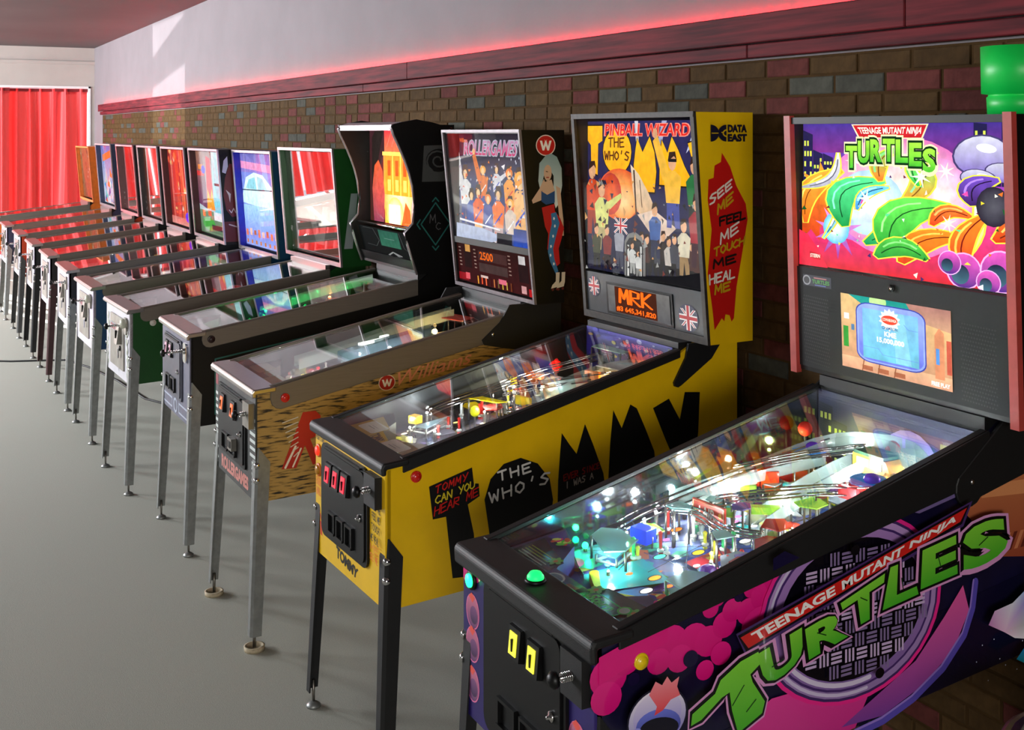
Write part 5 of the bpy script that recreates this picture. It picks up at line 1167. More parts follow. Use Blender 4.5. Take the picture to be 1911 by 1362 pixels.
# playfield
F = Field(Y, p, 23); r = F.r; A = F.art()
A.poly([(-.25, .05), (.25, .05), (.25, 1.02), (-.25, 1.02)], (50, 50, 70), (70, 60, 60))
pal = [(150, 60, 50), (60, 60, 70), (196, 180, 70), (110, 110, 130), (80, 60, 110), (170, 160, 150), (60, 80, 120), (120, 70, 60), (30, 30, 34)]
for k in range(90):
    x, y = r.uniform(-.23, .23), r.uniform(.2, 1.0); s = r.uniform(.012, .05); n = r.randint(3, 6); t0 = r.uniform(0, 6)
    A.poly([(max(-.25, min(.25, x + s * math.cos(t0 + 2 * PI * i / n))), y + s * r.uniform(.6, 1.3) * math.sin(t0 + 2 * PI * i / n)) for i in range(n)], r.choice(pal))
A.poly([(.0, .34), (.20, .42), (.08, .52), (-.05, .46)], (160, 50, 60))
A.build('playfield_print', PRINT_GLOSS, Y)
A = F.art(); A.l = 240
for k in range(24): A.ell(r.uniform(-.2, .2), r.uniform(.25, .9), .008, .011, r.choice([(255, 240, 200), (255, 220, 120), (255, 120, 60), (200, 230, 255)]), n=10)
A.build('playfield_insert', art_mat('lit_insert', 2.4, .3), Y)
ap, A = apron(Y, p, mat('black_apron', (30, 28, 24), 0.4), 0.225)
A.poly([(-.245, .075), (.245, .075), (.245, .10), (-.245, .10)], (150, 116, 80)); A.poly([(-.245, .10), (-.10, .10), (-.10, .185), (-.245, .225)], (190, 156, 30)); A.poly([(-.03, .10), (.245, .10), (.245, .225), (.12, .20), (.05, .165)], (120, 96, 40))
for x0, x1, y0 in ((-.225, -.105, .125), (.0, .125, .095)): A.poly(rrect(x0, y0, x1, y0 + .062, .012), (236, 232, 220)); A.rect(x0 + .03, y0 + .025, x1 - .04, y0 + .028, (150, 150, 150)); A.rect(x0 + .04, y0 + .035, x1 - .03, y0 + .037, (160, 160, 160))
A.poly([(-.10, .10), (.0, .10), (.0, .135), (-.10, .16)], (206, 176, 40)); A.text('TOMMY', [(-.095, .108), (-.008, .105), (-.012, .13), (-.095, .145)], BK, off=.05)
A.build('apron_print', PRINT, ap)
for x, y, h, c, e in ((-.20, .36, .05, W, .7), (-.06, .50, .05, W, 1.2), (-.10, .74, .06, (255, 250, 220), 1.0), (-.06, .78, .07, W, 1.0), (-.15, .66, .06, (255, 246, 200), .8), (-.06, .32, .03, W, .7), (.10, .42, .03, W, .5), (.08, .88, .06, (255, 190, 120), .4), (-.16, .28, .03, (240, 250, 230), .5)): F.lamp(x, y, h, c, e * 1.1, .0038, 70)
F.lamp(-.20, .86, .09, (255, 30, 20), .25, .012, 14)
YP = C('yel2', (240, 210, 20), .85)
F.flipper(-.08, .24, -.45, mat('yellow_rubber', (240, 214, 20), .5)); F.flipper(.08, .24, PI + .45, mat('yellow_rubber', (240, 214, 20), .5)); F.sling(-1, .29, C('sling', (160, 190, 200), .5), RUBW); F.sling(1, .29, C('sling', (160, 190, 200), .5), RUBW)
F.plate('plastic', [(-.17, .50), (-.05, .54), (-.03, .57), (-.15, .54)], .07, YP); F.block('yellow_plastic', -.16, .30, .04, .035, .03, .025, mat('amber_plastic', (250, 180, 20), .35, emit=.3), .4, .004); F.block('yellow_plastic', -.05, .64, .04, .07, .012, .03, YP, .2, .004)
F.dome('ball_cap', -.09, .48, .05, .016, .016, .018, mat('lime_cap', (226, 230, 30), .35, emit=.3)); F.dome('ball_cap', -.20, .86, .10, .025, .025, .015, C('red_cap', (214, 50, 40), .8))
F.block('mirror_toy', .03, .86, .06, .06, .012, .06, mat('amber_mirror', (226, 120, 30), .3, emit=.2), .3, .004); F.block('orange_plastic', -.20, .78, .07, .05, .025, .02, mat('orange_plastic', (236, 110, 20), .4, emit=.15), .6, .005); F.block('yellow_post', -.22, .70, .04, .018, .018, .05, YP, .2, .004)
F.plate('plane_wing', [(-.14, .97), (.02, .98), (.03, 1.01), (-.15, 1.01)], .15, mat('pale_green', (150, 190, 170), .4)); F.block('arch_toy', -.02, .95, .05, .03, .05, .10, BLACK, .1, .012); F.plate('white_toy', [(.02, .88), (.15, .90), (.16, .99), (.05, 1.0)], .13, mat('white_toy', (206, 200, 190), .5)); F.plate('red_ramp_flap', [(.08, .84), (.2, .90), (.21, .95), (.11, .92)], .09, mat('oxide_plastic', (140, 60, 46), .4))
F.bumper(-.08, .80, C('clear_cap', (220, 230, 230), .5)); F.bumper(-.17, .84, C('clear_cap', (220, 230, 230), .5)); F.bumper(-.12, .90, C('clear_cap', (220, 230, 230), .5))
F.wire([(.16, .98, .12), (.19, .80, .085), (.195, .60, .065), (.20, .42, .05), (.195, .34, .035)]); F.wire([(-.08, .98, .12), (-.17, .80, .09), (-.19, .60, .07), (-.20, .42, .055), (-.195, .36, .045)]); F.wire([(.20, .96, .11), (.08, .90, .10), (-.06, .72, .08), (-.12, .60, .07)]); F.wire([(.16, .76, .07), (.10, .64, .06), (.05, .52, .05)], gap=.03, rails=3)
F.ramp([(-.03, .62, .01), (-.02, .78, .07), (.02, .95, .10), (.12, .99, .11)], .05, .03); F.guide([(-.24, .36), (-.235, .7), (-.20, .9), (-.08, .99)], .025); F.guide([(.23, .30), (.23, .80), (.19, .95)], .025)
for k in range(22): F.post(r.uniform(-.21, .21), r.uniform(.34, .95), r.uniform(.025, .06), C(*r.choice([('clear', (235, 240, 240)), ('yel', (240, 226, 60)), ('red', (226, 60, 50))]), .7))
for k in range(12):
    x, y = r.uniform(-.2, .2), r.uniform(.42, .95); s = r.uniform(.02, .045); n = r.randint(4, 6); t0 = r.uniform(0, 6)
    F.plate('plastic', [(x + s * math.cos(t0 + 2 * PI * i / n), y + s * r.uniform(.6, 1.1) * math.sin(t0 + 2 * PI * i / n)) for i in range(n)], r.uniform(.03, .07), C(*r.choice([('pale', (190, 226, 226)), ('grey', (150, 160, 170)), ('red2', (206, 70, 60)), ('smoke', (60, 60, 66)), ('yel2', (240, 210, 20))]), .55))
for x, y, a, c in ((-.16, .60, .3, (240, 240, 240)), (-.13, .61, .3, (240, 240, 240)), (.15, .60, -.4, (226, 60, 50)), (.18, .58, -.4, (226, 60, 50)), (.14, .80, 0, (240, 240, 240))): F.target(x, y, mat('target_%d_%d_%d' % c, c, .35), a)
A = Art((-.25, 1.0225, p['pz'](0, 1.02)), (.50, 0, 0), (0, 0, .20), .00006); A.rect(0, 0, 1, 1, (30, 30, 90), (40, 40, 140))
for k in range(40): A.ell(r.random(), r.uniform(.3, 1), r.uniform(.01, .04), r.uniform(.01, .05), r.choice([(150, 160, 206), (60, 60, 170), (206, 190, 90), (20, 20, 70), (190, 200, 220)]), n=7, rot=r.random() * 3)
A.build('back_board_print', PRINT, Y)

# ------------------------------------------------------------------ worn wood-look machine with the skater on its backbox
def worn(name):
    m = mat(name, (178, 142, 74), 0.55, col2=(30, 20, 10), scale=11, stretch=(1, 1.3, 11), lo=0.36, hi=0.50, bump=0.2, bscale=30); return m
WORN = worn('worn_yellow_side')
p = dict(x=-4.331, y=0.01, a=0.012, cw=0.276, lw=0.290, hl=0.922, cb=0.517, sb=0.03, L=1.26, yg=1.08, zg=1.126, band=(0.080, 0.092), bw=0.355, bb=1.153, bt=1.842, yt=1.034, ybm=1.105, yk=1.235,
         side_mat=WORN, front_mat=mat('dark_front', (52, 54, 52), 0.5, noise=0.2, scale=40), lock_mat=STEEL, rail_mat=SATIN, leg_mat=GREYLEG, foot='cup', pf_mat=PFB, btn_mat=REDBTN, btn=(0.108, 0.882), btn_rail=True, lock_h=0.03, lock_bev=0.004, lock_y=0.075,
         bb_mat=BLACK, trim_mat=mat('grey_trim', (120, 112, 116), 0.45, 0.3), trim_w=0.010)
Rm = machine('pinball_machine', 'worn wood-coloured pinball machine with a skater painted on its black backbox', p)
A = side_art(0.2768)
A.ell(.505, .893, .034, .030, (226, 206, 190), n=24); A.ell(.505, .893, .031, .027, (170, 26, 24), n=24)
def wlogo(A, cx, cy, w2, h, c): A.poly([(cx - w2, cy + h * .55), (cx - w2 * .62, cy + h * .55), (cx - w2 * .38, cy - h * .2), (cx - w2 * .12, cy + h * .5), (cx - w2 * .2, cy + h * .72), (cx, cy + h * .5), (cx + w2 * .2, cy + h * .72), (cx + w2 * .12, cy + h * .5), (cx + w2 * .38, cy - h * .2), (cx + w2 * .62, cy + h * .55), (cx + w2, cy + h * .55), (cx + w2 * .55, cy - h * .75), (cx + w2 * .25, cy - h * .75), (cx, cy - h * .1), (cx - w2 * .25, cy - h * .75), (cx - w2 * .55, cy - h * .75)], c)
wlogo(A, .505, .894, .021, .021, (232, 226, 216))
A.text('Williams', [(.546, .876), (.86, .934), (.86, .984), (.549, .926)], (220, 140, 108), off=.004, shear=.3)
rl = [(.177, .820), (.225, .820), (.245, .80), (.235, .73), (.205, .72), (.24, .63), (.215, .625), (.185, .70), (.153, .622), (.098, .624)]
A.poly(off_poly(rl, -.004), (240, 220, 200)); A.poly(rl, (176, 34, 26), (196, 40, 30)); A.line([(.112, .628), (.15, .70)], .008, (236, 224, 206)); A.line([(.14, .628), (.17, .69)], .006, (236, 224, 206))
A.text('OLLERGAMES', [(.26, .625), (1.05, .70), (1.09, .86), (.30, .79)], (176, 34, 26), off=.05, shear=.35)
for k in range(8): A.line([(.10 + .006 * k, .79 - .018 * k), (.16, .805 - .018 * k)], .0035, (214, 206, 190), False)
A.build('side_art', PRINT, Rm)
A = front_art(0.0036)
for x0, x1, xs in ((-.272, -.222, -.245), (.205, .272, .24)):
    for k in range(6): A.rect(x0, .80 - .026 * k, x1, .812 - .026 * k, (206, 214, 210)); A.build('stripe', PRINT, Rm); A = front_art(0.0036)
    for z in (.64, .60, .56): burst(A, xs, z, .008, .018, 5, (206, 214, 210), None); A.build('star', PRINT, Rm); A = front_art(0.0036)
A.rect(-.272, .84, -.235, .88, (150, 40, 60)); A.build('front_art', PRINT, Rm); A = front_art(0.0036); A.text('ROLLERGAMES', (-.185, .535, .185, .585), (206, 130, 120), off=.05)
A.build('front_art', PRINT, Rm)
coin_door(Rm, -0.205, 0.605, 0.165, 0.862, BLACK, [(-0.105, 0.800), (0.040, 0.800)], (240, 100, 40), 0.9, 0.012, 2)
plunger(Rm, 0.222, 0.825, STEELD, True)
MB().use(STEELD).box(0.02, 0.075, -0.03, -0.010, 0.655, 0.70).use(BLACK).box(0.03, 0.065, -0.032, -0.012, 0.665, 0.69).build('padlock_hasp', None, Rm)
for s in (-1, 1):
    a, b = sorted((s * 0.286, s * 0.293)); MB().use(BLACKM).prism([(0.90, 1.02), (0.91, 1.0), (1.10, 0.96), (1.258, 0.98), (1.258, 1.152), (1.02, 1.15), (0.98, 1.085)], a, b).use(CHROME).lathe([(0.008, 0), (0.007, 0.005), (0.001, 0.006)], (s * 0.293, 0.945, 1.04), 10, RY90 if s > 0 else Matrix.Rotation(-PI / 2, 3, 'Y')).build('pivot_plate', None, Rm)
bbx = backbox(Rm, p)
A = side_art(0.3556)
A.ell(1.149, 1.781, .045, .042, (226, 206, 196), n=24); A.ell(1.149, 1.781, .041, .038, (186, 24, 26), n=24); wlogo(A, 1.149, 1.783, .027, .030, (236, 232, 226))
HR = (150, 176, 180); SK = (196, 164, 140)
A.poly([(1.150, 1.742), (1.120, 1.71), (1.115, 1.64), (1.125, 1.60), (1.14, 1.66), (1.165, 1.69), (1.185, 1.66), (1.185, 1.56), (1.195, 1.53), (1.21, 1.55), (1.225, 1.62), (1.222, 1.69), (1.20, 1.735), (1.175, 1.748)], (206, 216, 216), (120, 150, 156))
A.ell(1.158, 1.672, .018, .032, SK); A.line([(1.150, 1.678), (1.158, 1.676)], .003, (60, 40, 40)); A.line([(1.152, 1.654), (1.162, 1.654)], .004, (150, 40, 40))
A.poly([(1.140, 1.635), (1.175, 1.645), (1.190, 1.60), (1.185, 1.56), (1.145, 1.55), (1.13, 1.59)], SK); A.poly([(1.13, 1.60), (1.150, 1.625), (1.14, 1.648), (1.12, 1.61), (1.085, 1.565), (1.09, 1.552), (1.13, 1.565)], SK); A.poly([(1.195, 1.62), (1.215, 1.61), (1.23, 1.48), (1.232, 1.42), (1.222, 1.42), (1.21, 1.50)], SK)
A.poly([(1.128, 1.600), (1.155, 1.585), (1.190, 1.60), (1.190, 1.553), (1.150, 1.546), (1.128, 1.56)], (30, 70, 120)); A.poly([(1.130, 1.535), (1.188, 1.548), (1.19, 1.52), (1.215, 1.49), (1.233, 1.45), (1.222, 1.41), (1.208, 1.37), (1.214, 1.31), (1.200, 1.30), (1.17, 1.35), (1.155, 1.37), (1.16, 1.43), (1.145, 1.46)], (176, 24, 30))
A.poly([(1.172, 1.51), (1.196, 1.515), (1.212, 1.47), (1.196, 1.42), (1.182, 1.37), (1.188, 1.33), (1.206, 1.28), (1.196, 1.265), (1.168, 1.32), (1.158, 1.36), (1.166, 1.43), (1.176, 1.47)], (50, 110, 160))
for x, z in ((1.186, 1.49), (1.19, 1.46), (1.182, 1.42), (1.172, 1.38), (1.17, 1.345), (1.185, 1.31)): burst(A, x, z, .0028, .0055, 5, (226, 232, 236), None)
for dx in (0, .026): A.poly([(1.195 + dx, 1.275), (1.212 + dx, 1.275), (1.210 + dx, 1.235), (1.205 + dx, 1.218), (1.172 + dx, 1.212), (1.178 + dx, 1.226), (1.194 + dx, 1.24)], (206, 196, 180)); A.ell(1.18 + dx, 1.208, .006, .006, (90, 30, 30), n=8); A.ell(1.20 + dx, 1.210, .006, .006, (90, 30, 30), n=8)
A.build('side_art', PRINT, bbx)
A = face_art(upright(p, 1.100), -0.320, 0.338, 1.370, 1.825, 0)
A.rect(0, 0, 1, 1, (120, 120, 140), (14, 16, 40)); A.rect(0, .30, 1, .80, (40, 60, 120), (16, 20, 50))
A.text('ROLLERGAMES', [(.06, .79), (.80, .79), (.83, .95), (.06, .95)], (190, 190, 206), off=.07, shear=.1); A.text('ROLLERGAMES', [(.075, .80), (.785, .80), (.815, .94), (.075, .94)], (226, 60, 120), off=.01, shear=.1, c2=(200, 150, 190)); A.text('Williams', (.0, .92, .12, .96), (226, 120, 40), off=.02)
for k in range(30): A.rect(rr.random(), rr.uniform(.5, .8), 0, 0, (200, 214, 236)) if False else A.ell(rr.random(), rr.uniform(.45, .8), .006, .012, (206, 220, 240), n=6)
OR1 = (246, 150, 50); BL = (50, 80, 170)
for x, y, s, t, l, sk in ((.10, .30, 1.0, (226, 226, 226), (40, 60, 130), OR1), (.86, .10, 1.5, (250, 190, 120), (40, 60, 150), OR1), (.36, .40, .8, (226, 120, 50), (60, 80, 150), OR1), (.55, .45, .7, (220, 220, 226), (50, 70, 140), OR1), (.72, .35, .9, (250, 160, 60), (226, 90, 40), OR1), (.20, .14, .85, (50, 80, 160), (60, 60, 110), OR1), (.30, .14, .95, (236, 100, 40), (240, 190, 130), OR1), (.44, .12, .85, (80, 90, 160), (190, 170, 190), OR1), (.58, .12, 1.0, (250, 120, 40), (206, 180, 180), OR1), (.74, .08, .9, (226, 206, 190), (60, 80, 150), OR1)):
    fig(x, y - .16 * s, s * 1.15, t, l, (250, 200, 140), arm=rr.choice([-1, 0, 1, 0])); hx, hy = x - .006 * s, y - .16 * s + .49 * s
    A.ell(hx, hy, .052 * s, .050 * s, rr.choice([(240, 130, 40), (246, 170, 60), (60, 30, 24), (226, 110, 40)]), n=12); A.ell(hx, hy - .012 * s, .028 * s, .042 * s, (250, 206, 150), n=10); A.line([(x - .05 * s, y + .05 * s), (x + .05 * s, y + .16 * s)], .014 * s, rr.choice([(250, 250, 250), (226, 60, 40), (50, 80, 190)]), False)
for k in range(110):
    x, y, s_ = rr.random(), rr.random() * .74, rr.uniform(.008, .03); t0 = rr.uniform(0, 6)
    A.poly([(x + s_ * rr.uniform(.3, 1.3) * math.cos(t0 + 2.1 * i), y + s_ * rr.uniform(.3, 1.3) * math.sin(t0 + 2.1 * i)) for i in range(3)], rr.choice([(30, 50, 120), (250, 150, 50), (240, 236, 240), (20, 24, 60), (226, 90, 40), (190, 170, 190)]))
A.poly([(0, 0), (.5, 0), (.7, .06), (.4, .12), (0, .14)], (190, 200, 226)); A.poly([(.05, .17), (.62, .12), (.62, .135), (.05, .19)], (250, 250, 255)); A.rect(.58, .0, .78, .10, (16, 16, 26)); A.rect(.80, 0, 1, .16, (40, 80, 190), (30, 50, 120))
A.build('translite', art_mat('lit_print_far', 0.85, 0.3), bbx)
face_pane(p, -0.340, 0.340, 1.374, 1.830, 0.003, glass('backglass_clear', refl=0.4), bbx)
face_pane(p, -0.345, 0.345, 1.345, 1.372, 0.0, BLACKM, bbx, 'divider_rail', 0.012)
sp = face_pane(p, -0.340, 0.340, 1.175, 1.348, 0.012, mat('oxblood_panel', (52, 14, 16), 0.4), bbx, 'score_panel', 0.01)
A = face_art(p, -0.340, 0.340, 1.175, 1.348, 0.010)
A.rect(0, 0, 1, 1, (60, 12, 14), (44, 14, 12)); A.rect(.30, .62, .68, .86, (70, 40, 38)); A.rect(.30, .34, .68, .56, (70, 50, 48)); A.text('2500', (.32, .64, .50, .84), (255, 110, 20), off=.02); A.rect(.10, .38, .20, .78, (36, 14, 14)); A.rect(.82, .30, .94, .72, (36, 14, 16)); A.rect(.12, .78, .19, .96, (206, 150, 80)); A.rect(.83, .72, .91, .92, (206, 200, 200)); A.rect(.84, .04, .90, .22, (206, 150, 150)); A.rect(.0, .04, .14, .22, (150, 20, 30)); A.rect(.10, .08, .16, .24, (226, 90, 100)); A.rect(.93, .0, 1, .18, (190, 20, 26))
for k in range(6):
    for x0 in (.03, .24, .70, .97): A.rect(x0, .40 + .09 * k, x0 + .03, .43 + .09 * k, (150, 120, 110))
for k in range(9): A.rect(.27 + .055 * k, .02 + .012 * (k % 2), .285 + .055 * k, .22, [(250, 170, 60), (250, 90, 50), (250, 110, 70), (60, 20, 20), (190, 110, 60), (120, 100, 60), (206, 170, 60), (190, 160, 70), (120, 60, 30)][k])
A.rect(.56, .14, .66, .26, (226, 110, 130)); A.rect(.32, .20, .42, .26, (220, 190, 180))
A.build('score_print', art_mat('lit_score', 0.85, 0.3), sp)
# playfield
F = Field(Rm, p, 31); r = F.r; A = F.art(); A.poly([(-.25, .05), (.25, .05), (.25, 1.05), (-.25, 1.05)], (60, 56, 80), (50, 60, 90))
for k in range(60):
    x, y = r.uniform(-.23, .23), r.uniform(.2, 1.0); s = r.uniform(.015, .05); n = r.randint(3, 6)
    A.poly([(max(-.25, min(.25, x + s * math.cos(2 * PI * i / n + k))), y + s * math.sin(2 * PI * i / n + k)) for i in range(n)], r.choice([(150, 60, 70), (60, 80, 150), (170, 170, 190), (80, 50, 90), (200, 150, 70), (30, 34, 60)]))
A.build('playfield_print', PRINT_GLOSS, Rm)
ap, A = apron(Rm, p, mat('steel_apron', (110, 104, 98), 0.4, 0.4), 0.225)
for x0, x1, y0 in ((-.245, -.10, .125), (.0, .15, .10)): A.poly(rrect(x0, y0, x1, y0 + .075, .014), (176, 168, 140))
A.build('apron_print', PRINT, ap)
for x, y, h, c, e in ((.08, .36, .03, W, .8), (.03, .30, .03, (220, 240, 255), .6), (.10, .50, .04, W, .8), (.12, .62, .04, W, .7)): F.lamp(x, y, h, c, e * .8, .004, 70)
F.lamp(.0, .33, .03, (255, 40, 50), .12, .007, 16); F.lamp(.02, .26, .02, (255, 220, 40), .12, .007, 16); F.lamp(.05, .29, .02, (60, 255, 90), .1, .007, 16); F.lamp(.02, .82, .10, (255, 210, 130), .9, .012, 40)
LB = mat('lit_white_panel', (236, 240, 246), .4, emit=.9)
F.block('light_panel', .14, .57, .015, .012, .20, .05, LB, -.06, .003)
for k in range(5): F.block('light_stud', .132, .49 + .04 * k, .032, .010, .012, .018, mat('slate_stud', (70, 76, 96), .5), .78, .002)
F.block('streak_bar', -.02, .56, .10, .020, .14, .010, glow('streak_white', (255, 255, 250), 2.2), .5, .004); F.block('streak_bar', -.03, .62, .11, .012, .05, .008, glow('streak_white', (255, 255, 250), 2.2), .5, .003)  # glowing bars standing in for white streaks in the glass
F.plate('curved_plate', [(-.06, .74), (.14, .76), (.15, .88), (-.04, .90)], .075, mat('lit_amber', (250, 214, 150), .4, emit=.8)); F.plate('red_flag', [(-.10, .88), (.08, .92), (.06, .98), (-.12, .95)], .13, mat('red_flag', (196, 60, 50), .4, emit=.15))
F.ramp([(-.17, .30, .03), (-.16, .50, .05), (-.14, .75, .09), (-.08, .95, .12)], .07, .04); F.ramp([(.0, .42, .06), (.02, .62, .08), (.05, .8, .10)], .06, .035, C('ramp2', (150, 170, 180), .35)); F.wire([(-.18, .9, .1), (-.19, .6, .06), (-.2, .38, .04)]); F.wire([(.16, .95, .10), (.06, .98, .11), (-.1, .94, .11)]); F.wire([(.20, .40, .04), (.20, .62, .06), (.16, .80, .08)])
F.flipper(-.08, .24, -.45, RUBW); F.flipper(.08, .24, PI + .45, RUBW); F.bumper(-.05, .70, C('red_cap', (214, 50, 40), .8)); F.bumper(-.12, .62, C('clear_cap', (220, 230, 230), .5))
F.guide([(-.12, .25), (-.16, .28), (-.14, .33), (-.05, .36)], .03); F.guide([(.23, .28), (.23, .9)], .02)
for k in range(14): F.post(r.uniform(-.2, .2), r.uniform(.32, .95), r.uniform(.025, .05))
for x, y, c in ((.02, .36, (226, 40, 60)), (.05, .38, (226, 40, 60)), (-.03, .42, (60, 90, 226)), (-.05, .40, (60, 90, 226))): F.target(x, y, mat('target_%d_%d_%d' % c, c, .35, emit=.3), .2)

# ------------------------------------------------------------------ black machine with the curved backbox
p = dict(x=-5.364, y=0.008, a=0.008, cw=0.276, lw=0.290, hl=0.962, cb=0.552, sb=0.03, L=1.27, yg=1.08, zg=1.130, band=(0.068, 0.075), bw=0.360, bb=1.165, bt=1.870, yt=0.92, ybm=1.045, yk=1.24,
         side_mat=BLACK, front_mat=mat('violet_grey_front', (98, 98, 118), 0.5, noise=0.1, scale=30), lock_mat=STEEL, rail_mat=SATIN, leg_mat=GREYLEG, pf_mat=PFB, btn_mat=mat('dark_button', (40, 14, 14), .4), btn=(0.075 + .02, 0.93), btn_rail=True, lock_h=0.03, lock_bev=0.004, bb_mat=BLACK)
Mm = machine('pinball_machine', 'black pinball machine with a bulging curved backbox and green diamond monogram', p)
TEAL = (40, 110, 104)
A = side_art(0.2768); A.line([(.115, .84), (.115, .60), (1.2, .63), (1.2, 1.0)], .007, TEAL); A.line([(.115, .84), (.35, .875), (1.2, 1.0)], .007, TEAL); A.rect(.125, .615, .20, .835, (16, 16, 18))
for k in range(12): A.ell(.16 + .02 * math.sin(k), .64 + .015 * k, .004, .006, (70, 74, 80), n=6)
A.build('side_art', PRINT, Mm)
A = front_art(0.0036); LG = (170, 178, 196)
for pts in ([(-.265, .63), (-.265, .575), (-.07, .575), (-.07, .615), (-.25, .615)], [(.265, .63), (.265, .575), (.07, .575), (.07, .615), (.25, .615)]): A.line(pts, .008, LG)
A.ell(0, .595, .04, .035, LG, n=8); A.ell(0, .595, .028, .024, (90, 92, 110), n=8); A.build('front_art', PRINT, Mm)
coin_door(Mm, -0.205, 0.635, 0.150, 0.905, mat('slate_door', (70, 70, 84), .45), [(-0.10, 0.845), (-0.02, 0.845)], (206, 150, 170), 0.35, 0.02, 2); plunger(Mm, 0.215, 0.875, CHROME)
front = [(1.045, 1.165), (1.018, 1.24), (0.995, 1.31), (0.979, 1.362), (1.022, 1.405), (1.030, 1.46), (1.028, 1.52), (1.020, 1.58), (1.004, 1.64), (0.982, 1.70), (0.955, 1.76), (0.925, 1.82), (0.912, 1.852), (0.917, 1.870)]
poly = front + [(0.96, 1.880), (1.037, 1.894), (1.12, 1.880), (1.206, 1.857), (1.24, 1.845), (1.24, 1.165)]
bbx = backbox(Mm, p, poly)
EDGE = mat('silver_edge', (170, 160, 164), 0.35, 0.7)
for s in (-1, 1): MB().tube([(s * 0.356, y - .003, z) for y, z in front], 0.0065, 8).build('edge_trim', EDGE, bbx)
MB().prism([(0.915, 1.842), (0.915, 1.868), (0.965, 1.882), (0.965, 1.858)], -0.352, 0.352).build('top_bar', EDGE, bbx)
MB().prism([(1.055, 1.165), (1.030, 1.225), (1.05, 1.225), (1.075, 1.165)], -.35, .35).use(BLACK).build('lower_rail', mat('pink_steel', (170, 130, 140), .35, .6), bbx)
A = side_art(0.3608)
A.poly([(1.045 + .02, 1.60), (1.075, 1.77), (1.24, 1.775), (1.22, 1.60)], (70, 72, 72)); A.ell(1.15, 1.70, .065, .055, (14, 14, 15))
sp_ = [(1.15 + (.012 + .005 * t) * math.cos(t), 1.70 + (.010 + .0043 * t) * math.sin(t)) for t in [k * .5 for k in range(22)]]; A.line(sp_, .008, (70, 72, 72))
dm = [(1.06, 1.40), (1.135, 1.50), (1.21, 1.40), (1.135, 1.30)]
A.line(dm + dm[:1], .006, TEAL); 
for cx, cz, v in ((1.135, 1.518, 1), (1.135, 1.282, -1)): A.line([(cx - .016, cz - v * .012), (cx, cz + v * .006), (cx + .016, cz - v * .012)], .006, TEAL)
for cx, v in ((1.045, -1), (1.225, 1)): A.line([(cx - v * .010, 1.422), (cx + v * .006, 1.40), (cx - v * .010, 1.378)], .006, TEAL)
A.hand('M', (1.105, 1.405, 1.135, 1.445), (90, 90, 92), .004); A.hand('C', (1.138, 1.372, 1.160, 1.405), (90, 90, 92), .004)
A.build('side_art', PRINT, bbx)
pm = dict(p); pm.update(yt=1.035, ybm=1.045, bb=1.165, bt=1.87)
A = face_art(pm, -.335, .335, 1.375, 1.855, .04)
A.rect(0, 0, 1, 1, (250, 180, 60), (206, 40, 60)); A.rect(.0, .0, .30, 1, (60, 26, 20), (50, 24, 30)); A.poly([(.05, .9), (.14, 1), (.30, 1), (.22, .8), (.12, .5), (.04, .3)], (30, 22, 20)); A.blend(.60, .30, .34, .40, (255, 250, 180), (250, 150, 40), 22); A.poly([(.28, .30), (.28, .72), (.92, .72), (.92, .30)], (246, 150, 30), (250, 130, 40)); A.rect(.26, .71, .94, .75, (255, 210, 90))
for k in range(4): A.rect(.36 + .15 * k, .50, .42 + .15 * k, .66, (196, 80, 20)); A.rect(.36 + .15 * k, .34, .42 + .15 * k, .46, (240, 200, 90)); A.rect(.45 + .15 * k, .30, .47 + .15 * k, .72, (255, 200, 80))
A.poly([(.08, .0), (.05, .35), (.10, .60), (.18, .66), (.26, .55), (.30, .30), (.28, .0)], (120, 50, 70), (200, 80, 40)); A.blend(.50, .10, .16, .18, (255, 255, 220), (255, 214, 90), 18); A.rect(.38, .0, .60, .20, (255, 250, 200)); A.poly([(.80, 0), (1, 0), (1, .60), (.90, .55), (.86, .40), (.80, .20)], (240, 90, 50), (250, 240, 236)); A.blend(.92, .46, .08, .12, (255, 255, 255), (246, 180, 170), 12); A.poly([(.62, 0), (.80, 0), (.78, .16), (.70, .24)], (226, 90, 30))
for k in range(5): A.line([(.35 + .1 * k, .80), (.45 + .09 * k, .97)], .01, (240, 110, 90), False)
A.build('translite', art_mat('lit_print_fire', 2.0, .3), bbx); face_pane(pm, -.345, .345, 1.365, 1.86, .028, glass('backglass_clear', refl=.4), bbx)
A = face_art(dict(p, yt=.92 - .35, ybm=1.045), -.335, .335, 1.205, 1.355, .012); A = Art((-.335, 1.055, 1.195), (.67, 0, 0), (0, -.045, .160), .00006)
A.rect(0, 0, 1, 1, (16, 18, 18), (24, 28, 28)); A.rect(.40, .45, .78, .95, (70, 150, 120), (60, 130, 110)); A.line([(.10, .95), (.30, .95), (.38, .6), (.30, .40), (.12, .42)], .012, (100, 104, 104)); A.line([(.80, .95), (.84, .5), (.96, .35)], .012, (90, 94, 94)); A.line([(.40, .05), (.60, .30), (.75, .22)], .03, (200, 200, 200)); A.line([(.62, .28), (.80, .10)], .03, (190, 190, 190)); A.line([(.5, .7), (.68, .7)], .015, (150, 190, 180))
A.build('score_print', art_mat('dim_score', .35, .3), bbx)
MB().tube([(-.345, 1.015, 1.372), (.345, 1.015, 1.372)], .008, 8).build('chrome_bar', CHROME, bbx)
F = Field(Mm, p, 41); r = F.r; A = F.art(); A.poly([(-.25, .05), (.25, .05), (.25, 1.05), (-.25, 1.05)], (60, 60, 60), (70, 50, 46))
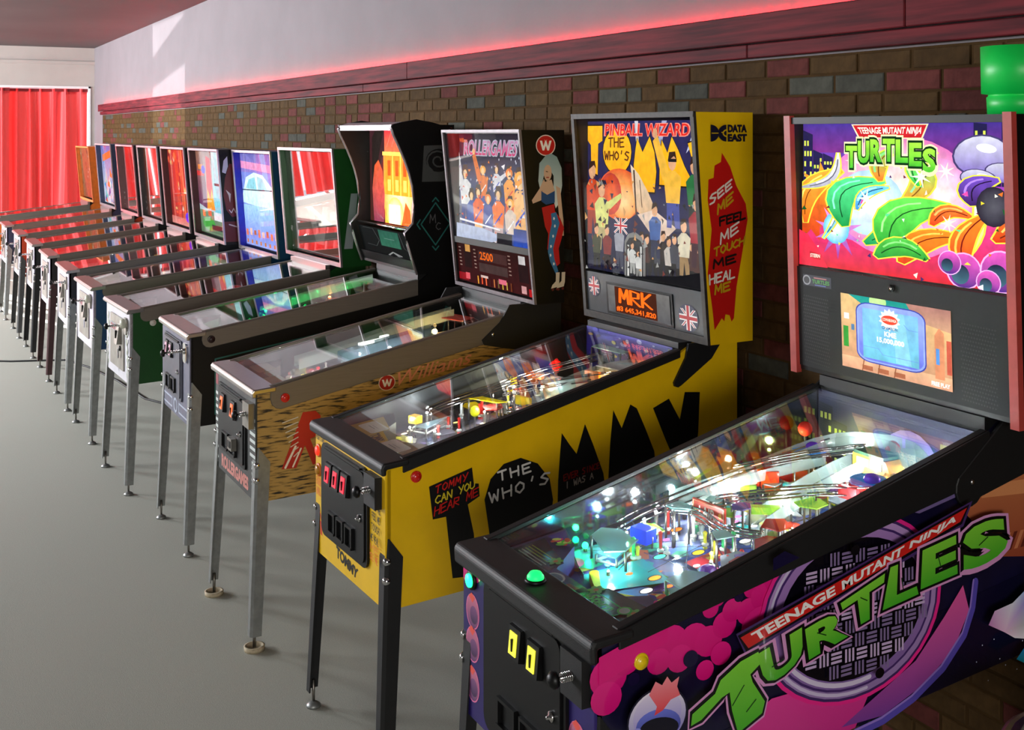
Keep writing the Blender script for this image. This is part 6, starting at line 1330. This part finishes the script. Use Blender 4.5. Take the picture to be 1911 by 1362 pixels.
for k in range(50):
    x, y = r.uniform(-.23, .23), r.uniform(.2, 1.0); s = r.uniform(.015, .05); n = r.randint(3, 6)
    A.poly([(max(-.25, min(.25, x + s * math.cos(2 * PI * i / n + k))), y + s * math.sin(2 * PI * i / n + k)) for i in range(n)], r.choice([(150, 60, 40), (20, 110, 70), (150, 150, 150), (60, 40, 60), (206, 120, 60), (20, 30, 60)]))
A.build('playfield_print', PRINT_GLOSS, Mm)
ap, A = apron(Mm, p, mat('grey_apron', (120, 116, 112), .4), .235); A.poly([(-.24, .10), (-.10, .10), (-.10, .16), (-.24, .19)], (150, 146, 140)); A.poly([(.05, .10), (.24, .10), (.24, .18), (.10, .16)], (150, 146, 140)); A.build('apron_print', PRINT, ap)
for x, y, h in ((.02, .34, .03), (-.02, .62, .04), (.12, .66, .04), (.05, .80, .05), (-.10, .45, .03)): F.lamp(x, y, h, (10, 255, 120), .5, .009, 22)
F.lamp(.10, .90, .06, (255, 120, 60), .3, .008, 20); F.lamp(-.12, .78, .06, (255, 140, 80), .25, .008, 20)
F.flipper(-.08, .24, -.45, RUBW); F.flipper(.08, .24, PI + .45, RUBW); F.bumper(-.06, .78, C('red_cap', (214, 50, 40), .8)); F.bumper(.06, .82, C('red_cap', (214, 50, 40), .8))
F.ramp([(-.17, .45, .03), (-.16, .7, .07), (-.05, .98, .11)], .06, .035); F.wire([(.17, .98, .11), (.19, .7, .07), (.2, .4, .04)]); F.plate('plastic', [(-.1, .42), (.0, .42), (.02, .56), (-.12, .56)], .06, C('smoke', (60, 60, 66), .55)); F.plate('plastic', [(.06, .46), (.16, .48), (.14, .6), (.05, .58)], .06, C('grn2', (20, 120, 70), .55)); F.plate('plastic', [(-.1, .88), (.1, .88), (.12, .98), (-.1, .98)], .09, C('red2', (206, 70, 60), .55))
for k in range(10): F.post(r.uniform(-.2, .2), r.uniform(.35, .95))
# ------------------------------------------------------------------ older machines further down the row
def mirror_print(name, e): return art_mat(name, e, 0.06, mirror=0.6)


def reflected_stripes(A, cols, r):  # upright bars painting the curtains' reflection into the backglass
    A.rect(0, 0, 1, 1, (40, 24, 26), (60, 30, 30)); x = 0.0
    while x < 1: w2 = r.uniform(.03, .12); A.rect(x, .0, min(1, x + w2), 1, r.choice(cols)); x += w2
    return A


SIL = mat('silver_frame', (196, 186, 190), 0.3, 0.8, noise=0.05)
def old(label, x, y, a, side, front, bbc, inner, dark=False, hl=0.925, cb=0.545, bw=0.44, bt=1.715, bb=1.06, dy=0.97, leg=GREYLEG, zg=1.045, bbmat=None, lw=0.305, cw=0.288, btn=WHITEBTN, art=None, emit=.5, lamps=(), seed=1, door=None, field=((90, 60, 60), (60, 60, 90)), knob=False, trim=SIL, rail=SATIN, inset=0.045):
    p = dict(x=x, y=y, a=a, cw=cw, lw=lw, hl=hl, cb=cb, sb=0.03, L=dy + 0.235, yg=dy + 0.02, zg=zg, band=(0.066, 0.070), bw=bw, bb=bb, bt=bt, yt=dy - 0.025, ybm=dy + 0.030, yk=dy + 0.20,
             side_mat=side, front_mat=front, lock_mat=STEEL, rail_mat=rail, leg_mat=leg, pf_mat=PFB, btn_mat=btn, btn=(0.12, hl - 0.075), lock_h=0.022, lock_bev=0.003, bb_mat=bbc, bb_in=inner, trim_mat=trim, trim_w=0.014)
    root = machine('pinball_machine', label, p)
    bx = backbox(root, p)
    A = face_art(p, -bw + .02, bw - .02, bb + .03, bt - .022, inset); mm = art(A) or art_mat('old_lit_%02d' % int(emit * 100), emit, .25); A.build('backglass_print', mm, bx)
    face_pane(p, -bw + .018, bw - .018, bb + .028, bt - .02, inset - .012, glass('backglass_mirror', refl=1.6, base=.10 if dark else 0.0) if dark else glass('backglass_clear', refl=.4), bx, 'backglass')
    # neck under the backbox
    MB().box(-cw, cw, dy - .005, dy + .02, zg - .03, bb).build('neck_rail', STEEL, root)
    # plain steel coin door, lock and chute
    d = MB().use(door or STEELD).prism(rrect(-.15, cb + .05, .17, hl - .065, .006), -.004, .004, 'y'); do = d.build('coin_door', None, root)
    MB().use(BLACK).lathe([(.014, 0), (.014, .006), (.005, .008)], (.10, -.004, cb + .16), 12, RX90).use(CHROME).box(.095, .105, -.02, -.012, cb + .11, cb + .16).build('door_lock', None, do)
    MB().use(STEELD).hexa([(.06, -.028, hl - .20), (.12, -.028, hl - .20), (.12, -.004, hl - .20), (.06, -.004, hl - .20), (.06, -.016, hl - .11), (.12, -.016, hl - .11), (.12, -.004, hl - .11), (.06, -.004, hl - .11)]).use(BLACK).box(.085, .092, -.029, -.02, hl - .17, hl - .13).build('coin_chute', None, do)
    MB().use(mat('slot_plate', (150, 150, 160), .4)).box(-.12, .03, -.007, -.004, hl - .15, hl - .11).use(mat('slot_red', (150, 40, 40), .4)).box(-.11, -.08, -.008, -.006, hl - .145, hl - .115).box(-.06, -.03, -.008, -.006, hl - .145, hl - .115).box(-.01, .02, -.008, -.006, hl - .145, hl - .115).build('price_plate', None, do)
    plunger(root, .215, hl - .085, STEELD)
    if knob: MB().lathe([(.006, 0), (.020, .004), (.026, .018), (.022, .030), (.004, .034)], (.235, .0, hl - .075), 16, RX90).build('plunger_knob', mat('cream_plastic', (206, 206, 186), .4), root)
    F = Field(root, p, seed); r = F.r; A = F.art(); c1, c2 = field; A.poly([(-.26, .05), (.26, .05), (.26, dy), (-.26, dy)], c1, c2)
    pal = [(206, 90, 60), (226, 190, 90), (70, 90, 150), (190, 190, 190), (150, 60, 70), (60, 110, 90), c1, c2]
    for k in range(34):
        xx, yy = r.uniform(-.22, .22), r.uniform(.22, dy - .05); s = r.uniform(.02, .06); n = r.randint(3, 6)
        A.poly([(max(-.26, min(.26, xx + s * math.cos(2 * PI * i / n + k))), yy + s * math.sin(2 * PI * i / n + k)) for i in range(n)], r.choice(pal))
    A.build('playfield_print', PRINT_GLOSS, root)
    A = F.art(); A.l = 130
    for k in range(12): A.ell(r.uniform(-.2, .2), r.uniform(.25, dy - .1), .010, .012, r.choice([(255, 240, 200), (255, 200, 120), (255, 140, 90)]), n=8)
    A.build('playfield_insert', art_mat('lit_insert', 2.4, .3), root)
    ap, A = apron(root, p, mat('cream_apron_%d' % seed, (150, 140, 136), .4), .23); A.poly([(-.24, .09), (-.12, .09), (-.12, .16), (-.24, .18)], (206, 200, 190)); A.poly([(.02, .09), (.2, .09), (.24, .17), (.08, .15)], (130, 60, 60)); A.build('apron_print', PRINT, ap)
    F.flipper(-.08, .24, -.45, RUBW); F.flipper(.08, .24, PI + .45, RUBW)
    for bx_, by in ((-.09, .66), (.09, .66), (0, .78)): F.bumper(bx_, by, mat('bumper_cap_%d' % (seed % 3), [(226, 60, 50), (240, 226, 200), (240, 200, 60)][seed % 3], .35, emit=.15), .04, .045)
    for k in range(8): F.post(r.uniform(-.2, .2), r.uniform(.32, dy - .1))
    for k in range(4): F.target(-.12 + .08 * k, dy - .12, mat('target_240_240_240', (240, 240, 240), .35))
    for xx, yy, c, e in lamps: F.lamp(xx, yy, .035, c, e * 2.2, .006, 40)
    return root, p, bx


GREEN = mat('green_side', (16, 78, 24), .4, noise=.06, scale=12); WFRONT = mat('white_front', (200, 198, 204), .45, noise=.05, scale=12); BLUE = mat('blue_side', (14, 66, 110), .4, noise=.06); COB = mat('cobalt_inner', (36, 44, 196), .4); ORA = mat('orange_side', (226, 110, 24), .4); REDO = mat('vermilion_side', (206, 64, 20), .4); DKB = mat('dark_side', (24, 22, 26), .4); NVB = mat('navy_side', (44, 54, 82), .45); DKR = mat('dark_red_side', (70, 26, 26), .4); LILF = mat('lilac_front', (206, 196, 214), .45, noise=.06, scale=14)
R1 = random.Random(77)

def art_green(A):
    A.rect(0, 0, 1, 1, (70, 76, 70), (60, 40, 30)); A.poly([(.0, .0), (1, 0), (1, .42), (.72, .46), (.5, .40), (.25, .45), (0, .40)], (90, 100, 96), (130, 130, 124)); A.poly([(.30, .45), (.42, .45), (.52, .20), (.62, .48), (.72, .48), (.58, .08), (.46, .08)], (176, 176, 170)); A.ell(.22, .30, .14, .14, (140, 130, 122)); A.rect(.0, .02, 1, .10, (150, 60, 50)); A.rect(.74, .36, .96, .44, (170, 176, 176))
    for k in range(16): A.line([(.3 + .05 * k, .42 + .03 * (k % 3)), (.34 + .05 * k, .52 + .05 * (k % 4)), (.32 + .05 * k, .62)], .008, (60, 36, 24), False)
    return mirror_print('mirror_green', .10)
g, pg, bx = old('green pinball machine with a white front panel and mirrored backglass', -6.37, -.081, .042, GREEN, WFRONT, GREEN, GREEN, True, .935, .552, .44, 1.742, 1.10, 1.06, art=art_green, seed=51, lamps=((.05, .7, (255, 190, 120), .15),), knob=True, zg=1.078, lw=.297, cw=.281, field=((70, 64, 54), (60, 56, 50)), leg=GREYLEG)
A = front_art(.0036)
for sx in (-1, 1):
    for k in range(7): A.ell(sx * (.235 + .012 * math.sin(k)), .60 + .04 * k, .018, .022, (160, 166, 150), n=8, rot=k); A.ell(sx * (.24 - .012 * math.sin(k)), .61 + .04 * k, .010, .012, (222, 222, 216), n=8)
A.poly([(-.01, .66), (.03, .72), (.08, .70), (.09, .65), (.06, .62), (.05, .58), (.03, .62)], (60, 64, 70)); A.build('front_art', PRINT, g)
A = side_art(.2820); A.poly([(.16, .685), (.20, .735), (.30, .76), (.28, .73), (.22, .715), (.20, .685)], (206, 206, 200)); A.poly([(.35, .70), (.45, .80), (.60, .84), (.50, .76)], (206, 206, 200)); A.build('side_art', PRINT, g)
A = side_art(.4408)
A.poly([(1.10, 1.2), (1.14, 1.5), (1.18, 1.5), (1.15, 1.2)], (150, 156, 160)); A.build('backbox_art', PRINT, bx)

def art_blue(A):
    A.rect(0, 0, 1, 1, (150, 190, 250), (120, 130, 226)); A.rect(0, .80, 1, 1, (150, 130, 214), (110, 110, 190)); A.poly([(.0, .84), (1, .80), (1, .88), (0, .92)], (236, 150, 200)); A.poly([(0, .55), (.12, .74), (.35, .80), (.58, .78), (.80, .66), (1, .62), (1, .40), (0, .46)], (210, 250, 255), (230, 255, 255)); A.poly([(.10, .62), (.20, .72), (.36, .75), (.40, .62)], (150, 220, 236)); A.poly([(.44, .62), (.44, .76), (.58, .74), (.68, .62)], (160, 226, 240)); A.line([(.0, .60), (1, .63)], .012, (30, 60, 80)); A.rect(0, .14, 1, .44, (140, 160, 250), (170, 220, 255)); A.rect(0, .0, 1, .14, (150, 170, 240), (130, 140, 226))
    for k in range(9): A.rect(.02 + .11 * k, .10 + .01 * (k % 3), .08 + .11 * k, .17 + .015 * (k % 2), [(240, 130, 90), (250, 200, 180), (190, 100, 70)][k % 3])
    for k in range(8): A.rect(.03 + .12 * k, .02, .07 + .12 * k, .06, (206, 120, 50))
old('blue pinball machine with a pale sky-blue lit backglass, beside the green one', -7.47, -.096, .026, BLUE, LILF, BLUE, COB, False, .922, .548, .425, 1.712, 1.04, 1.06, art=art_blue, emit=1.1, seed=52, lamps=((.06, .80, (90, 70, 255), 1.2), (.12, .86, (255, 230, 40), .25), (-.10, .5, (255, 160, 120), .2)), knob=True, zg=1.05, field=((60, 60, 110), (50, 40, 130)))

def art_devil(A):
    A.rect(0, 0, 1, 1, (206, 236, 246), (150, 120, 110)); A.rect(.55, .28, 1, 1, (120, 214, 236), (196, 250, 255)); A.poly([(.0, .35), (.0, 1), (.22, 1), (.30, .6), (.28, .3)], (110, 50, 100), (160, 110, 90)); A.poly([(.28, .3), (.36, .95), (.50, .92), (.52, .5), (.48, .3)], (240, 40, 30), (226, 30, 50)); A.poly([(.28, .30), (.34, .55), (.42, .42), (.48, .56), (.56, .30)], (252, 150, 20), (255, 210, 60)); A.rect(.0, .70, .26, .76, (226, 60, 60)); A.rect(.06, .78, .22, .84, (250, 140, 50)); A.ell(.24, .78, .07, .05, (70, 50, 226)); A.rect(.58, .60, 1, .63, (40, 70, 80)); A.rect(0, .0, 1, .28, (90, 120, 90), (120, 150, 120)); A.ell(.30, .12, .22, .08, (60, 170, 60)); A.rect(.5, .18, 1, .28, (236, 240, 246)); A.rect(.4, .06, 1, .12, (30, 34, 40)); A.rect(.1, .20, .2, .28, (250, 120, 50)); A.rect(.30, .22, .42, .29, (246, 100, 60))
dv, pd, bx = old('black pinball machine with a red horned face painted on its backbox side', -8.40, -.11, .0, DKB, LILF, BLACK, DKR, False, art=art_devil, emit=.95, bw=.45, seed=53, lamps=((.08, .6, W, .5), (-.05, .40, W, .4), (.1, .8, (255, 90, 150), .4)), zg=1.045)
A = side_art(.4506)
y0 = .965; A.poly([(y0 + .02, 1.40), (y0 + .03, 1.52), (y0 + .06, 1.62), (y0 + .12, 1.60), (y0 + .17, 1.50), (y0 + .18, 1.36), (y0 + .13, 1.26), (y0 + .08, 1.25), (y0 + .04, 1.30)], (110, 26, 30)); A.poly([(y0 + .01, 1.56), (y0 + .02, 1.64), (y0 + .045, 1.67), (y0 + .05, 1.60), (y0 + .035, 1.55)], (206, 206, 226)); A.poly([(y0 + .10, 1.62), (y0 + .11, 1.68), (y0 + .15, 1.69), (y0 + .15, 1.62), (y0 + .12, 1.58)], (206, 206, 226))
A.poly([(y0 + .035, 1.44), (y0 + .07, 1.41), (y0 + .065, 1.35), (y0 + .055, 1.40)], (226, 206, 206)); A.poly([(y0 + .15, 1.46), (y0 + .12, 1.42), (y0 + .125, 1.37), (y0 + .135, 1.41)], (226, 206, 206)); A.line([(y0 + .06, 1.30), (y0 + .075, 1.28), (y0 + .09, 1.31), (y0 + .105, 1.28), (y0 + .12, 1.31)], .006, (226, 206, 206)); A.poly([(y0 + .02, 1.22), (y0 + .18, 1.22), (y0 + .19, 1.08), (y0 + .03, 1.08)], (96, 20, 22)); A.line([(y0 + .06, 1.20), (y0 + .12, 1.18), (y0 + .15, 1.12)], .008, (206, 190, 190))
A.build('backbox_art', PRINT, bx)

def mk(cols, e, mir):
    def f(A):
        reflected_stripes(A, cols, R1)
        for k in range(26): A.blend(R1.random(), R1.random(), R1.uniform(.02, .07), R1.uniform(.02, .06), R1.choice([(255, 220, 130), (255, 250, 226), (250, 120, 60)]), R1.choice(cols), 8)
        A.rect(0, 0, 1, .10, (236, 150, 140), (226, 120, 110))
        return mirror_print('mirror_%d' % int(e * 1000), e) if mir else None
    return f
RC = [(196, 40, 30), (226, 70, 40), (150, 26, 26), (236, 110, 60), (206, 50, 50)]
def art8(A): mk(RC, .85, False)(A); A.ell(.75, .12, .14, .07, (110, 40, 250)); A.ell(.85, .2, .08, .05, (150, 40, 236))
old('dark pinball machine with curtain reflection painted fiery red on its backglass, with a violet spot', -9.42, -.115, .0, DKB, LILF, DKB, DKR, False, art=art8, emit=.9, bw=.44, seed=54, lamps=((.0, .6, (255, 240, 210), .4), (.1, .3, W, .3)), zg=1.04, leg=DKR and mat('maroon_leg', (74, 44, 46), .45, .3))
old('dark pinball machine with a mirrored backglass painted with reflected orange-red, fourth from the far end', -10.42, -.125, .0, DKB, LILF, DKB, BLACK, True, art=mk(RC + [(246, 150, 60)], .30, True), bw=.455, seed=55, lamps=((.0, .7, (255, 200, 150), .4),), zg=1.04, leg=mat('black_leg', (34, 34, 36), .4, .3))
def art10(A):
    A.rect(0, 0, 1, 1, (120, 40, 50), (150, 50, 54)); A.ell(.35, .95, .2, .05, (250, 70, 50))
    for k in range(12): A.blend(.15 + .75 * R1.random(), [.28, .46, .64, .85][k % 4], .035, .02, (255, 255, 246), (190, 90, 90), 8)
    A.rect(0, 0, 1, .12, (236, 190, 190), (206, 130, 130)); return mirror_print('mirror_maroon', .35)
old('orange-sided pinball machine with a dim maroon backglass and small white lamps', -11.46, -.14, .0, REDO, LILF, DKB, DKR, True, art=art10, bw=.46, seed=56, lamps=((.05, .6, (255, 180, 140), .4),), zg=1.035, trim=mat('rose_frame', (206, 130, 134), .4, .5), leg=mat('dark_grey_leg', (80, 80, 80), .45, .4))
def art11(A):
    A.rect(0, 0, 1, 1, (210, 220, 236), (110, 110, 190))
    for k in range(50): A.poly([(min(1, max(0, q[0])), min(1, max(0, q[1]))) for q in [(R1.random(), R1.random())] for q in [q, (q[0] + R1.uniform(.05, .2), q[1] + R1.uniform(-.1, .1)), (q[0] + R1.uniform(0, .15), q[1] + R1.uniform(.05, .2))]], R1.choice([(240, 120, 50), (90, 60, 170), (60, 160, 230), (250, 250, 255), (230, 190, 190), (60, 200, 200), (70, 50, 120), (236, 90, 70)]))
    A.poly([(.1, .72), (.9, .85), (.9, .97), (.1, .84)], (240, 120, 50))
old('navy pinball machine with a blue, white and orange backglass near the curtain', -12.62, -.16, .0, NVB, LILF, NVB, NVB, False, art=art11, emit=1.0, bw=.49, seed=57, lamps=((.0, .6, (255, 200, 170), .4),), zg=1.03)
def art12(A):
    A.rect(0, 0, 1, 1, (150, 110, 80), (170, 130, 90))
    for k in range(40): A.blend(R1.random(), R1.random(), .05, .04, R1.choice([(226, 206, 180), (90, 60, 50), (206, 150, 60), (120, 90, 80)]), (140, 100, 70), 8)
old('orange pinball machine at the far end of the row, in front of the curtain', -13.98, -.18, .0, ORA, LILF, ORA, ORA, False, art=art12, emit=.55, bw=.50, bt=1.675, seed=58, lamps=((.0, .6, (255, 200, 170), .4),), zg=1.03, trim=mat('orange_frame', (232, 120, 60), .4), inset=.035)

# round stool beside the nearest machine
st = bpy.data.objects.new('stool', None); COL.objects.link(st); st.location = (-1.35, 0.85, 0)
tag(st, 'round black stool with a pale rim at the bottom right corner', 'stool')
MB().lathe([(0.02, .660), (.170, .660), (.180, .672), (.180, .690), (.170, .700), (.02, .704)], n=36).build('seat', mat('black_vinyl', (18, 18, 20), .35), st)
MB().lathe([(.181, .664), (.190, .670), (.190, .692), (.181, .697)], n=36).build('rim', mat('brass_rim', (190, 170, 120), .3, .8), st)
MB().lathe([(.150, .7015), (.153, .7050), (.156, .7015)], n=36).build('piping', mat('pale_piping', (150, 148, 140), .5), st)
MB().lathe([(.022, .02), (.022, .66)], n=14).build('pedestal', CHROME, st)
MB().lathe([(.19, 0), (.19, .008), (.05, .026), (.022, .03)], n=30).build('base', CHROME, st)
